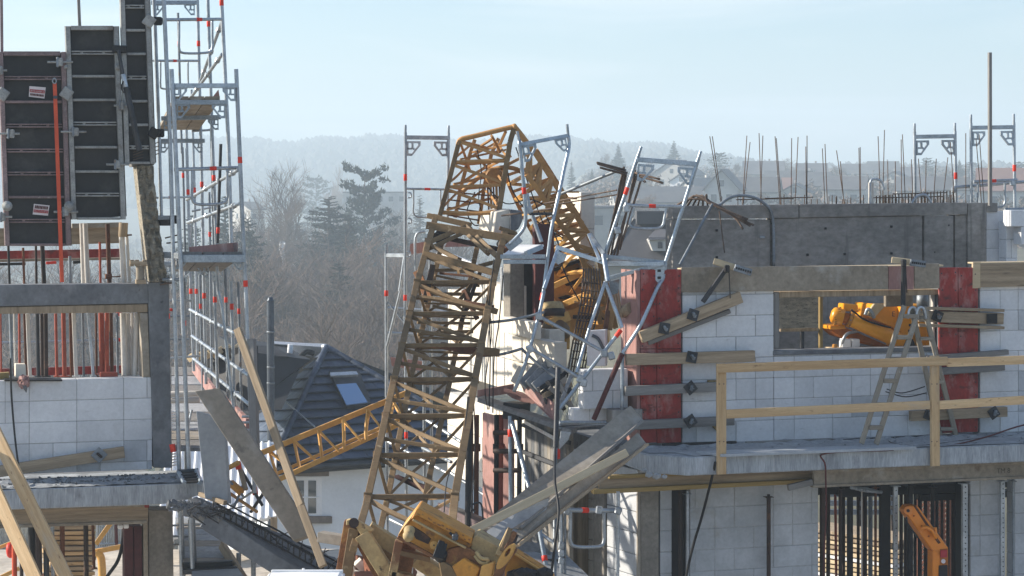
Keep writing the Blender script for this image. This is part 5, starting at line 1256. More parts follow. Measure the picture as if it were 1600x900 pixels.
# broken slab wall standing on the column
bx = T('broken_wall', 'broken pale concrete wall slab with a ragged front edge standing on the grey column', 'wall', LW.W(240, 440))
front = [(213, 261), (222, 258), (236, 257), (241, 262), (243, 300), (248, 340), (254, 380), (257, 410), (262, 432), (258, 438), (233, 442), (229, 410), (224, 360), (219, 310)]
bm = bmesh.new(); rg = random.Random(6); L_, R_ = [], []
for i in range(29):
    k = i / 28; y = lin(259, 440, k)
    L_.append((lin(213, 233, k), y)); R_.append((lin(239.5, 262, k) + rg.uniform(-1.2, 1.2) - 2 * math.sin(k * 3.1), y))
nx = 9; rows = []
for (a, b) in zip(L_, R_):
    rows.append([LW.W(lin(a[0], b[0], q / nx), a[1] + rg.uniform(-1.2, 1.2) * (0 < q), .05 + (rg.uniform(-.05, .05) if 0 < q else .02)) for q in range(nx + 1)])
vv = [[bm.verts.new(p) for p in r] for r in rows]; bb = [[bm.verts.new(r[0] - ln * .38), bm.verts.new(r[-1] - ln * .38)] for r in rows]
for a, b, c, d in zip(vv, vv[1:], bb, bb[1:]):
    for q in range(nx): bm.faces.new((a[q], b[q], b[q + 1], a[q + 1]))
    bm.faces.new((a[0], c[0], d[0], b[0])); bm.faces.new((a[-1], b[-1], d[1], c[1])); bm.faces.new((c[0], c[1], d[1], d[0]))
bm.faces.new([v for v in vv[0]] + [bb[0][1], bb[0][0]]); bm.faces.new([v for v in vv[-1]][::-1] + [bb[-1][0], bb[-1][1]])
bmesh.ops.recalc_face_normals(bm, faces=bm.faces)
from_bm('slab', bm, 'broken', bx)
qprism(LW, [(205, 254), (241, 252), (241, 258), (206, 261)], .3, .02, 'wood_grey', 'cap_board', bx)
for x0, y0, x1, y1 in ((212, 140, 217, 256), (219, 139, 225, 256), (214, 200, 222, 256), (217, 150, 220, 256), (224, 215, 216, 252)): tube(LW.W(x0, y0, .02), LW.W(x1, y1, .02), .011, 'prop_rust', bx, 'rebar', 6)
for k in range(4): tube(LW.W(208, 238 + 4 * k, .05), LW.W(248, 222 + 6 * k, .0), .006, 'rebar', bx, 'tie_wire', 5)
for (x, y) in ((250, 445), (256, 442), (245, 438), (260, 380), (258, 372)): tube(LW.W(x, y, .05), LW.W(x + 20, y + rg.uniform(-8, 2), .05), .010, 'rebar', bx, 'rebar', 6)
# clamp screw beside it
t = T('turnbuckle_foot', 'ochre screw foot of a prop beside the broken wall', 'prop foot', LW.W(220, 441, .1))
tube(LW.W(219, 441, .1), LW.W(219, 415, .1), .05, 'wood_board', t, 'foot'); bar(LW.W(203, 410, .12), LW.W(229, 412, .12), .045, .1, 'wood_old', t, 'crosshead', ln); bar(LW.W(212, 440, .12), LW.W(228, 440, .12), .05, .1, 'wood_old', t, 'foot_plate', ln)
for x in (206, 214, 226): bar(LW.W(x, 406, .14), LW.W(x, 416, .14), .05, .05, 'wood_old', t, 'claw', ln)

# formwork panels standing above
def form_panel(label, TL, TR, BR, BL, ribs, fm, off, top=True):
    t = T('wall_formwork', label, 'formwork', LW.W((BL[0] + BR[0]) / 2, BL[1], off), 'wall formwork panels')
    prism([LW.W(*q, off - .09) for q in (TL, TR, BR, BL)], -ln * .02, 'ply', t, 'plywood')
    H = (BL[1] - TL[1])
    def pt(fx, y):
        k = (y - TL[1]) / H
        return LW.W(lin(lin(TL[0], BL[0], k), lin(TR[0], BR[0], k), fx), y, off)
    wid = (pt(1, TL[1]) - pt(0, TL[1])).length; r_ = .07 / wid
    for fx in (r_ / 2, 1 - r_ / 2): bar(pt(fx, TL[1]) + ln * -.04, pt(fx, BL[1]) + ln * -.04, .055, .1, fm, t, 'edge_rail', ln)
    for (y, dbl) in ribs:
        ys = (y - 1.9, y + 2.1) if dbl else (y,)
        rb_ = bar(pt(r_, ys[0]) - ln * .05, pt(1 - r_, ys[0]) - ln * .05, .016 if dbl else .03, .07, fm, t, 'rib', ln)
        if dbl:
            bar(pt(r_, ys[1]) - ln * .05, pt(1 - r_, ys[1]) - ln * .05, .016, .07, fm, rb_, 'rib_flange', ln)
            for q in (.3, .7): bar(pt(q, ys[0]) - ln * .045, pt(q, ys[1]) - ln * .045, .03, .05, fm, rb_, 'rib_web', ln)
    if top: bar(pt(r_, TL[1] + 2.5) - ln * .045, pt(1 - r_, TL[1] + 2.5) - ln * .045, .05, .09, fm, t, 'top_rail', ln)
    bar(pt(r_, BL[1] - 1.5) - ln * .045, pt(1 - r_, BL[1] - 1.5) - ln * .045, .03, .09, fm, t, 'bottom_rail', ln)
    return t, pt
p1, pt1 = form_panel('dark formwork panel with worn pinkish ribs and two small red and white stickers', (-4, 81), (104, 83), (112, 384), (7, 384), [(121.5, 1), (159, 0), (196, 1), (235, 1), (271, 1), (308, 0), (345, 1)], 'frame_pink', .10)
p2, pt2 = form_panel('dark formwork panel with pale grey ribs, middle of the three and lower than its neighbour', (101, 41), (186, 41), (198, 338), (111, 343), [(82, 1), (119, 0), (156, 0), (193, 1), (230, 0), (268, 0), (304, 1)], 'frame_grey', .115)
p3, pt3 = form_panel('narrow tall dark formwork panel running out of the top of the picture beside the scaffold', (185, -60), (233, -60), (244, 254), (194, 256), [(-25, 0), (10, 1), (47, 0), (84, 0), (121, 1), (158, 0), (195, 0), (230, 1)], 'frame_grey', .125)
def sticker(par, pts, wy):
    o = prism([LW.W(x, y, .04) for x, y in pts], ln * -.006, 'label_white', par, 'sticker')
    def q(a, b, c, d, m):
        def f(s, t_): 
            A = Vector(pts[0]).lerp(Vector(pts[1]), s); B = Vector(pts[3]).lerp(Vector(pts[2]), s); v = A.lerp(B, t_); return LW.W(v.x, v.y, .046)
        return f
    f = q(0, 0, 0, 0, 0)
    prism([f(.04, wy[0]), f(.97, wy[0]), f(.97, wy[1]), f(.04, wy[1])], ln * -.004, 'label_red', o, 'red_field')
    for (a, b) in wy[2]:                      # the rows of small lettering, as printed strips
        x = .08
        while x < .9:
            w_ = rnd.uniform(.05, .10); prism([f(x, a), f(min(x + w_, .93), a), f(min(x + w_, .93), b), f(x, b)], ln * -.006, 'label_white' if wy[0] <= a and b <= wy[1] else 'darkred', o, 'print'); x += w_ + .025
sticker(p1, [(46, 134.5), (71.5, 136.5), (69.5, 154), (45, 151)], (.28, .55, [(.34, .5), (.66, .86)]))
sticker(p1, [(53, 318.5), (77.5, 321), (75, 337), (51, 335)], (.52, .78, [(.12, .42), (.58, .72)]))
def tie(x0, x1, y, par, of=.16, nut=.5):
    a, b = LW.W(x0, y, of), LW.W(x1, y, of); o = tube(a, b, .013, 'frame_grey', par, 'form_clamp', 8)
    c = a.lerp(b, nut); put('clamp_wedge', box_mesh(.06, .05, .10, 'frame_grey', .012), Matrix.Translation(c), o); put('wing_nut', box_mesh(.03, .05, .12, 'galv_dull', .01), Matrix.Translation(a.lerp(b, nut * .8)), o)
tie(74, 114, 97, p2); tie(95, 135, 206, p2, .16, .6); tie(84, 122, 331, p2); tie(178, 202, 165, p3, .17); tie(-10, 11, 110, p1); tie(-10, 31, 209, p1, .16, .7); tie(-10, 19, 339, p1); tie(166, 202, 257, p3, .17)
def disc(x, y, par, of=.15, r=.06):
    c = LW.W(x, y, of); lathe([(0, r), (.6, r), (.7, r * .5), (1, r * .45)], c, c + ln * .06, 'frame_grey', par, 'tie_nut', 14)
disc(11, 322, p1); disc(108, 322, p2); disc(103, 105, p2, .15, .025); disc(184, 105, p3, .16, .04)
for (x, y) in ((104, 146), (4, 147), (233, 33)):
    put('tie_plate', box_mesh(.13, .05, .13, 'frame_grey', .01), LW.M(*LW.sz(x, y, .16), .16) @ Matrix.Rotation(.6, 4, 'Y'), p2 if x > 50 else p1)
put('tie_plate', box_mesh(.12, .05, .12, 'prop_black', .01), LW.M(*LW.sz(240, 208, .16), .16) @ Matrix.Rotation(.6, 4, 'Y'), p3)
put('clamp_head', box_mesh(.17, .08, .09, 'prop_black', .015), LW.M(*LW.sz(187, 77, .17), .17), p3)
# strap, pull prop and upright laths
t = T('lifting_strap', 'orange red strap hanging straight down over the dark formwork from a steel ring', 'strap', LW.W(97, 441, .2))
bar(LW.W(85.5, 130, .19), LW.W(89, 225, .19), .045, .012, 'strap', t, 'webbing', ln); bar(LW.W(89, 225, .19), LW.W(97, 441, .19), .045, .012, 'strap', t, 'webbing', ln)
rope([LW.W(85, 131, .2), LW.W(82, 127, .2), LW.W(85, 122, .2), LW.W(88, 127, .2), LW.W(85.5, 131, .2)], .008, 'galv', t, 'ring', 6)
put('tag', box_mesh(.045, .02, .035, 'flue', .004), Matrix.Translation(LW.W(86.5, 152, .2)), t)
t = T('push_pull_prop', 'dark grey push pull prop slanting down the seam between two formwork panels', 'prop', LW.W(217, 250, .3))
tube(LW.W(185, 78, .24), LW.W(192, 118, .26), .022, 'darkmetal', t, 'inner_tube'); tube(LW.W(192, 116, .26), LW.W(197, 138, .27), .03, 'galv', t, 'sleeve'); tube(LW.W(197, 136, .27), LW.W(218, 235, .30), .036, 'darkmetal', t, 'outer_tube')
rope([LW.W(194, 125, .28), LW.W(190, 135, .3), LW.W(193, 144, .3), LW.W(199, 143, .29), LW.W(203, 138, .28)], .008, 'prop_black', t, 'handle', 6)
tag(pbar(LW, 2, -20, 3, 84, .035, .035, .03, 'frame_pink', 'upright_lath', None), 'thin upright lath above the outer corner of the pinkish formwork panel', 'lath')
tag(pbar(LW, 122, -20, 124.5, 42, .035, .035, .03, 'wood_grey', 'upright_lath', None), 'thin grey upright lath standing over the middle formwork panel', 'lath')
# what shows between ring beam and panels and through the opening: boards and props
t = T('red_edge_boards', 'long dull red board behind the props above the ring beam', 'board', LW.W(100, 410, -2))
lbox(-60, 402, 190, 397, .14, .05, -2.2, 'redform', 'board', t)
t = T('timber_header', 'tan timber header behind the tops of the props above the ring beam', 'timber', LW.W(100, 380, -1.6))
lbox(-60, 372, 190, 366, .22, .08, -1.5, 'wood_old', 'header', t); lbox(112, 353, 190, 351, .06, .08, -1.4, 'wood_board', 'top_plate', t)
t = T('red_low_board', 'dull red board lying low behind the props of the shell window', 'board', LW.W(100, 590, -2))
lbox(-60, 584, 190, 577, .10, .05, -2.2, 'redform', 'board', t)
t = T('window_guardrail', 'pale thin guardrail behind the props of the shell window', 'railing', LW.W(100, 540, -2.6))
tube(LW.W(-60, 537, -2.6), LW.W(192, 531, -2.6), .016, 'galv', t, 'rail')
for y in (491, 531): band(LW.W(180, y, -2.6), LW.W(192, y, -2.6), .5, .022, t, .07)
def lprop(x0, y0, x1, y1, w, m, label, off, flat=False, collar=None):
    t = T('upright_prop', label, 'prop', LW.W(x1, y1, off), 'props inside the left shell')
    if flat: bar(LW.W(x0, y0, off), LW.W(x1, y1, off), w, w * .8, m, t, 'post', ln)
    else: tube(LW.W(x0, y0, off), LW.W(x1, y1, off), w / 2, m, t, 'tube')
    if collar:
        c = LW.W(lin(x0, x1, .5), collar, off); tube(c - Vector((0, 0, .03)), c + Vector((0, 0, .03)), w * .8, m, t, 'collar'); rope([c + ln * w, c + ln * (w + .05) + lu * .06, c + lu * .14], .008, m, t, 'handle', 5, 3)
    bar(LW.W(x1, y1, off) - lu * w, LW.W(x1, y1, off) + lu * w, .1, .012, m, t, 'base_plate', Vector((0, 0, 1)))
    return t
WO = 9
for a in [
    # above the ring beam
    (13, 384, 15, 446, 4, 'prop_black', 'thin dark prop under the outer corner of the pinkish formwork panel', -.5),
    (56, 384, 57, 446, 4, 'prop_dark', 'dark prop under the middle of the pinkish formwork panel, slimmer of the two', -.5),
    (66, 384, 69, 446, 7, 'prop_dark', 'dark prop under the middle of the pinkish formwork panel, thicker of the two', -.45),
    (36, 387, 38, 446, 4, 'prop_rust', 'thin rust prop between dark props above the ring beam', -1.2),
    (127, 349, 130, 446, 6, 'pvc', 'pale plastic tube above the ring beam beside the rust props', -.6),
    (133, 349, 137, 446, 8, 'pvc', 'pale tube with a dark patch above the ring beam', -.45),
    (156, 378, 157, 446, 4, 'prop_red', 'thin red prop above the ring beam right of the pale tubes', -.9),
    (168, 350, 171, 446, 7, 'prop_rust', 'rust brown prop with a collar above the ring beam', -.4),
    (109, 400, 110, 446, 5, 'galv_dull', 'short grey prop above the ring beam near the orange strap', -1.0),
    (190, 366, 194, 446, 9, 'pvc', 'thick pale pipe with a wooden top above the ring beam', -.3),
    (198, 366, 203, 446, 5, 'pvc', 'thinner pale pipe above the ring beam next to the thick pipe', -.35),
    # inside the window
    (1, 490, 2, 588, 3, 'prop_red', 'thin faded red rod at the outer end of the shell window', -1.6),
    (16, 490, 19, 588, 5, 'galv_dull', 'grey steel ladder stile standing in the shell window', -.5),
    (22, 490, 24, 588, 3, 'pvc', 'thin pale rod beside the grey stile in the shell window', -.7),
    (38, 490, 41, 588, 4, 'prop_rust', 'slim rust prop in the shell window beside pale lath', -.9),
    (43, 490, 47, 588, 6, 'pvc', 'pale lath in the shell window beside the slim rust prop', -.6),
    (58, 490, 60, 588, 6, 'darkmetal', 'dark blue grey prop in the shell window', -.5),
    (65, 490, 66, 588, 5, 'prop_dark', 'dark brown prop in the shell window, middle of three dark ones', -.7),
    (71, 490, 72, 588, 7, 'prop_dark', 'broad dark brown prop in the shell window, last of three dark ones', -.45),
    (99, 489, 101, 588, 7, 'prop_red', 'red oxide prop alone in the middle of the shell window', -.5),
    (110, 489, 112, 588, 5, 'prop_rust', 'brown prop next to a pale lath in the middle of the shell window', -.8),
    (115, 489, 119, 588, 6, 'pvc', 'pale lath leaning slightly in the middle of the shell window', -.5),
    (129, 489, 131, 588, 4, 'galv_dull', 'thin steel rod in the shell window left of the leaning aluminium post', -.6),
    (138, 489, 146, 588, 5, 'galv', 'leaning bright aluminium post in the shell window', -.5),
    (158, 489, 160, 584, 9, 'prop_red', 'thick red prop on a red block in the shell window', -.5),
    (167, 489, 167, 584, 7, 'prop_red', 'red prop hugging the thick red one in the shell window', -.42),
    (173, 489, 175, 584, 6, 'prop_rust', 'rust brown prop right of the paired red props', -.6),
    (192, 489, 195, 588, 10, 'pvc', 'thick white pipe at the inner end of the shell window', -.3),
    (199, 489, 202, 588, 7, 'pvc', 'white pipe right behind the thick white pipe', -.4),
    (206, 489, 207, 588, 4, 'pvc', 'thin white pipe between thicker white pipes', -.35),
    (214, 489, 211, 588, 8, 'pvc', 'white pipe with black rings beside the window jamb', -.25),
    (30, 490, 31, 588, 4, 'prop_red', 'slim red prop deep in the shell window near the pale box', -1.8),
    (87, 490, 89, 588, 5, 'prop_red', 'slim red prop deep in the shell window past the broad brown prop', -1.9),
    (150, 489, 151, 588, 4, 'prop_rust', 'slim rust prop deep in the shell window by the leaning aluminium post', -1.7),
    (183, 489, 184, 588, 4, 'galv_dull', 'slim grey prop in the shell window before the white pipes', -1.2),
    (219, 489, 220, 588, 3, 'prop_red', 'thin red strip against the jamb of the shell window', -.28),
]: lprop(a[0], a[1], a[2], a[3], a[4] / 132, a[5], a[6], a[7], a[5] in ('galv',) or 'lath' in a[6], 432 if 'collar' in a[6] else None)
tube(LW.W(192, 370, -.28), LW.W(193, 348, -.28), .055, 'wood_old', lb, 'pipe_plug'); tube(LW.W(190, 368, -.28), LW.W(206, 367, -.28), .012, 'prop_rust', lb, 'pipe_strap', 6)
tag(qprism(LW, [(24, 569), (40, 569), (41, 590), (24, 590)], .15, -.2, 'plaster_warm', 'pale_box', None), 'small pale box standing on the sill of the shell window', 'box')
tag(qprism(LW, [(157, 582), (184, 582), (184, 590), (157, 590)], .12, -.2, 'prop_red', 'red_block', None), 'red block under the paired red props on the window sill', 'block')
tag(qprism(LW, [(-20, 584), (15, 582), (14, 592), (-20, 594)], .12, -.15, 'wood_yellow', 'timber_offcut', None), 'yellowish timber offcut at the outer end of the window sill', 'timber')
for (x0, x1, y, m, lb_) in ((-5, 40, 413, 'prop_black', 'dark strap end hanging behind the props near the outer panel corner'), (72, 88, 411, 'red', 'red strap end behind the orange strap'), (114, 132, 410, 'prop_black', 'dark strap end behind the pale tubes')):
    tag(bar(LW.W(x0, y, -1.8), LW.W(x1, y - 1, -1.8), .035, .03, m, None, 'strap_end', ln), lb_, 'strap')
lbox(-60, 408, 190, 404, .03, .1, -1.9, 'wood_board', 'packing_lath', lb)
# lower opening of the left building
t = T('braced_timbers', 'two fresh slanting timbers bracing the front of the left shell', 'timber', P(60, 980, 23))
bar(P(-20, 650, 23.4), P(112, 920, 22.4), .135, .05, 'wood_new', t, 'brace', (0, -1, 0)); bar(P(-40, 695, 23.2), P(60, 915, 22.3), .135, .05, 'wood_new', t, 'brace', (0, -1, 0))
for a in [(50, 822, 52, 1000, 13, 'prop_black', 'thick black steel prop left of the fresh slanting timber'), (60, 826, 63, 1000, 10, 'prop_dark', 'dark prop half behind the slanting timber'), (82, 822, 84, 1000, 6, 'galv', 'bright steel prop before the stacked formwork beams'),
          (97, 820, 99, 1000, 8, 'prop_rust', 'rust prop before the stacked formwork beams, left of two'), (134, 820, 136, 1000, 8, 'prop_dark', 'dark rust prop before the stacked formwork beams, right of two'), (145, 818, 147, 888, 5, 'prop_rust', 'bent thin rust bar beside the stacked formwork beams'),
          (22, 826, 24, 1000, 8, 'strap', 'orange red prop under the outer end of the edge beam'), (33, 840, 35, 1000, 6, 'prop_dark', 'dark prop just inside the orange red prop'), (72, 850, 74, 1000, 9, 'darkmetal', 'dark grey prop between the slanting timber and bright steel prop')]:
    lprop(a[0], a[1], a[2], a[3], a[4] / 132, a[5], a[6], -.4 - .1 * (a[0] % 3))
t = T('formwork_beam_stack', 'stack of brown formwork beams beyond the lower left opening', 'timber', P(110, 980, 30))
rg = random.Random(31)
for k in range(13): bar(P(70 + rg.uniform(-3, 3), 822 + k * 8.0, 30.5 + rg.uniform(-.1, .1)), P(142 + rg.uniform(-3, 3), 821 + k * 8.0, 30.9), .05, .3, rg.choice(['wood_old', 'wood_new', 'prop_rust', 'wood_old']), t, 'beam', (0, -1, 0))
t = T('orange_jack', 'ochre steel lattice arm lying beyond the lower left opening', 'crane part', P(160, 980, 33))
bar(P(148, 862, 33), P(196, 853, 33), .07, .06, 'jib_y_lit', t, 'chord', (0, -1, 0)); bar(P(150, 850, 33), P(174, 816, 33), .07, .06, 'jib_y_lit', t, 'strut', (0, -1, 0)); rope([P(150, 862, 33), P(158, 872, 33), P(160, 905, 33)], .06, 'jib_y_lit', t, 'curved_leg', 8)
bar(P(0, 855, 33), P(25, 845, 33), .05, .05, 'jib_y_lit', t, 'chord', (0, -1, 0)); bar(P(-5, 905, 33), P(30, 888, 33), .06, .05, 'jib_y_lit', t, 'chord', (0, -1, 0))
t = T('wire_fence', 'pale wire fence panels beyond the lower left opening', 'fence', P(170, 980, 38))
for k in range(12): tube(P(152 + k * 3.6, 812, 38), P(152 + k * 3.6, 856, 38), .01, 'galv', t, 'fence_wire', 5)
for y in (814, 850, 856): tube(P(150, y, 38), P(194, y - 1, 38), .018, 'galv', t, 'fence_rail', 6)
tube(P(181, 812, 38), P(183, 868, 38), .03, 'darkred', t, 'fence_post')
tag(rope([LW.W(194, 822, -.25), LW.W(191, 850, -.22), LW.W(184, 876, -.2), LW.W(170, 897, -.2), LW.W(150, 925, -.2)], .022, 'black', None, 'black_hose'), 'thick black hose sagging beside the dark red pillar form', 'hose')
tag(lathe([(0, .1), (.3, .12), (1, .12)], P(12, 860, 33), P(22, 859, 33), 'red', None, 'red_drum'), 'small red drum beyond the orange red prop', 'drum')
for (x, y) in ((188, 823), (197, 822)): put('beam_clip', box_mesh(.06, .06, .05, 'white', .01), LW.M(*LW.sz(x, y, .4), .4), lb)

# ================================================================ between the two shells
# ---- gable end of the right shell, running back in the sun
GD = 29.0
gc = P(852, YH, 27.6); gc.z = 0
GP = Plane.__new__(Plane); GP.p0 = gc; GP.u = Vector((-math.sin(R(17)), math.cos(R(17)), 0)); GP.n = Vector((-GP.u.y, GP.u.x, 0))
def gs(px):
    r = (px - CX) / F; return (r * gc.y - gc.x) / (GP.u.x - r * GP.u.y)
def gM(s, z, off=0.0):
    m = Matrix((-GP.u, -GP.n, Vector((0, 0, 1)))).transposed().to_4x4(); m.translation = gc + GP.u * s + GP.n * off + Vector((0, 0, z)); return m
def gz(px, py):
    d = gc.y + GP.u.y * gs(px); return HC + (YH - py) / F * d
def gpt(px, py, off=0.0):
    q = gc + GP.u * gs(px) + GP.n * off; q.z = gz(px, py); return q
gw = T('gable_wall', 'sunlit cream block gable wall and its broken corner behind the leaning crane mast', 'wall', gc + Vector((0, 0, 2.9)))
rg = random.Random(17)
def gblocks(px0, px1, py_t, py_b, m='block_sunlit', mark=None, off=0.0):
    sa, sb = sorted((gs(px0), gs(px1))); zt = gz((px0 + px1) / 2, py_t); zb = gz((px0 + px1) / 2, py_b)
    put('mortar_bed', box_mesh(sb - sa - .02, .16, zt - zb - .02, 'mortar', 0), gM((sa + sb) / 2, (zt + zb) / 2, off - .11), gw)
    z = zt; k = 0
    while z > zb + .05:
        z2 = max(zb, z - .5); s = sa
        cuts = [sa] + [c for c in [math.floor(sa / .25) * .25 + .25 * i + (.125 if k % 2 else 0) for i in range(1, 40)] if sa + .05 < c < sb - .05] + [sb]
        for a, b in zip(cuts, cuts[1:]): put('block', box_mesh(b - a - .008, .2, z - z2 - .008, m, .005), gM((a + b) / 2, (z + z2) / 2, off - .1 + rg.uniform(-.004, .004)), gw)
        z = z2; k += 1
# a long low part and the taller part with its stepped head
gblocks(742, 800, 442, 506); gblocks(742, 858, 503, 612)
gblocks(700, 742, 455, 612); gblocks(745, 775, 300, 442, off=-1.2)
gblocks(640, 760, 636, 770, off=-.6); gblocks(700, 760, 770, 960, off=-.7)
# concrete post and the dark red form behind it
def fbox(px0, py0, px1, py1, d, dep, m, nm, par, py0b=None, bev=.006):
    return prism([P(px0, py0, d), P(px1, py0 if py0b is None else py0b, d + (px1 - px0) / F * d * .3), P(px1, py1, d + (px1 - px0) / F * d * .3), P(px0, py1, d)], Vector((-.29, .956, 0)) * dep, m, par, nm, bev)
fbox(797, 405, 819, 502, 28.9, .3, 'conc_tan', 'concrete_post', gw)
fbox(788, 418, 797, 470, 29.2, .2, 'conc_light', 'concrete_post', gw)
fbox(819, 405, 836, 520, 29.2, .1, 'prop_black', 'form_gap_board', gw); fbox(836, 350, 866, 535, 28.8, .12, 'darkred', 'form_gap_board', gw)  # the near-black board paints the shade of the gap beside the post
# broken block head
bk = T('broken_pier', 'broken sunlit cream and grey block pier topping the gable behind the mast', 'masonry', P(795, 372, 28.6))
prism([P(775, 331, 28.4), P(797, 326, 28.4), P(798, 362, 28.4), P(786, 370, 28.4), P(770, 366, 28.4)], Vector((-.4, 1.0, 0)) * .5, 'block_sunlit', bk, 'pale_block', .01)
prism([P(797, 327, 28.35), P(815, 329, 28.5), P(817, 344, 28.5), P(811, 357, 28.5), P(803, 363, 28.45), P(798, 362, 28.35)], Vector((-.29, .956, 0)) * .35, 'conc', bk, 'broken_core', .008)
# low return blocks nearer the camera
def corner_block(px0, px1, pxr, py0, py1, d, label=None):
    """a corner of masonry: lit left side from px0 to px1, shaded front from px1 to pxr"""
    a, b = P(px1, py0, d), P(px1, py1, d)
    l = .25 * 3
    k = 3; 
    A0 = P(px0, py0, d + 1.2); A1 = P(px0, py1, d + 1.2)
    side = (A0 - a); side.z = 0; wdt = P(pxr, py0, d) - a; wdt.z = 0
    for q in range(k):
        p0 = a + side * (q / k); p1 = a + side * ((q + .985) / k)
        prism([p0, p1, Vector((p1.x, p1.y, b.z)), Vector((p0.x, p0.y, b.z))], wdt + Vector((0, .05, 0)), 'block_sunlit', gw, 'block', .005)
corner_block(786, 832, 846, 504, 530, 27.2); corner_block(800, 866, 886, 535, 575, 26.9); corner_block(800, 874, 886, 577, 618, 27.0)
for (x0, x1, y0, y1) in ((916, 986, 578, 640), (905, 986, 640, 660)):
    s0, s1, z0, z1 = rect(RW, x0, y0, x1, y1, -.02); blocks(rb, RW, [(s0, s1, z0, z1)], 'block', z1 - 2, -.02 - .1 * (x0 % 3), seed=x0)
put('block_shadow_arrow', box_mesh(.12, .004, .16, 'flue', .002), RW.M(*RW.sz(931, 535, .0), .0), rb) if False else None
# grey board clad wall under the broken deck, and formwork on the gable side
t = T('board_wall', 'grey upright board formwork wall under the crushed platform', 'formwork', P(850, 900, 27.4))
for k in range(14):
    x0 = 820 + 5.0 * k; tt = k / 13; prism([P(x0, lin(654, 676, tt), 27.6 - .9 * tt), P(x0 + 4.7, lin(655.5, 677.5, tt), 27.54 - .9 * tt), P(x0 + 4.7, 960, 27.54 - .9 * tt), P(x0, 960, 27.6 - .9 * tt)], Vector((.05, .06, 0)), rnd.choice(['wood_grey', 'sheet', 'wood_grey', 'conc']), t, 'board')
for (y0, y1) in ((664, 700), (706, 742)): bar(P(818, y0, 27.55), P(890, y1 - 8, 26.6), .05, .05, 'darkmetal', t, 'waler', (0, -1, 0))
t = T('pink_formwork', 'faded pink formwork sheet standing against the sunlit gable base', 'formwork', P(765, 960, 28.2))
prism([P(754, 645, 28.4), P(772, 650, 28.1), P(772, 980, 28.1), P(754, 980, 28.4)], Vector((.03, .05, 0)), 'pinkform', t, 'sheet'); prism([P(772.5, 650, 28.1), P(800, 655, 27.9), P(800, 980, 27.9), P(772.5, 980, 28.1)], Vector((.03, .05, 0)), 'pinkform', t, 'sheet')
for (x, m, lb_) in ((736, 'prop_rust', 'rust prop before the sunlit gable base, nearest the mast'), (745, 'prop_rust', 'rust prop before the sunlit gable base, nearest the pink sheet'), (776, 'prop_black', 'black prop before the pink sheet'), (783, 'prop_red', 'dull red prop before the pink sheet'), (812, 'darkmetal', 'dark post before the board wall')):
    tt = T('steel_prop', lb_, 'prop', P(x, 980, 27.6), 'props under the crushed platform')
    tube(P(x, 648, 27.7), P(x - 2, 980, 27.5), .032, m, tt, 'outer_tube'); c = P(x, 705, 27.66); tube(c, c + Vector((0, 0, .09)), .05, m, tt, 'collar')
# crushed working platform
pf = T('crushed_platform', 'crushed scaffold platform of grey planks with red toe boards under the bent frames', 'scaffold', P(830, 660, 27.0))
for k in range(4):
    o0 = k * .32
    prism([P(746, 628, 27.2 + o0), P(746, 621, 27.25 + o0), P(892, 672, 25.9 + o0), P(892, 679, 25.85 + o0)], Vector((.08, .27, 0)), 'wood_grey', pf, 'plank')
prism([P(746, 610, 27.6), P(803, 600, 27.6), P(803, 614, 27.6), P(746, 622, 27.6)], Vector((0, .05, 0)), 'pinkform', pf, 'toe_board')
prism([P(812, 597, 26.9), P(818, 596, 26.95), P(872, 634, 26.3), P(872, 660, 26.25), P(858, 652, 26.35), P(820, 614, 26.85)], Vector((.01, .04, 0)), 'pinkform', pf, 'toe_board')
prism([P(787, 612, 27.2), P(815, 618, 27.2), P(838, 630, 27.1), P(826, 632, 27.1), P(800, 622, 27.2)], Vector((0, .05, .04)), 'pinkform', pf, 'toe_board')
prism([P(866, 665, 26.0), P(945, 663, 26.6), P(948, 670, 26.6), P(868, 674, 26.0)], Vector((0, .3, -.02)), 'galv_dull', pf, 'deck_plate')
for k in range(3): bar(P(873, 659 + 5 * k, 26.0), P(945, 656 + 4 * k, 26.5), .02, .04, 'galv', pf, 'deck_rail', (0, -1, 0))
prism([P(819, 657, 26.8), P(866, 682, 26.2), P(866, 688, 26.2), P(819, 662, 26.8)], Vector((0, .05, 0)), 'zinc', pf, 'edge_rail')
bar(P(794, 640, 27.1), P(820, 643, 27.0), .2, .3, 'darkmetal', pf, 'bracket_head', (0, -1, 0))
# tangle of boards and sheets on the platform
t = T('debris_heap', 'tangle of split boards, blue sheets and steel heaped on the crushed platform', 'debris', P(850, 640, 27))
for (a, b, w, d, m) in (((816, 602, 26.8), (852, 560, 27.3), .13, .03, 'sheet_blue'), ((828, 604, 26.7), (862, 568, 27.2), .17, .03, 'conc_light'), ((836, 606, 26.65), (872, 575, 27.0), .14, .03, 'sheet_blue'),
        ((842, 608, 26.6), (880, 586, 26.9), .05, .06, 'darkmetal'), ((846, 616, 26.6), (886, 580, 26.9), .05, .05, 'prop_black'), ((850, 620, 26.5), (892, 600, 26.8), .08, .05, 'wood_old'), ((852, 628, 26.5), (893, 611, 26.7), .10, .05, 'darkmetal'),
        ((858, 605, 26.5), (890, 632, 26.5), .05, .05, 'wood_grey'), ((870, 592, 26.5), (895, 640, 26.4), .06, .06, 'wood_grey'), ((855, 596, 26.6), (882, 640, 26.4), .05, .05, 'prop_black'), ((872, 640, 26.3), (893, 585, 26.6), .045, .045, 'conc_light'), ((803, 598, 26.9), (815, 575, 27.2), .10, .02, 'block_sunlit'), ((864, 626, 26.4), (892, 624, 26.4), .04, .04, 'light_wood')):
    bar(P(*a), P(*b), w, d, m, t, 'board' if w > .07 else 'bar', (0, -1, 0))

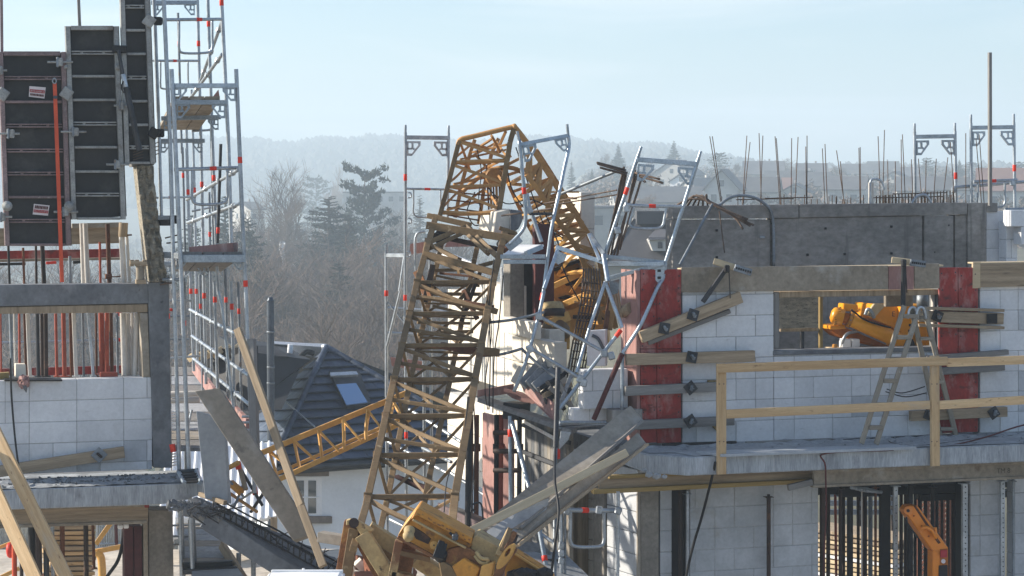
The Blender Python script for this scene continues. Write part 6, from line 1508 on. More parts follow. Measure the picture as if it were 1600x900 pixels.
# ---- the crane mast
mst = T('crane_mast', 'broken tower crane mast of dusty brown lattice leaning back between the two shells', 'crane', P(640, 880, 22.5))
def dm(y): return lin(22.3, 28.3, (812 - y) / (812 - 345.0))          # depth of the mast face by pixel row
FL = [(552, 858), (572, 790), (614, 600), (652, 441), (681, 338)]
FR = [(702, 858), (711, 775), (741, 600), (770, 441), (790, 360)]
BLc = [(590, 846), (607, 772), (640, 600), (670, 470), (692, 372)]
BRc = [(658, 812), (672, 740), (702, 600), (728, 470), (747, 378)]
def at_y(ch, y):
    for (x0, y0), (x1, y1) in zip(ch, ch[1:]):
        if y <= y0 and y >= y1: return lin(x0, x1, (y - y0) / (y1 - y0))
    return ch[0][0] if y > ch[0][1] else ch[-1][0]
def Fm(ch, y, dz=0.0): return P(at_y(ch, y), y, dm(y) + dz)
def chord(ch, dz, w, m, par, ext=None):
    for (x0, y0), (x1, y1) in zip(ch, ch[1:]): bar(P(x0, y0, dm(y0) + dz), P(x1, y1, dm(y1) + dz), w, w, m, par, 'chord', (0, -1, 0))
for ch, dz, w in ((FL, 0, .072), (FR, 0, .082), (BLc, .95, .062), (BRc, .95, .062)): chord(ch, dz, w, 'mast', mst)
ys = [776, 711, 650, 593, 540, 490, 441]
for i, y in enumerate(ys):
    for dz, L_, R_, w in ((0, FL, FR, .046), (.95, BLc, BRc, .038)):
        kinked(Fm(L_, y + (4 if dz else 0), dz), Fm(R_, y - 1 + (4 if dz else 0), dz), w, 'mast', mst, 'lattice_bar')
    nx_ = ys[i - 1] if i else 846
    kinked(Fm(FL, y + 4, -.005), Fm(FR, nx_ - 5, .01), .044, 'mast', mst, 'lattice_diagonal')
    kinked(Fm(BLc, y + 5, .94), Fm(BRc, min(nx_, 806) - 4, .94), .032, 'mast', mst, 'lattice_diagonal')
    # side faces
    bar(Fm(FL, y), Fm(BLc, y + 3, .95),   .034, .034, 'mast', mst, 'lattice_bar', (0, -1, 0)); bar(Fm(FR, y), Fm(BRc, y + 3, .95),   .034, .034, 'mast', mst, 'lattice_bar', (0, -1, 0))
    bar(Fm(FR, y + 2), Fm(BRc, min(nx_, 806), .95),   .034, .034, 'mast', mst, 'lattice_diagonal', (0, -1, 0)); bar(Fm(FL, y + 2), Fm(BLc, min(nx_, 840), .95),   .034, .034, 'mast', mst, 'lattice_diagonal', (0, -1, 0))
    kinked(Fm(BLc, nx_ if i else 806, .95), Fm(BRc, y, .95), .03, 'mast', mst, 'lattice_diagonal')
    if 0 < i < 6: kinked(Fm(FL, y - 26, -.0), Fm(FR, y - 6, .0), .042, 'mast', mst, 'lattice_bar')
    o = put('gusset_plate', box_mesh(.09, .014, .09, 'mast', .004), Matrix.Translation(Fm(FL, y, -.044)), mst); put('gusset_plate', box_mesh(.09, .014, .09, 'mast', .004), Matrix.Translation(Fm(FR, y, -.05)), mst)
rg = random.Random(55)
for k in range(15):                                # crushed inner bracing
    y = lin(404, 560, k / 14); l_, r_ = at_y(FL, y) + rg.uniform(8, 40), at_y(FR, y) - rg.uniform(6, 38)
    bar(P(l_, y + rg.uniform(-8, 8), dm(y) + rg.uniform(.3, .8)), P(r_, y + rg.uniform(-4, 14), dm(y) + rg.uniform(.3, .8)), rg.choice((.022, .028, .034, .045)), .03, rg.choice(('prop_rust', 'mast', 'mast', 'mast')), mst, 'inner_bracing', (0, -1, 0))
for (a, b, m, w) in (((652, 425), (670, 468), 'rusty', .10), ((676, 416), (664, 470), 'prop_dark', .07), ((716, 472), (748, 430), 'mast', .05), ((725, 455), (745, 497), 'prop_rust', .06), ((752, 420), (722, 500), 'prop_dark', .05)):
    bar(P(*a, dm(a[1]) + .55), P(*b, dm(b[1]) + .65), w, .06, m, mst, 'inner_bracing', (0, -1, 0))
for (a, b) in (((700, 470), (770, 482)), ((690, 540), (762, 552))):
    bar(P(*a, dm(a[1]) + .3), P(*b, dm(b[1]) + .2), .08, .08, 'prop_rust', mst, 'stub_beam', (0, -1, 0))
bar(Fm(FR, 548), P(778, 551, dm(548) + .1), .09, .1, 'mast', mst, 'stub_beam', (0, -1, 0)); bar(Fm(FR, 483), P(774, 486, dm(483) + .1), .07, .09, 'mast', mst, 'stub_beam', (0, -1, 0))
# head of the lower section
hd = [(668, 352, 805, 374, .095, 'mast', 0), (664, 397, 772, 426, .08, 'mast', 0), (671, 366, 790, 392, .06, 'prop_dark', .25)]
for (x0, y0, x1, y1, w, m, dz) in hd: bar(P(x0, y0, dm(y0) + dz - .03), P(x1, y1, dm(y1) + dz - .03), w, .14, m, mst, 'head_beam', (0, -1, 0))
bar(P(669, 337, dm(338) - .02), P(735, 352, dm(350) - .02), .07, .12, 'mast', mst, 'head_beam', (0, -1, 0))
for (x0, y0, x1, y1, w) in ((667, 380, 728, 354, .062), (672, 388, 736, 358, .05), (729, 355, 778, 402, .065), (722, 358, 762, 396, .05), (668, 402, 768, 440, .045), (667, 380, 718, 406, .055), (716, 425, 770, 410, .05), (668, 376, 664, 400, .07)):
    bar(P(x0, y0, dm(y0) + .02), P(x1, y1, dm(y1) + .02), w, .09, 'mast', mst, 'head_brace', (0, -1, 0))
ed = prism([P(783, 358, dm(360)), P(806, 366, dm(360)), P(803, 376, dm(360)), P(784, 386, dm(360))], Vector((.05, .35, 0)), 'rusty', mst, 'end_box', .008)
bar(P(780, 356, dm(360) - .03), P(807, 365, dm(360) - .03), .05, .12, 'mast', ed, 'lip', (0, -1, 0))
tube(P(781, 380, dm(370) - .1), P(791, 391, dm(370) - .25), .05, 'prop_black', mst, 'lock_pin'); lathe([(0, .05), (1, .04)], P(790, 390, dm(370) - .24), P(793, 393, dm(370) - .28), 'prop_rust', mst, 'pin_head', 12)
put('inner_gear', box_mesh(.16, .14, .16, 'prop_black', .02), Matrix.Translation(P(690, 370, dm(360) + .5)), mst)
# cables hanging down the mast face and the gable
for (pts, r_) in (([(772, 405), (765, 470), (766, 560), (764, 640)], .008), ([(786, 430), (780, 500), (772, 560), (770, 645)], .008), ([(760, 460), (768, 520), (758, 600), (762, 640)], .006), ([(731, 620), (722, 700), (700, 745), (694, 800)], .007), ([(738, 590), (742, 690), (736, 800)], .008)):
    rope([P(x, y, dm(min(y, 800)) - .12 if x < 742 else 26.5) for x, y in pts], r_, 'prop_black', mst, 'cable', 5)
for (a, b) in (((752, 505), (850, 488)), ((752, 556), (815, 545)), ((815, 545), (870, 590))):
    tag(rope([P(*a, 26.6), P((a[0] + b[0]) / 2, (a[1] + b[1]) / 2 + 3, 26.5), P(*b, 26.4)], .018, 'galv_dull', None, 'bent_rod'), {752505: 'long thin steel rod crossing from the mast to the bent frames, uppermost', 752556: 'thin steel rod crossing low from the mast to the bent frames', 815545: 'thin steel rod sloping down over the debris heap'}[a[0] * 1000 + a[1]], 'rod')

# ---- the folded jib above it
jb = T('crane_jib', 'ochre lattice crane boom folded over at its top and hanging down behind the bent frames', 'crane', P(760, 340, 29))
JD = 28.6
def jbar(x0, y0, d0, x1, y1, d1, w, m='jib', nm='lattice_bar'):
    w *= .66 if nm != 'chord' else .72
    return kinked(P(x0, y0, JD + d0), P(x1, y1, JD + d1), w, m, jb, nm, .3 if nm == 'lattice_bar' else 0)
jl = [(686, 342), (701, 285), (716, 226), (719, 220)]; jr = [(776, 352), (786, 290), (797, 222), (803, 201)]
kl = [(711, 340), (722, 285), (736, 235), (742, 218)]; kr = [(748, 350), (757, 290), (768, 240), (779, 216)]
for ch, dz, w, m in ((jl, 0, .085, 'mast'), (jr, 0, .095, 'mast'), (kl, .8, .07, 'jib'), (kr, .8, .07, 'jib')):
    for a, b in zip(ch, ch[1:]): jbar(a[0], a[1], dz, b[0], b[1], dz, w, m, 'chord')
rope([P(716, 226, JD), P(720, 218, JD), P(740, 213, JD), P(798, 199, JD), P(806, 200, JD), P(830, 231, JD + .3)], .033, 'jib', jb, 'chord', 8, 4)
def cx(ch, y): return at_y(ch, y)
for i, (yl, yr) in enumerate(((254, 251), (292, 289), (332, 331))):
    jbar(cx(jl, yl), yl, -.0, cx(jr, yr), yr, 0, .06)
    jbar(cx(kl, yl), yl + 3, .8, cx(kr, yr), yr + 3, .8, .045)
    jbar(cx(jl, yl), yl, 0, cx(kl, yl), yl + 4, .8, .04); jbar(cx(jr, yr), yr, 0, cx(kr, yr), yr + 3, .8, .04)
for (yt, yb) in ((222, 247), (258, 286), (296, 326)):
    jbar(cx(jl, yt) + 1, yt, -.01, cx(jr, yb), yb, .0, .06)
    jbar(cx(kl, yb), yb, .8, cx(kr, yt), yt, .8, .045); jbar(cx(jl, yb), yb, 0, cx(kl, yt), yt, .8, .045); jbar(cx(jr, yb), yb, 0, cx(kr, yt), yt, .8, .045)
    jbar(cx(jl, yb) + 8, yb + 2, .2, cx(jr, yt) - 6, yt + 12, .7, .04)
for a in [(719, 222, 0, 735, 268, .8, .05), (722, 221, 0, 765, 232, .6, .05), (745, 232, .3, 770, 216, .3, .04), (790, 206, .1, 777, 240, .8, .05), (768, 212, .1, 781, 238, .4, .05), (738, 238, .6, 792, 226, .3, .045), (741, 240, .8, 775, 280, .8, .04), (760, 262, .6, 798, 244, .2, .05)]: jbar(*a)
rope([P(722, 300, JD + .5), P(755, 272, JD + .5), P(782, 262, JD + .4), P(806, 264, JD + .4), P(822, 274, JD + .5)], .03, 'jib', jb, 'chord', 8, 4)
for k in range(5): jbar(760 + 5 * k, 258 + 4 * k, .5, 765 + 4 * k, 348 - 3 * k, .5, .05 if k % 2 else .035, 'jib' if k % 2 else 'prop_rust', 'cable_guide')
lathe([(0, .10), (.2, .12), (.8, .12), (1, .10)], P(772, 276, JD + .3), P(772, 276, JD + .6), 'jib', jb, 'sheave', 18)
for k in range(4): jbar(700, 300 + 12 * k, .5, 770, 306 + 14 * k, .55, .03, 'prop_rust', 'cable')
# the part that hangs down on the right
o1 = [(829, 228, .2), (850, 260, .3), (872, 295, .4), (896, 331, .55), (920, 367, .7), (936, 405, .8), (952, 470, 1.0), (962, 512, 1.1)]
o2 = [(838, 234, 1.1), (858, 265, 1.2), (880, 300, 1.3), (903, 336, 1.45), (926, 372, 1.6), (940, 410, 1.7), (955, 470, 1.9)]
i1 = [(822, 272, .1), (842, 299, .2), (860, 327, .3), (882, 359, .45), (905, 393, .6), (923, 440, .8), (938, 505, 1.0)]
i2 = [(784, 262, .9), (800, 300, 1.0), (816, 335, 1.1), (834, 368, 1.2), (854, 400, 1.4), (880, 445, 1.6), (900, 500, 1.7)]
for ch, w in ((o1, .10), (o2, .075), (i1, .095), (i2, .07)):
    for a, b in zip(ch, ch[1:]): jbar(*a, *b, w, 'jib', 'chord')
jbar(803, 201, 0, 829, 230, .2, .09, 'jib', 'chord')
def q(ch, t):
    t *= len(ch) - 1; j = min(int(t), len(ch) - 2); k = t - j; return tuple(lin(ch[j][e], ch[j + 1][e], k) for e in range(3))
N_ = 9
for k in range(N_):
    t0, t1 = k / N_, (k + 1) / N_
    jbar(*q(o1, t0), *q(i1, t0), .078); jbar(*q(o1, t0), *q(i1, (t0 + t1) / 2), .078); jbar(*q(o1, t1), *q(i1, (t0 + t1) / 2), .078)
    jbar(*q(o2, t0), *q(i2, t0), .06); jbar(*q(o2, t1), *q(i2, (t0 + t1) / 2), .06)
    jbar(*q(o1, t0), *q(o2, t1), .065); jbar(*q(i1, t0), *q(i2, t1), .065, 'jib_y_lit'); jbar(*q(i1, t1), *q(i2, t1), .065, 'jib_y_lit')  # brighter paint makes the inner cross bars look sunlit
for k in range(9): jbar(846 + 2 * k, 300 + 8 * k, .9, 905 - 3 * k, 300 + 10 * k, .8, .035, 'jib')
for (pts, r_) in (([(742, 300), (730, 330), (742, 352), (760, 345)], .008), ([(790, 250), (802, 300), (838, 345), (880, 372)], .009), ([(806, 230), (830, 300), (850, 352), (862, 372)], .008), ([(760, 290), (790, 318), (830, 312), (868, 330)], .008), ([(850, 330), (872, 380), (880, 420), (905, 470)], .009), ([(745, 232), (752, 268), (748, 310), (756, 344)], .007)):
    rope([P(x, y, JD + .35) for x, y in pts], r_, 'prop_black', jb, 'cable', 5)
# reeved cables hanging in a bundle at its end
for k in range(7):
    rope([P(912 + 4 * k, 420, JD + .2), P(908 + 5 * k, 470, JD - .1), P(896 + 4.6 * k, 530, JD - .3), P(886 + 4.2 * k, 590, JD - .5)], .012, 'rebar', jb, 'cable', 5)
for k in range(12): tube(P(909 - k * 1.6, 440 + k * 12, JD - .1 - .03 * k), P(938 - k * 1.7, 444 + k * 12, JD - .1 - .03 * k), .008, 'rebar', jb, 'cable_tie', 5)
# slewing gear of yellow plates under it
sg_ = T('slewing_unit', 'torn yellow slewing unit of the crane with a motor, lodged behind the bent frames', 'crane part', P(900, 545, 28.2))
def yp(pts, d, dep, m='crane_y', nm='plate'): return prism([P(x, y, d) for x, y in pts], Vector((.05, dep, 0)), m, sg_, nm, .006)
yp([(861, 418), (925, 402), (948, 470), (940, 498), (884, 486), (858, 462)], 30.1, .5, 'jib_y_lit', 'side_plate'); yp([(858, 462), (884, 486), (944, 470), (952, 540), (898, 532), (878, 500)], 29.9, .5, 'jib_y_lit', 'side_plate')  # brighter paint stands in for sun reflected onto the side plates
yp([(873, 430), (915, 414), (922, 436), (884, 447)], 30.07, .04, 'prop_dark', 'opening'); yp([(896, 442), (922, 436), (928, 444), (900, 448)], 30.05, .04, 'meadow', 'opening'); yp([(870, 465), (884, 461), (888, 466), (876, 468)], 30.05, .04, 'prop_black', 'tear')
for (a, b) in (((863, 448), (918, 422)), ((880, 476), (916, 460))): bar(P(*a, 30.0), P(*b, 29.8), .08, .08, 'jib_y_lit', sg_, 'brace', (0, -1, 0))
bar(P(862, 422, 30.0), P(930, 398, 30.1), .05, .3, 'prop_black', sg_, 'dark_rim', (0, -1, 0))
lathe([(0, .12), (.1, .145), (.45, .145), (.47, .12), (.8, .12), (.82, .15), (1, .15)], P(863, 473, 27.9), P(866, 528, 27.8), 'crane_pale', sg_, 'motor', 20)
lathe([(0, .151), (1, .151)], P(864.5, 484, 27.88), P(865, 496, 27.86), 'prop_dark', sg_, 'motor_band', 20)
lathe([(0, .13), (.5, .19), (1, .17)], P(864, 502, 27.85), P(870, 530, 27.8), 'mast', sg_, 'gearbox', 20)
bar(P(857, 507, 27.7), P(886, 494, 27.9), .12, .12, 'jib_y_lit', sg_, 'bracket_arm', (0, -1, 0))
for x in (882, 888): bar(P(x, 498, 28.0), P(x - 1, 545, 27.9), .05, .08, 'jib_y_lit', sg_, 'leg', (0, -1, 0))
yp([(896, 470), (928, 462), (930, 464), (897, 474)], 29.85, .04, 'light_wood', 'torn_edge'); bar(P(895, 495, 29.85), P(950, 497, 29.85), .05, .05, 'prop_dark', sg_, 'dark_bar', (0, -1, 0))
bar(P(955, 450, 28), P(945, 520, 27.8), .05, .2, 'prop_rust', sg_, 'side_flange', (0, -1, 0)); bar(P(961, 452, 27.9), P(951, 515, 27.8), .09, .1, 'jib', sg_, 'side_flange', (0, -1, 0))

# ---- yellow lattice lying low by the tiled house
yj = T('yellow_lattice', 'bright yellow triangular lattice section lying low before the tiled house', 'crane part', P(520, 760, 27))
YD = 27.5
def ybar(x0, y0, x1, y1, w, d0=0, d1=0, nm='lattice_bar'):
    w *= .72
    return kinked(P(x0, y0, YD + d0), P(x1, y1, YD + d1), w, 'jib_y_lit', yj, nm, .35 if nm == 'lattice_bar' else 0)
ybar(408, 708, 640, 612, .095, .0, .8, 'chord'); ybar(434, 750, 640, 655, .085, -.25, .5, 'chord'); ybar(430, 741, 640, 648, .055, .6, 1.3, 'chord')
for k in range(6):
    t0 = (k + .3) / 6; t1 = (k + .8) / 6; ta = (lin(408, 640, t0), lin(708, 612, t0)); tb_ = (lin(434, 640, t1), lin(750, 655, t1)); tc = (lin(434, 640, t0 - .05), lin(750, 655, t0 - .05))
    ybar(*ta, *tb_, .035, .1, 0); ybar(*ta, *tc, .035, .1, 0); ybar(ta[0] + 2, ta[1] + 4, tb_[0], tb_[1], .03, .6, 0)
    ybar(ta[0] + 3, ta[1] + 5, tc[0] + 2, tc[1], .03, .6, 0)

# ---- crane base frame, nearest the camera
bf = T('crane_undercarriage', 'heavy brown steel base of the crane with splayed legs, tipped at the mast foot', 'crane', P(600, 960, 21.8))
BD = 21.9
def bbar(x0, y0, x1, y1, w, d0=0, d1=0, m='crane_pale', nm='leg_beam', dep=.14): return bar(P(x0, y0, BD + d0), P(x1, y1, BD + d1), w, dep, m, bf, nm, (0, -1, 0))
bbar(551, 815, 536, 905, .16, .1, .1, 'rusty', 'corner_post', .16); bbar(553, 826, 540, 905, .10, 0, 0, 'mast', 'corner_post', .1)
prism([P(541, 813, BD - .1), P(548, 811, BD - .1), P(562, 815, BD - .1), P(585, 829, BD - .1), P(564, 836, BD - .1), P(552, 818, BD - .1), P(541, 821, BD - .1)], Vector((0, .08, 0)), 'crane_pale', bf, 'gusset_plate', .006)
lathe([(0, .05), (1, .05)], P(553, 817, BD - .14), P(553, 817, BD + .1), 'prop_dark', bf, 'pin', 12)
bbar(566, 834, 615, 912, .15, -.05, -.1); bbar(556, 830, 600, 912, .10, .1, .1, 'rusty'); bbar(575, 826, 700, 905, .15, .2, .2); bbar(560, 842, 604, 905, .09, .15, .1, 'mast')
bbar(624, 845, 612, 905, .08, -.3, -.3, 'crane_pale', 'post'); prism([P(628, 846, BD - .2), P(650, 856, BD - .2), P(642, 900, BD - .2), P(618, 895, BD - .2)], Vector((0, .06, 0)), 'rusty', bf, 'web_plate', .005)
bbar(612, 896, 645, 904, .07, -.3, -.3, 'crane_pale', 'foot_beam'); bbar(648, 872, 700, 905, .12, .1, .2, 'crane_pale'); bbar(626, 862, 672, 873, .05, -.3, -.3, 'mast', 'rod')
bbar(500, 838, 544, 845, .10, .4, .3, 'sheet', 'tie_beam'); bbar(580, 850, 626, 880, .07, .4, .4, 'mast', 'tie_beam')
# yellow winch frame lying across it
wf = T('crane_winch', 'dented yellow winch frame with rust stains lying across the foot of the mast', 'crane part', P(740, 960, 21.5))
WD = 21.4
def wp(pts, d, dep, m, nm, par=None, bev=.008): return prism([P(x, y, WD + d) for x, y in pts], Vector((.02, dep, .0)), m, par or wf, nm, bev)
bx_ = wp([(642, 812), (650, 795), (653, 794), (738, 841), (736, 850), (727, 846), (652, 806)], -.12, .5, 'crane_y', 'top_flange')
wp([(641, 813), (652, 805), (729, 846), (738, 850), (727, 868), (692, 862), (683, 870), (676, 869), (621, 838)], -.05, .45, 'crane_y', 'side_plate')
wp([(643, 811), (650, 796), (627, 826), (621, 838)], -.09, .5, 'jib_y_lit', 'end_plate'); bar(P(621, 839, WD - .1), P(680, 871, WD - .1), .03, .05, 'rusty', wf, 'lower_lip', (0, -1, 0)); bar(P(645, 812, WD - .13), P(728, 856, WD - .13), .018, .05, 'crane_pale', wf, 'weld_seam', (0, -1, 0))
lathe([(0, .05), (.15, .055), (.5, .045), (.55, .055), (.8, .05), (1, .03)], P(640, 826, WD - .2), P(637, 844, WD - .3), 'crane_pale', wf, 'pin_housing', 16)
lathe([(0, .04), (1, .04)], P(678, 852, WD - .12), P(678, 852, WD - .05), 'jib_y_lit', wf, 'round_plate', 20); lathe([(0, .008), (1, .008)], P(678, 852, WD - .13), P(678, 852, WD - .1), 'prop_dark', wf, 'bolt', 8)
wp([(644, 822), (660, 832), (672, 842), (668, 850), (650, 842), (644, 832)], -.06, .02, 'prop_dark', 'oil_stain', None, 0)
for a in ((690, 846, 680, 872), (694, 850, 688, 874)): bar(P(a[0], a[1], WD - .15), P(a[2], a[3], WD - .2), .06, .12, 'prop_black', wf, 'torn_rib', (0, -1, 0))
lathe([(0, .03), (.3, .05), (1, .06)], P(693, 862, WD - .2), P(688, 871, WD - .1), 'prop_black', wf, 'hub', 16)
wp([(738, 842), (746, 836), (780, 856), (798, 870), (790, 884), (768, 880), (735, 858)], -.02, .4, 'crane_pale', 'torn_plate'); wp([(700, 858), (724, 852), (772, 882), (764, 905), (720, 905), (690, 872)], -.10, .4, 'rusty', 'rusted_plate'); wp([(724, 872), (750, 888), (742, 905), (716, 905), (706, 885)], -.16, .1, 'crane_y', 'patch_plate')
wp([(684, 872), (704, 884), (728, 905), (690, 905)], -.14, .3, 'mast', 'under_plate'); wp([(752, 884), (772, 878), (768, 905), (748, 905)], -.2, .1, 'jib_y_lit', 'patch_plate')
rope([P(744, 862, WD - .13), P(752, 872, WD - .16), P(762, 874, WD - .16), P(760, 880, WD - .14), P(750, 878, WD - .14), P(742, 868, WD - .12)], .018, 'crane_pale', wf, 'torn_edge', 6)
put('valve', box_mesh(.06, .08, .06, 'flue', .012), Matrix.Translation(P(711, 839, WD - .17)), wf); tube(P(703, 832, WD - .12), P(712, 842, WD - .16), .012, 'prop_black', wf, 'hose')
for k in range(14):
    x_, y_ = lin(655, 735, k / 13) + rnd.uniform(-3, 3), lin(800, 843, k / 13) + rnd.uniform(0, 4); put('rust_chip', box_mesh(rnd.uniform(.015, .05), .006, .012, 'rusty', .003), Matrix.Translation(P(x_, y_, WD - .125)) @ Matrix.Rotation(.5, 4, 'Y'), wf)
# oblong eye plates and torn forks at its end
def ring_plate(pts, hole, d, dep, m, nm):
    bm = bmesh.new(); n_ = 20
    def el(c, rx, ry, a): return [(c[0] + rx * math.cos(q_) * math.cos(a) - ry * math.sin(q_) * math.sin(a), c[1] + rx * math.cos(q_) * math.sin(a) + ry * math.sin(q_) * math.cos(a)) for q_ in [2 * math.pi * i / n_ for i in range(n_)]]
    o_, i_ = el(*pts), el(*hole)
    f0 = [bm.verts.new(P(x, y, WD + d)) for x, y in o_]; h0 = [bm.verts.new(P(x, y, WD + d)) for x, y in i_]; f1 = [bm.verts.new(P(x, y, WD + d) + Vector((.02, dep, 0))) for x, y in o_]; h1 = [bm.verts.new(P(x, y, WD + d) + Vector((.02, dep, 0))) for x, y in i_]
    for i in range(n_):
        j = (i + 1) % n_
        for q4 in ((f0[i], f0[j], h0[j], h0[i]), (f1[i], h1[i], h1[j], f1[j]), (f0[i], f1[i], f1[j], f0[j]), (h0[i], h0[j], h1[j], h1[i])): bm.faces.new(q4)
    bmesh.ops.recalc_face_normals(bm, faces=bm.faces); return from_bm(nm, bm, m, wf)
ring_plate(((789, 870), 23, 7, -1.0), ((793, 863), 8, 3, -1.0), -.3, .05, 'jib_y_lit', 'eye_plate'); wp([(768, 905), (776, 884), (792, 858), (804, 856), (806, 861), (788, 886), (782, 905)], -.26, .06, 'rusty', 'fork_plate')
for (x0, y0, x1, y1, m) in ((784, 862, 797, 826, 'mast'), (790, 860, 804, 832, 'rusty'), (777, 868, 796, 828, 'crane_pale'), (796, 862, 806, 836, 'prop_dark')): bar(P(x0, y0, WD - .1), P(x1, y1, WD), .05, .06, m, wf, 'torn_fork', (0, -1, 0))
wp([(800, 868), (806, 862), (862, 898), (866, 912), (790, 912), (788, 890)], .15, .2, 'crane_y', 'end_sheet'); bar(P(803, 864, WD + .12), P(858, 900, WD + .12), .02, .05, 'jib_y_lit', wf, 'sheet_lip', (0, -1, 0))
bm = bmesh.new(); rg = random.Random(41)
for k in range(26): bmesh.ops.create_icosphere(bm, subdivisions=1, radius=rg.uniform(.03, .1), matrix=Matrix.Translation(P(rg.uniform(800, 852), rg.uniform(893, 915), WD + rg.uniform(-.1, .1))) @ Matrix.Diagonal((1.2, 1, .7, 1)))
o = from_bm('dirt', bm, 'prop_black', wf); o['kind'] = 'stuff'

# ---- boards thrown against the deck on the right
t = T('thrown_boards', 'grey formwork boards and a pale batten thrown aslant against the broken deck end', 'boards', P(880, 760, 23.6))
prism([P(984, 634, 24.8), P(1003, 656, 24.7), P(810, 826, 22.8), P(742, 829, 22.8), P(745, 825, 22.8)], Vector((.02, .05, -.01)), 'sheet', t, 'board')
prism([P(996, 676, 24.6), P(1009, 693, 24.5), P(870, 800, 23.2), P(805, 850, 22.6), P(798, 838, 22.7), P(905, 752, 23.6)], Vector((.02, .06, -.02)), 'sheet', t, 'board')
bar(P(978, 708, 24.0), P(732, 832, 22.1), .085, .06, 'light_wood', t, 'batten', (0, -1, .2))
prism([P(760, 830, 22.72), P(812, 797, 23.0), P(855, 779, 23.15), P(850, 800, 23.1), P(800, 845, 22.7), P(770, 846, 22.6)], Vector((.02, .03, -.01)), 'sheet_blue', t, 'sheet')
bar(P(1003, 658, 24.68), P(812, 826, 22.8), .03, .06, 'wood_grey', t, 'edge_strip', (0, -1, 0))
bar(P(1010, 695, 24.48), P(808, 853, 22.58), .03, .08, 'wood_old', t, 'edge_strip', (0, -1, 0))
# planks fallen on the left
t = T('fallen_plank', 'long grey concrete stained plank fallen aslant from the scaffold to the broken slab', 'plank', P(470, 840, 24))
prism([P(304, 611, 24.35), P(342, 606, 24.35), P(490, 834, 24.2), P(458, 845, 24.2)], Vector((.03, .05, -.03)), 'sheet', t, 'plank', .006)
t = T('fallen_plank', 'short blueish grey plank standing steeply beside the left slab end', 'plank', P(340, 785, 24.5))
prism([P(306, 642, 24.7), P(349, 654, 24.75), P(357, 787, 24.75), P(320, 779, 24.7)], Vector((.03, .05, -.01)), 'sheet_blue', t, 'plank', .006)
t = T('loose_timber', 'long tan timber leaning out of the scaffold over the lattice section', 'timber', P(475, 820, 23.5))
bar(P(371, 514, 24.9), P(470, 790, 23.9), .088, .05, 'wood_old', t, 'timber', (-.3, -1, 0)); bar(P(470, 790, 23.9), P(505, 885, 23.5), .085, .05, 'wood_old', t, 'split_end', (0, -1, 0))
t = T('upright_timber', 'grey upright timber post just behind the long leaning timber', 'timber', P(398, 760, 25.8))
bar(P(393, 530, 25.9), P(399, 720, 25.6), .09, .09, 'wood_grey', t, 'post', (-.3, -1, 0))
# the broken slab with its bare reinforcement
bs = T('broken_slab', 'broken concrete slab edge hanging down with its reinforcement cage laid bare', 'slab', P(400, 840, 24))
prism([P(325, 803, 24.45), P(338, 806, 24.45), P(432, 868, 24.45), P(520, 918, 24.45), P(478, 930, 24.4), P(420, 893, 24.4), P(311, 824, 24.4)], Vector((.05, .14, -.02)), 'conc', bs, 'edge_beam', .008)
prism([P(311, 824, 24.4), P(325, 803, 24.45), P(330, 806, 24.5), P(318, 826, 24.4)], Vector((.1, .5, 0)), 'conc_light', bs, 'beam_end', .008)
bm = bmesh.new(); rg = random.Random(23); nx, ny = 26, 8; rows = []
for j in range(ny + 1):
    r_ = []
    for i in range(nx + 1):
        a = (lin(276, 500, i / nx), lin(786, 905, i / nx)); b = (lin(312, 540, i / nx), lin(776, 880, i / nx))
        r_.append(bm.verts.new(P(lin(a[0], b[0], j / ny) + rg.uniform(-2, 2), lin(a[1], b[1], j / ny) + rg.uniform(-2.5, 2.5), lin(24.55, 24.5, i / nx) + lin(0.02, 1.1, j / ny) + rg.uniform(-.03, .03))))
    rows.append(r_)
for a, b in zip(rows, rows[1:]):
    for i in range(nx): bm.faces.new((a[i], a[i + 1], b[i + 1], b[i]))
ret = bmesh.ops.extrude_face_region(bm, geom=bm.faces[:]); bmesh.ops.translate(bm, verts=[v for v in ret['geom'] if isinstance(v, bmesh.types.BMVert)], vec=(.04, .1, -.13))
bmesh.ops.recalc_face_normals(bm, faces=bm.faces)
from_bm('broken_top', bm, 'conc', bs)
bm = bmesh.new()
for i in range(90):
    k = rg.random(); c = P(lin(268, 330, k) + rg.uniform(-8, 20), lin(787, 800, k) + rg.uniform(-8, 12), 24.45); s = rg.uniform(.012, .04)
    bmesh.ops.create_icosphere(bm, subdivisions=1, radius=s, matrix=Matrix.Translation(c) @ Matrix.Rotation(rg.uniform(0, 3), 4, 'Y') @ Matrix.Diagonal((1.5, .8, .7, 1)))
for v in bm.verts: v.co += Vector((rg.uniform(-1, 1), rg.uniform(-1, 1), rg.uniform(-1, 1))) * .012
o = from_bm('rubble', bm, 'conc', bs); o['kind'] = 'stuff'
bar(P(312, 772, 24.9), P(352, 786, 24.6), .05, .05, 'wood_old', bs, 'form_strip', (0, -1, 0))
def cg(t, h, dz): # the cage runs down along the slab
    return P(lin(333, 540, t), lin(800, 910, t) - h, lin(24.5, 24.45, t) + dz)
for (h, dz) in ((0, 0), (15, .0), (0, .45), (16, .45), (24, .9), (8, .9)):
    rope([cg(0 + .02 * k / 1, h + rg.uniform(-2, 2), dz) if False else cg(k / 6, h + rg.uniform(-1.2, 1.2), dz) for k in range(7)], .011, 'prop_black', bs, 'rebar', 5, 3)
for k in range(24):
    tt = k / 23
    rope([cg(tt, -2, 0), cg(tt, 16, 0), cg(tt, 18, .45), cg(tt, 0, .45)], .008, 'prop_black', bs, 'stirrup', 5, 0)
    if k % 2: rope([cg(tt, 0, 0), cg(tt + .03, 17, 0)], .007, 'prop_black', bs, 'stirrup', 5, 0)
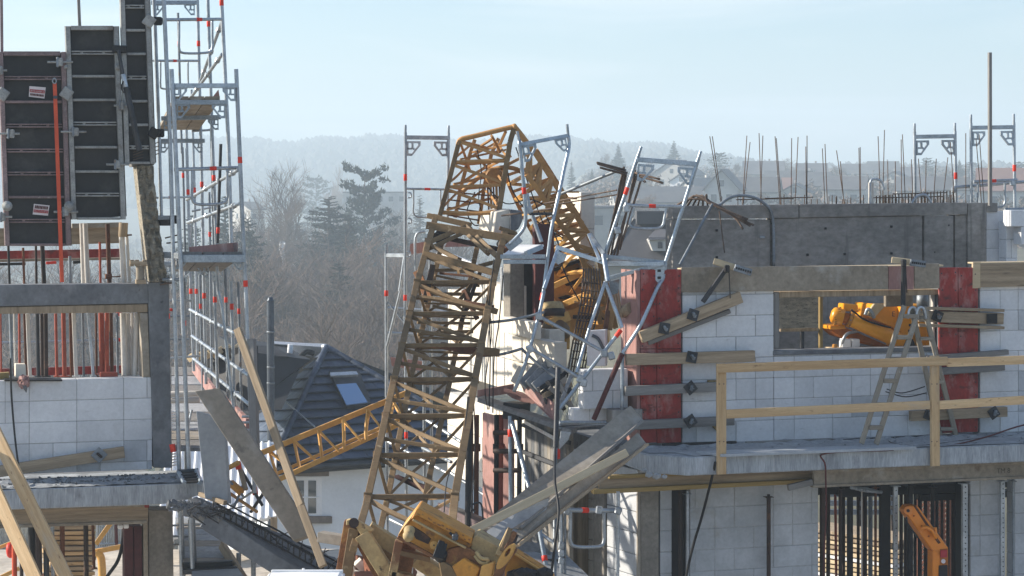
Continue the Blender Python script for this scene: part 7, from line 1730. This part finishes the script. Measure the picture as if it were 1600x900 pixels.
for k in range(16):
    c = P(rg.uniform(290, 345), rg.uniform(786, 808), 24.35); tube(c, c + Vector((rg.uniform(.05, .3), -.02, rg.uniform(-.12, .12))), .007, 'prop_black', bs, 'rebar', 5)
for k in range(9):
    c = cg(.3 + .07 * k, 4, .2); tube(c, c + Vector((rg.uniform(-.15, .25), 0, rg.uniform(.08, .2))), .006, 'prop_black', bs, 'rebar', 5)

# ---- scaffold tower beside the left shell
st = T('scaffold_tower', 'tall galvanised scaffold tower with red bands and plank decks beside the left shell', 'scaffold', P(330, 900, 26))
def pole(pts, d, r=.024, m='galv', reds=()):
    out = None
    for a, b in zip(pts, pts[1:]):
        out = tube(P(a[0], a[1], d), P(b[0], b[1], d), r, m, st, 'standard', 12)
    for (x, y) in reds:
        for a, b in zip(pts, pts[1:]):
            if a[1] <= y <= b[1]:
                band(P(*a, d), P(*b, d), (y - a[1]) / (b[1] - a[1]), r, st, .075)
pole([(240, -20), (247, 175), (252, 340)], 26.8)
pole([(255, -20), (266, 225), (272, 450), (279, 690), (284, 900)], 26.3, .025)
pole([(268, 108), (274, 225), (284, 450), (293, 680), (302, 910)], 26.0, .026, 'galv')
pole([(345, -20), (357, 225), (362, 400)], 27.0, .024, 'galv', [(349, 4)])
pole([(369, 108), (374, 225), (379, 350)], 26.1, .025, 'galv', [(375, 250)]); pole([(379, 350), (384, 450), (390, 600), (398, 770)], 26.1, .025, 'galv', [(383, 443)])
pole([(324, -20), (332, 225), (341, 460)], 28.5, .022, 'galv', [(326, 37), (333, 278)])
pole([(308, -20), (314, 225), (319, 460), (322, 600)], 30.0, .022, 'galv', [(310, 68), (315, 288), (319, 462)])
pole([(291, 200), (299, 480), (303, 580)], 31.5, .022, 'galv', [(296, 300), (300, 455)])
pole([(299, 140), (304, 300), (309, 590)], 32.5, .02, 'galv', [(304, 297), (306, 455)])
pole([(335, 440), (340, 600), (341, 640)], 28.0, .022, 'galv', [(338, 468)])
pole([(345, 225), (340, 380)], 27.6, .02, 'darkmetal', [(341, 360)]); pole([(341, 455), (347, 480), (365, 640)], 27.2, .018, 'blue_steel'); pole([(361, 440), (367, 640)], 27.5, .022, 'galv', [(363, 479)])
pole([(330, 200), (334, 400)], 29.2, .018, 'galv_dull')
for (x0, y0, x1, y1, d_, r_) in ((262, 430, 266, 720, 28.5, .02), (288, 440, 290, 735, 29.5, .02), (312, 430, 318, 650, 31, .018), (327, 300, 331, 600, 31.5, .018), (352, 420, 357, 640, 29.5, .02), (372, 440, 378, 650, 28.5, .018), (285, 230, 290, 430, 31.5, .018), (278, 20, 284, 240, 31, .018)):
    tube(P(x0, y0, d_), P(x1, y1, d_), r_, 'galv_dull', st, 'standard'); band(P(x0, y0, d_), P(x1, y1, d_), .22, r_, st, .07)
for (x0, y0, x1, y1, d_) in ((264, 470, 300, 470, 29), (264, 560, 312, 556, 29), (300, 205, 330, 203, 30), (290, 420, 345, 418, 30), (300, 330, 340, 322, 30.5), (285, 700, 300, 640, 28.5)):
    tube(P(x0, y0, d_), P(x1, y1, d_), .016, 'galv', st, 'guard_tube')
# lower legs below the deck
pole([(283, 800), (287, 915)], 26.6, .028, 'galv_dull'); pole([(301, 808), (305, 915)], 26.2, .03, 'galv_dull'); pole([(296, 812), (298, 860)], 27.5, .02, 'galv_dull')
# frame heads
def head(xl, xr, y, d, sc=1.0, brk=True, dy=0, w=.055):
    a, b = P(xl, y, d), P(xr, y + dy, d); bar(a, b, w, .05, 'blue_steel', st, 'transom', (0, -1, 0)); h = (b - a).normalized()
    if brk:
        bracket(a + h * .03 - Vector((0, 0, .02)), h, Vector((0, 0, -1)), 'blue_steel', st, sc); bracket(b - h * .03 - Vector((0, 0, .02)), -h, Vector((0, 0, -1)), 'blue_steel', st, sc)
head(268, 372, 134, 26.05, .8); head(272, 356, 160, 26.5, .85); head(252, 345, 185, 28.0, .7, True, -2); head(248, 320, 220, 29.5, .7); head(236, 308, 4, 28.0, .7)
head(284, 384, 404, 26.05, .9, False, 0, .09); head(272, 383, 397, 26.6, .8, True, 1, .03); head(255, 330, 412, 29, .8)
# decks seen from below
for k in range(3):
    f0 = k / 3; f1 = (k + .94) / 3
    prism([P(lin(272, 345, f0), 157, 26.5), P(lin(272, 345, f1), 157, 26.5), P(lin(248, 312, f1), 203, 30), P(lin(248, 312, f0), 203, 30)], Vector((0, 0, .05)), 'wood_board', st, 'deck_board')
    prism([P(lin(285, 382, f0), 400, 26.1), P(lin(285, 382, f1), 400, 26.1), P(lin(268, 348, f1), 424, 30), P(lin(268, 348, f0), 424, 30)], Vector((0, 0, .05)), 'wood_grey', st, 'deck_board')
prism([P(332, 152, 26.6), P(341, 140, 26.6), P(343, 153, 26.6)], Vector((0, .03, 0)), 'pinkform', st, 'toe_board_end')
tb_ = prism([P(295, 386, 26.3), P(368, 379, 26.3), P(370, 396, 26.3), P(296, 396, 26.3)], Vector((0, .05, 0)), 'pinkform', st, 'toe_board')
prism([P(364, 380, 26.29), P(371, 379, 26.2), P(371, 396, 26.2), P(366, 396, 26.29)], Vector((0, .06, 0)), 'frame_pink', st, 'toe_board_end')
# guardrails with loops and receding tubes
guard_loop(P(256, 31, 26.3), P(346, 30, 26.9), Vector((0, 0, -.40)), st, 'galv', .015, .26, .84, .6); guard_loop(P(240, 95, 27.5), P(310, 95, 28.5), Vector((0, 0, -.35)), st, 'galv', .012, .15, .76, .45)
guard_loop(P(272, 265, 26.2), P(373, 262, 26.4), Vector((0, 0, -.42)), st, 'galv', .017, .28, .82, .6); tube(P(245, 309, 27.5), P(300, 308, 29), .014, 'galv', st, 'guardrail'); band(P(245, 309, 27.5), P(300, 308, 29), .35, .014, st, .1)
for (a, b, cs) in (((312, 130, 30), (347, 33, 27), 3), ((300, 150, 30), (347, 85, 27), 3), ((292, 312, 30.5), (373, 265, 26.3), 4), ((293, 348, 30.5), (375, 318, 26.3), 4), ((297, 484, 30.5), (392, 534, 26.2), 4), ((300, 525, 30.5), (390, 588, 26.2), 4), ((302, 560, 30.5), (389, 632, 26.2), 2)):
    tube(P(*a), P(*b), .022, 'galv', st, 'guard_tube', 10)
    for k in range(cs): coupler(P(*a).lerp(P(*b), (k + .6) / cs), st, .045)
for (x, y) in ((247, 33), (250, 208), (272, 343)): put('wall_tie', box_mesh(.10, .08, .10, 'prop_black', .015), Matrix.Translation(P(x, y, 26.4)), st)
bar(P(247, 340, 26.4), P(275, 340, 26.4), .05, .05, 'galv_dull', st, 'wall_tie_tube', (0, -1, 0)); tube(P(255, 437, 26.4), P(288, 437, 26.2), .02, 'galv_dull', st, 'ledger'); bar(P(254, 398, 26.5), P(284, 400, 26.2), .07, .06, 'galv_dull', st, 'ledger', (0, -1, 0)); bar(P(248, 348, 26.5), P(268, 348, 26.4), .07, .1, 'prop_black', st, 'wall_anchor', (0, -1, 0))
for (x0, x1, y) in ((250, 296, 530), (252, 296, 494)): tube(P(x0, y, 30), P(x1, y, 30), .014, 'galv_dull', st, 'guardrail')
for (x, y) in ((266, 484), (275, 571 + 96)): tube(P(x - 3, y, 30), P(x + 4, y, 30), .02, 'red', st, 'red_band')
# the gangway of planks running back, with toe boards
for k in range(9):
    y0 = lin(700, 572, k / 9.0); d0 = lin(26.5, 33.5, k / 9.0); y1 = lin(700, 572, (k + .9) / 9); d1 = lin(26.5, 33.5, (k + .9) / 9)
    prism([P(268, y0, d0), P(lin(356, 305, k / 9), y0, d0), P(lin(356, 305, (k + .9) / 9), y1, d1), P(268, y1, d1)], Vector((0, 0, -.04)), rnd.choice(['wood_grey', 'conc_light', 'wood_grey', 'sheet']), st, 'deck_board')
for (x0, y0, d0, x1, y1, d1) in ((300, 563, 33.0, 333, 606, 29.3), (341, 610, 29.0, 357, 630, 28.0), (358, 626, 27.9, 385, 655, 26.6)):
    prism([P(x0, y0, d0), P(x1, y1, d1), P(x1, y1 + lin(18, 24, (x1 - 300) / 90), d1), P(x0, y0 + 18, d0)], Vector((.04, .01, 0)), 'pinkform', st, 'toe_board')
for y in (616, 626): tube(P(264, y, 29), P(312, y - 1, 29), .04, 'pvc', st, 'pipe')
for y in (651, 660, 672): tube(P(378, y, 26.2), P(396, y, 26.2), .016, 'galv', st, 'ledger')
tag(prism([P(305, 548, 33.8), P(392, 541, 33.0), P(392, 640, 32.5), P(352, 612, 33), P(305, 590, 34)], Vector((.1, .06, 0)), 'roof_flat', None, 'dark_tarpaulin'), 'dark sheeting hung behind the lower scaffold rails', 'sheet')
for k in range(6): tag(bar(P(297 + k * 13, 560 - 2 * k, 33.6), P(306 + k * 13, 553 - 2 * k, 33.4), .10, .1, 'light_wood', None, 'sunlit_offcut', (0, -1, 0)), 'sunlit timber offcut in the row along the top of the dark sheeting', 'timber', 'sunlit offcuts over the dark sheeting')
# white perforated strip, blue tray at the slab end, lower deck
t = T('scaffold_ladder', 'white slatted ladder strip hanging between the column and the scaffold', 'ladder', P(272, 740, 28))
for k in range(20): bar(P(267.5, 644 + k * 4.4, 28), P(276, 642.5 + k * 4.4, 28), .018, .03, 'white', t, 'rung', (0, -1, 0))
for x in (267, 277): bar(P(x, 640, 28), P(x + 1, 735, 28), .02, .03, 'white', t, 'stile', (0, -1, 0))
t = T('blue_crate', 'dark blue slatted crate wedged at the left slab end', 'crate', P(295, 755, 25.6))
prism([P(279, 738, 25.9), P(308, 735, 25.9), P(314, 752, 25.4), P(288, 754, 25.4)], Vector((0, .05, -.02)), 'prop_black', t, 'base'); bar(P(277, 737, 25.9), P(310, 735, 25.9), .05, .03, 'flue', t, 'rim', (0, -1, 0)); bar(P(279, 737, 25.9), P(288, 754, 25.4), .03, .05, 'blue_steel', t, 'rim', (0, -1, 0)); bar(P(306, 736, 25.9), P(313, 754, 25.4), .06, .04, 'blue_steel', t, 'rim', (0, -1, 0))
for k in range(3): bar(P(283 + 2 * k, 742 + 4 * k, 25.7 - .1 * k), P(307 + 2 * k, 740 + 4 * k, 25.7 - .1 * k), .02, .03, 'darkmetal', t, 'slat', (0, -1, 0))
ld = T('lower_deck', 'grey mesh covered lower scaffold deck below the broken slab', 'scaffold', P(320, 900, 26.5))
for k in range(8):
    y0 = lin(880, 808, k / 8); d0 = lin(26.2, 30, k / 8); y1 = lin(880, 808, (k + .93) / 8); d1 = lin(26.2, 30, (k + .93) / 8)
    prism([P(lin(285, 274, k / 8), y0, d0), P(lin(362, 330, k / 8), y0, d0), P(lin(362, 330, (k + .93) / 8), y1, d1), P(lin(285, 274, (k + .93) / 8), y1, d1)], Vector((0, 0, -.05)), 'conc_light' if k % 3 else 'sheet', ld, 'deck_plank')
bar(P(286, 884, 26.1), P(364, 880, 26.1), .07, .1, 'prop_black', ld, 'edge_beam', (0, -1, 0)); bar(P(286, 893, 26.0), P(372, 889, 26.0), .06, .1, 'darkmetal', ld, 'edge_beam', (0, -1, 0))
bar(P(347, 852, 27.0), P(385, 912, 25.5), .10, .06, 'wood_old', ld, 'stringer', (0, -1, 0)); prism([P(300, 892, 25.9), P(372, 888, 25.9), P(384, 905, 25.2), P(300, 908, 25.2)], Vector((0, 0, -.04)), 'sheet_blue', ld, 'step_plate')
for y in (821, 838, 851): tube(P(270, y, 28), P(330, y - 2, 29), .014, 'galv_dull', ld, 'rail')
for (x, y0, y1) in ((373, 864, 920), (396, 872, 920)): tube(P(x, y0, 26.5), P(x, y1, 26.5), .03, 'galv_dull', ld, 'upright')
# red banded tubes behind the planks, in the sun
t = T('crushed_scaffold', 'crushed orange and grey scaffold tubes in the sun between the two fallen planks', 'scaffold', P(385, 790, 26))
for (x0, y0, x1, y1, m, r_) in ((350, 735, 372, 723, 'jib_y_lit', .03), (372, 722, 384, 765, 'wood_old', .03), (350, 742, 380, 775, 'galv_dull', .015), (372, 726, 410, 790, 'darkmetal', .02), (362, 790, 400, 765, 'galv', .014), (358, 770, 402, 800, 'jib', .02), (385, 745, 366, 792, 'galv_dull', .016), (392, 800, 412, 770, 'darkmetal', .02), (362, 756, 376, 768, 'crane_y', .05)):
    tube(P(x0, y0, 26.4), P(x1, y1, 26.2), r_, m, t, 'tube', 8)
for (x, y) in ((372, 727), (398, 767), (270, 700)): tube(P(x - 1, y - 6, 26.3), P(x + 1, y + 6, 26.3), .035, 'red', t, 'red_band')
t = T('added_roof_sheet', 'added white corrugated roof tilted to catch the sun behind the scaffold tower', 'roof', P(330, 790, 37))  # added roof, tilted to the sun to make a bright patch here
A_, B_, C_, D_ = P(246, 846, 35.0), P(432, 806, 35.4), P(432, 690, 38.5), P(262, 704, 38.0)
nn = (B_ - A_).cross(D_ - A_).normalized()
for k in range(15):
    a0, a1 = k / 15, (k + .96) / 15
    prism([A_.lerp(B_, a0), A_.lerp(B_, a1), D_.lerp(C_, a1), D_.lerp(C_, a0)], nn * (-.06 if k % 2 else -.03), 'white', t, 'roof_panel')
    tube(A_.lerp(B_, a0) + nn * .01, D_.lerp(C_, a0) + nn * .01, .025, 'white', t, 'seam', 6)
for (x0, y0, d0) in ((250, 846, 35.0), (428, 808, 35.4), (428, 694, 38.4), (266, 706, 38.0)): bar(P(x0, y0, d0), Vector((P(x0, y0, d0).x, d0, -.3)), .1, .1, 'wood_old', t, 'post', (0, -1, 0))

# ---- thin frame beside the mast
t = T('upright_scaffold', 'thin upright galvanised scaffold frame standing beside the mast head', 'scaffold', P(668, 640, 30))
frame_pair(t, P(633.5, 195, 30), P(701, 196, 30.2), P(633, 560, 30), P(699, 345, 30.2), 'galv', .022, .13)
band(P(633.5, 195, 30), P(633, 560, 30), .225, .022, t, .09); band(P(633.5, 195, 30), P(633, 560, 30), .74, .022, t, .08)
guard_loop(P(635, 295, 30.0), P(700, 296, 30.2), Vector((0, 0, -.38)), t, 'galv', .012, .17, .82, .5)
tube(P(603.5, 382, 30.5), P(604, 620, 30.5), .024, 'galv', t, 'standard'); band(P(603.5, 382, 30.5), P(604, 620, 30.5), .32, .024, t, .08); band(P(603.5, 382, 30.5), P(604, 620, 30.5), .67, .02, t, .08)
bar(P(605, 399, 30.5), P(633, 399, 30.1), .05, .05, 'galv', t, 'ledger', (0, -1, 0)); tube(P(627, 450, 30.2), P(605, 540, 30.4), .02, 'galv', t, 'brace'); tube(P(632, 400, 30.1), P(624, 455, 30.1), .018, 'galv', t, 'brace')
for y in (481, 520): tube(P(606, y, 30.5), P(700, y + 6, 30.3), .022, 'galv', t, 'guard_tube')
tube(P(604, 470, 30.5), P(640, 515, 30.3), .012, 'galv_dull', t, 'brace')
for (x, y) in ((637, 305), (637, 345), (636, 397)): rope([P(x, y - 4, 29.95), P(x + 5, y - 3, 29.95), P(x + 5, y + 3, 29.95), P(x, y + 4, 29.95)], .012, 'galv', t, 'clip', 6)
prism([P(641, 381, 30.4), P(668, 377, 30.6), P(668, 393, 30.6), P(640, 398, 30.4)], Vector((.02, .05, 0)), 'pinkform', t, 'toe_board'); rope([P(651, 440, 30.2), P(649, 372, 30.2), P(664, 362, 30.2)], .018, 'galv', t, 'rail_loop')
prism([P(610, 558, 31), P(660, 565, 31), P(662, 580, 31), P(612, 572, 31)], Vector((0, .05, 0)), 'pinkform', t, 'toe_board'); prism([P(685, 388, 31.5), P(760, 420, 30.5), P(760, 430, 30.4), P(680, 402, 31.5)], Vector((0, .3, 0)), 'white', t, 'deck_panel')
prism([P(700, 375, 32), P(745, 375, 32), P(745, 385, 32), P(695, 386, 32)], Vector((0, .05, 0)), 'pinkform', t, 'toe_board')
for (x0, y0, x1, y1, reds) in ((634, 560, 636, 960, (.3, .8)), (661, 420, 665, 960, ()), (672, 400, 676, 960, (.55,)), (604, 620, 606, 960, ())):
    tube(P(x0, y0, 30.3), P(x1, y1, 30.3), .022, 'galv', t, 'standard')
    for q_ in reds: band(P(x0, y0, 30.3), P(x1, y1, 30.3), q_, .022, t, .09)
for (x0, y0, x1, y1) in ((606, 690, 700, 740), (640, 640, 720, 690), (610, 812, 690, 850), (700, 736, 800, 802), (660, 700, 705, 722)): tube(P(x0, y0, 29.8), P(x1, y1, 28.8), .022, 'galv', t, 'guard_tube')
prism([P(610, 745, 30), P(672, 760, 30), P(672, 775, 30), P(622, 742, 30)], Vector((0, .05, 0)), 'pinkform', t, 'toe_board')
t = T('tilted_gangway', 'dark sloping scaffold gangway with a toe board low beside the mast foot', 'scaffold', P(740, 830, 26.5))
prism([P(686, 788, 27), P(700, 786, 27.8), P(800, 826, 26.6), P(770, 834, 26.2)], Vector((0, 0, -.05)), 'darkmetal', t, 'deck'); prism([P(684, 786, 26.6), P(760, 822, 26.0), P(760, 838, 26.0), P(684, 800, 26.6)], Vector((.01, .04, 0)), 'frame_pink', t, 'toe_board')
tube(P(733, 670, 26.4), P(731, 835, 26.2), .04, 'prop_black', t, 'standard'); rope([P(742, 800, 26), P(736, 790, 26), P(752, 788, 26), P(755, 830, 26)], .012, 'darkmetal', t, 'rail_loop', 6)

# ---- bent frames right of the mast
t = T('bent_scaffold', 'bent blueish scaffold frame with a twisted leg before the folded crane boom', 'scaffold', P(850, 470, 27))
d = 26.6
tube(P(808, 205, d), P(812, 225, d), .018, 'galv', t, 'spigot'); rope([P(811, 218, d), P(816, 268, d), P(820, 310, d), P(821, 345, d), P(815, 362, d), P(795, 383, d)], .023, 'blue_steel', t, 'standard', 12, 4)
tube(P(886, 194, d + .3), P(888, 214, d + .3), .018, 'galv', t, 'spigot'); rope([P(888, 212, d + .3), P(889, 230, d + .3), P(882, 262, d + .2), P(874, 300, d + .1), P(862, 356, d), P(856, 400, d), P(845, 480, d - .1), P(820, 570, d - .2), P(803, 612, d - .2)], .022, 'blue_steel', t, 'standard', 12, 4)
a, b = P(812, 226, d), P(887, 212, d + .3); bar(a, b, .045, .04, 'blue_steel', t, 'transom', (0, -1, 0)); h = (b - a).normalized()
bracket(a + h * .03 - Vector((0, 0, .02)), h, Vector((0, 0, -1)), 'blue_steel', t, 1.0); bracket(b - h * .03 - Vector((0, 0, .02)), -h, Vector((0, 0, -1)), 'blue_steel', t, .8)
band(P(818, 290, d), P(820, 310, d), .4, .025, t, .08); band(P(849, 455, d - .08), P(845, 472, d - .08), .5, .024, t, .09)
tube(P(823, 302, d + .2), P(828, 330, d + .2), .025, 'galv', t, 'brace'); tube(P(828, 326, d + .2), P(846, 378, d + .1), .026, 'galv', t, 'brace'); coupler(P(827, 328, d + .1), t, .06)
bar(P(828, 334, d + .1), P(862, 334, d), .035, .03, 'darkmetal', t, 'cross_bar', (0, -1, 0)); tube(P(784, 337, d + .8), P(862, 326, d + .2), .012, 'rebar', t, 'rod')
bar(P(793, 388, d), P(813, 372, d), .1, .03, 'blue_steel', t, 'corner_plate', (0, -1, 0))
t = T('white_platform', 'bright white deck panel tipped on the bent frame beside the mast head', 'deck', P(815, 395, 27))
prism([P(782, 400, 26.6), P(806, 382, 27.6), P(850, 382, 27.5), P(806, 400, 26.6)], Vector((0, 0, -.03)), 'white', t, 'deck_panel', .006); bar(P(782, 401, 26.55), P(852, 401, 26.5), .05, .05, 'blue_steel', t, 'edge_rail', (0, -1, 0)); bar(P(786, 409, 26.5), P(852, 409, 26.5), .05, .05, 'blue_steel', t, 'edge_rail', (0, -1, 0)); bar(P(822, 396, 26.5), P(846, 386, 27.0), .06, .04, 'blue_steel', t, 'edge_rail', (0, -1, 0))
t = T('tilted_scaffold', 'tilted galvanised scaffold frame with a red band leaning over the red column', 'scaffold', P(1000, 430, 26.4))
d = 25.9
TL, TR, BL, BR = P(1002, 229, d), P(1095, 236, d), P(945, 398, d), P(1040, 410, d)
frame_pair(t, TL, TR, BL, BR, 'blue_steel', .023, .12); band(TL, BL, .41, .024, t, .09)
bar(P(943, 400, d - .02), P(1038, 410, d - .02), .042, .04, 'blue_steel', t, 'transom', (0, -1, 0)); guard_loop(P(978, 321, d), P(1070, 323, d), Vector((-.06, 0, -.26)), t, 'galv', .016, .14, .70, .45)
for c in ((979, 322), (965, 360), (978, 326)): coupler(P(*c, d - .03), t, .055)
prism([P(1019, 418, d - .05), P(1040, 414, d - .05), P(1036, 440, d - .05), P(1030, 444, d - .05), P(1022, 436, d - .05)], Vector((0, .02, 0)), 'blue_steel', t, 'corner_plate', .004)
for c in ((1030, 423), (1030, 434)): put('plate_hole', box_mesh(.04, .006, .03, 'prop_black', .004), Matrix.Translation(P(*c, d - .056)), t)
rope([P(1040, 408, d), P(1037, 432, d), P(1026, 452, d - .1), P(1002, 506, d - .2), P(978, 544, d - .2), P(973, 560, d - .2), P(972, 640, d - .2)], .022, 'blue_steel', t, 'bent_standard', 12, 4)
t = T('scaffold_tangle', 'tangle of flattened scaffold frame and tubes hanging below the tilted frame', 'scaffold', P(930, 520, 26))
for (x0, y0, x1, y1, w, m) in ((869, 386, 950, 412, .05, 'blue_steel'), (950, 412, 1036, 412, .05, 'blue_steel'), (945, 436, 1038, 412, .045, 'blue_steel'), (872, 388, 850, 452, .042, 'blue_steel'), (920, 366, 938, 408, .04, 'blue_steel'), (922, 366, 944, 398, .05, 'galv_dull')):
    bar(P(x0, y0, 26.0), P(x1, y1, 25.8), w, .05, m, t, 'flattened_bar', (0, -1, 0))
for (x0, y0, x1, y1, r_, m) in ((946, 440, 921, 513, .022, 'galv'), (921, 513, 901, 582, .021, 'blue_steel'), (943, 398, 950, 440, .03, 'blue_steel'), (946, 442, 972, 512, .024, 'galv'), (970, 516, 875, 638, .023, 'blue_steel'), (842, 494, 938, 547, .020, 'galv'), (828, 544, 905, 590, .022, 'galv'), (850, 455, 842, 494, .022, 'blue_steel')):
    tube(P(x0, y0, 25.75), P(x1, y1, 25.6), r_, m, t, 'bent_tube', 10)
band(P(970, 516, 25.75), P(875, 638, 25.6), .04, .025, t, .10)
for c in ((842, 494), (944, 552), (828, 545), (912, 598), (907, 592), (955, 556)): coupler(P(*c, 25.6), t, .06)
prism([P(872, 392, 25.95), P(886, 398, 25.95), P(882, 408, 25.95), P(872, 414, 25.95), P(866, 408, 25.95)], Vector((0, .02, 0)), 'blue_steel', t, 'corner_plate', .004); prism([P(952, 440, 25.8), P(968, 436, 25.8), P(966, 458, 25.8), P(954, 462, 25.8)], Vector((0, .02, 0)), 'galv_dull', t, 'corner_plate', .004)
lathe([(0, .06), (.1, .075), (.5, .07), (1, .065)], P(972, 488, 26.2), P(986, 480, 26.0), 'wood_old', t, 'round_end', 16)
for k in range(3): rope([P(956 + 4 * k, 450, 26.2), P(958 + 5 * k, 476, 26.1), P(966 + 3 * k, 496, 26.1)], .02, 'wood_old', t, 'strip', 5)
tag(tube(P(972, 553, 25.5), P(928, 655, 25.7), .03, 'darkred', None, 'red_prop', 12), 'dark red round prop leaning from the tangled frame down to the crushed platform', 'prop')
t = T('masonry_slab', 'grey white block panel lodged upright behind the tangled tubes', 'panel', P(932, 560, 26.4))
prism([P(917, 517, 26.3), P(946, 515, 26.3), P(946, 572, 26.3), P(917, 572, 26.3)], Vector((.03, .12, 0)), 'block', t, 'panel', .006); rope([P(925, 524, 26.28), P(935, 530, 26.28), P(944, 548, 26.28)], .02, 'flue', t, 'black_mark', 5)
# dark standard with a red band and hanging rope before the boards
t = T('dark_standard', 'dark scaffold standard with a red band and bracket before the thrown boards', 'scaffold', P(868, 890, 24))
tube(P(872, 575, 24.6), P(868, 700, 24.2), .030, 'darkmetal', t, 'standard'); tube(P(868, 700, 24.2), P(866, 960, 23.2), .022, 'galv_dull', t, 'standard'); band(P(872, 575, 24.6), P(871, 712, 24.2), .98, .028, t, .10)
prism([P(876, 674, 24.5), P(892, 676, 24.5), P(888, 688, 24.5), P(874, 702, 24.5), P(874, 690, 24.5)], Vector((0, .02, 0)), 'galv', t, 'bracket', .004); tube(P(873, 660, 24.5), P(945, 660, 25.2), .02, 'galv', t, 'ledger')
tag(rope([P(868, 690, 23.2), P(867, 750, 22.6), P(873, 800, 22.3), P(866, 860, 22.2), P(860, 910, 22.2)], .014, 'black', None, 'black_cable'), 'black cable hanging before the thrown boards beside the red band', 'cable')
# brown rebar hooks and rods between the frames
t = T('rebar_bundle', 'bundle of bent rusty rebars with hooked ends standing behind the tilted frame', 'rebar', P(960, 400, 26.6))
for k, (tip, el, ft) in enumerate((((933, 254), (974, 265), (946, 398)), ((934, 256), (976, 269), (950, 400)), ((938, 262), (978, 273), (954, 402)), ((1031, 280), (992, 270), (964, 400)), ((1036, 286), (995, 274), (958, 402)), ((1008, 284), (1002, 280), (968, 390)))):
    rope([P(*tip, 26.2), P(lin(tip[0], el[0], .9), lin(tip[1], el[1], .88), 26.4), P(*el, 26.5), P(lin(el[0], ft[0], .06), lin(el[1], ft[1], .06), 26.5), P(*ft, 26.6)], .014, 'rebar', t, 'rebar', 6, 4)
tube(P(876, 303, 27.4), P(966, 266, 26.6), .02, 'galv_dull', t, 'rod'); tube(P(850, 318, 27.6), P(964, 297, 26.8), .010, 'rebar', t, 'rebar', 6); tube(P(862, 320, 27.5), P(972, 303, 26.8), .010, 'rebar', t, 'rebar', 6)
t = T('rebar_bunch', 'bunch of dark bent rebars spilling over the corner of the rear wall', 'rebar', P(1110, 330, 28.2))
rg = random.Random(77)
for k in range(7):
    e = rg.uniform(-4, 4); rope([P(1058 + 8 * k, 322 + rg.uniform(-4, 4), 28.6), P(1080 + 4 * k, 308 + e, 28.5), P(1112 + 2 * e, 317 + e * .5, 28.4), P(1140 + 3 * e, 334 + 2 * e, 28.3), P(1168 + 2 * k - abs(e) * 3, 352 + 2.5 * e, 28.2)], .014, 'rebar', t, 'rebar', 6, 3)
tube(P(1113, 319, 28.3), P(1062, 414, 27.9), .018, 'galv_dull', t, 'rod'); tube(P(1124, 330, 28.4), P(1132, 395, 28.3), .009, 'rebar', t, 'rebar', 6)
# guardrail low before the right shell
t = T('hung_guardrail', 'galvanised guardrail with a red band and a U loop at the lower wall end', 'railing', P(925, 900, 24.6))
d = 24.4; guard_loop(P(887, 797, d), P(968, 798, d + .3), Vector((0, 0, -.40)), t, 'galv', .020, .05, .70, .33); tube(P(966, 768, d + .2), P(964, 960, d + .2), .022, 'galv', t, 'standard'); tube(P(876, 800, d), P(878, 960, d), .02, 'galv', t, 'standard'); tube(P(883, 780, d), P(883, 960, d), .014, 'galv_dull', t, 'standard')
for c in ((966, 798), (886, 798), (936, 797)): coupler(P(*c, d - .02), t, .055)
for k in range(3): coupler(P(877, 852 + 12 * k, d - .03), t, .05)
# lower platform and braces behind the boards
t = T('low_platform', 'grey low scaffold platform behind the foot of the thrown boards', 'scaffold', P(850, 900, 24.8))
prism([P(800, 862, 24.9), P(880, 862, 25.6), P(925, 905, 24.4), P(835, 905, 23.9)], Vector((0, 0, -.06)), 'conc_light', t, 'deck'); prism([P(806, 846, 25.4), P(846, 848, 25.4), P(860, 862, 25.2), P(806, 860, 25.2)], Vector((0, 0, -.04)), 'wood_grey', t, 'board'); tube(P(800, 660, 26.6), P(828, 766, 26.0), .03, 'blue_steel', t, 'brace'); tube(P(843, 828, 24.8), P(856, 900, 24.6), .028, 'blue_steel', t, 'brace'); tube(P(845, 834, 24.8), P(868, 850, 24.7), .02, 'galv', t, 'brace'); band(P(843, 828, 24.8), P(856, 900, 24.6), .62, .03, t, .06); tube(P(824, 874, 24.9), P(884, 876, 24.9), .014, 'darkmetal', t, 'rail')
tube(P(797, 650, 26.7), P(798, 800, 26.5), .026, 'blue_steel', t, 'standard'); band(P(797, 650, 26.7), P(798, 800, 26.5), .18, .028, t, .09)
for y in (676, 705, 735): tube(P(772, y, 26.9), P(812, y, 26.7), .03, 'prop_dark', t, 'crossbar')
# white van roof edge at the very bottom
t = T('white_van', 'white roof of a parked van just showing at the bottom edge', 'van', P(482, 985, 20.6))
prism([P(419, 897, 20.6), P(424, 893, 20.6), P(470, 892, 20.6), P(536, 893, 20.6), P(541, 898, 20.6), P(544, 960, 20.6), P(416, 960, 20.6)], Vector((0, -1.9, 0)), 'white', t, 'body', .03); bar(P(424, 893, 20.58), P(536, 893, 20.58), .03, .04, 'white', t, 'roof_rail', (0, -1, 0)); tube(P(474, 892, 20.7), P(474, 888, 20.7), .012, 'white', t, 'antenna')
# timber and clay rubble lying sunlit behind the base frame
t = T('clay_rubble', 'sunlit heap of broken clay blocks behind the crane base', 'rubble', P(590, 920, 27)); rg = random.Random(90)
for k in range(46):
    c = P(rg.uniform(545, 640), rg.uniform(880, 925), 26.5 + rg.random()); s = rg.uniform(.1, .28)
    put('clay_block', box_mesh(.24, .17, .11, 'clay' if k % 3 else 'block_sunlit', .008), Matrix.Translation(c) @ Matrix.Rotation(rg.uniform(0, 3), 4, (rg.random(), rg.random(), rg.random() + .1)), t)
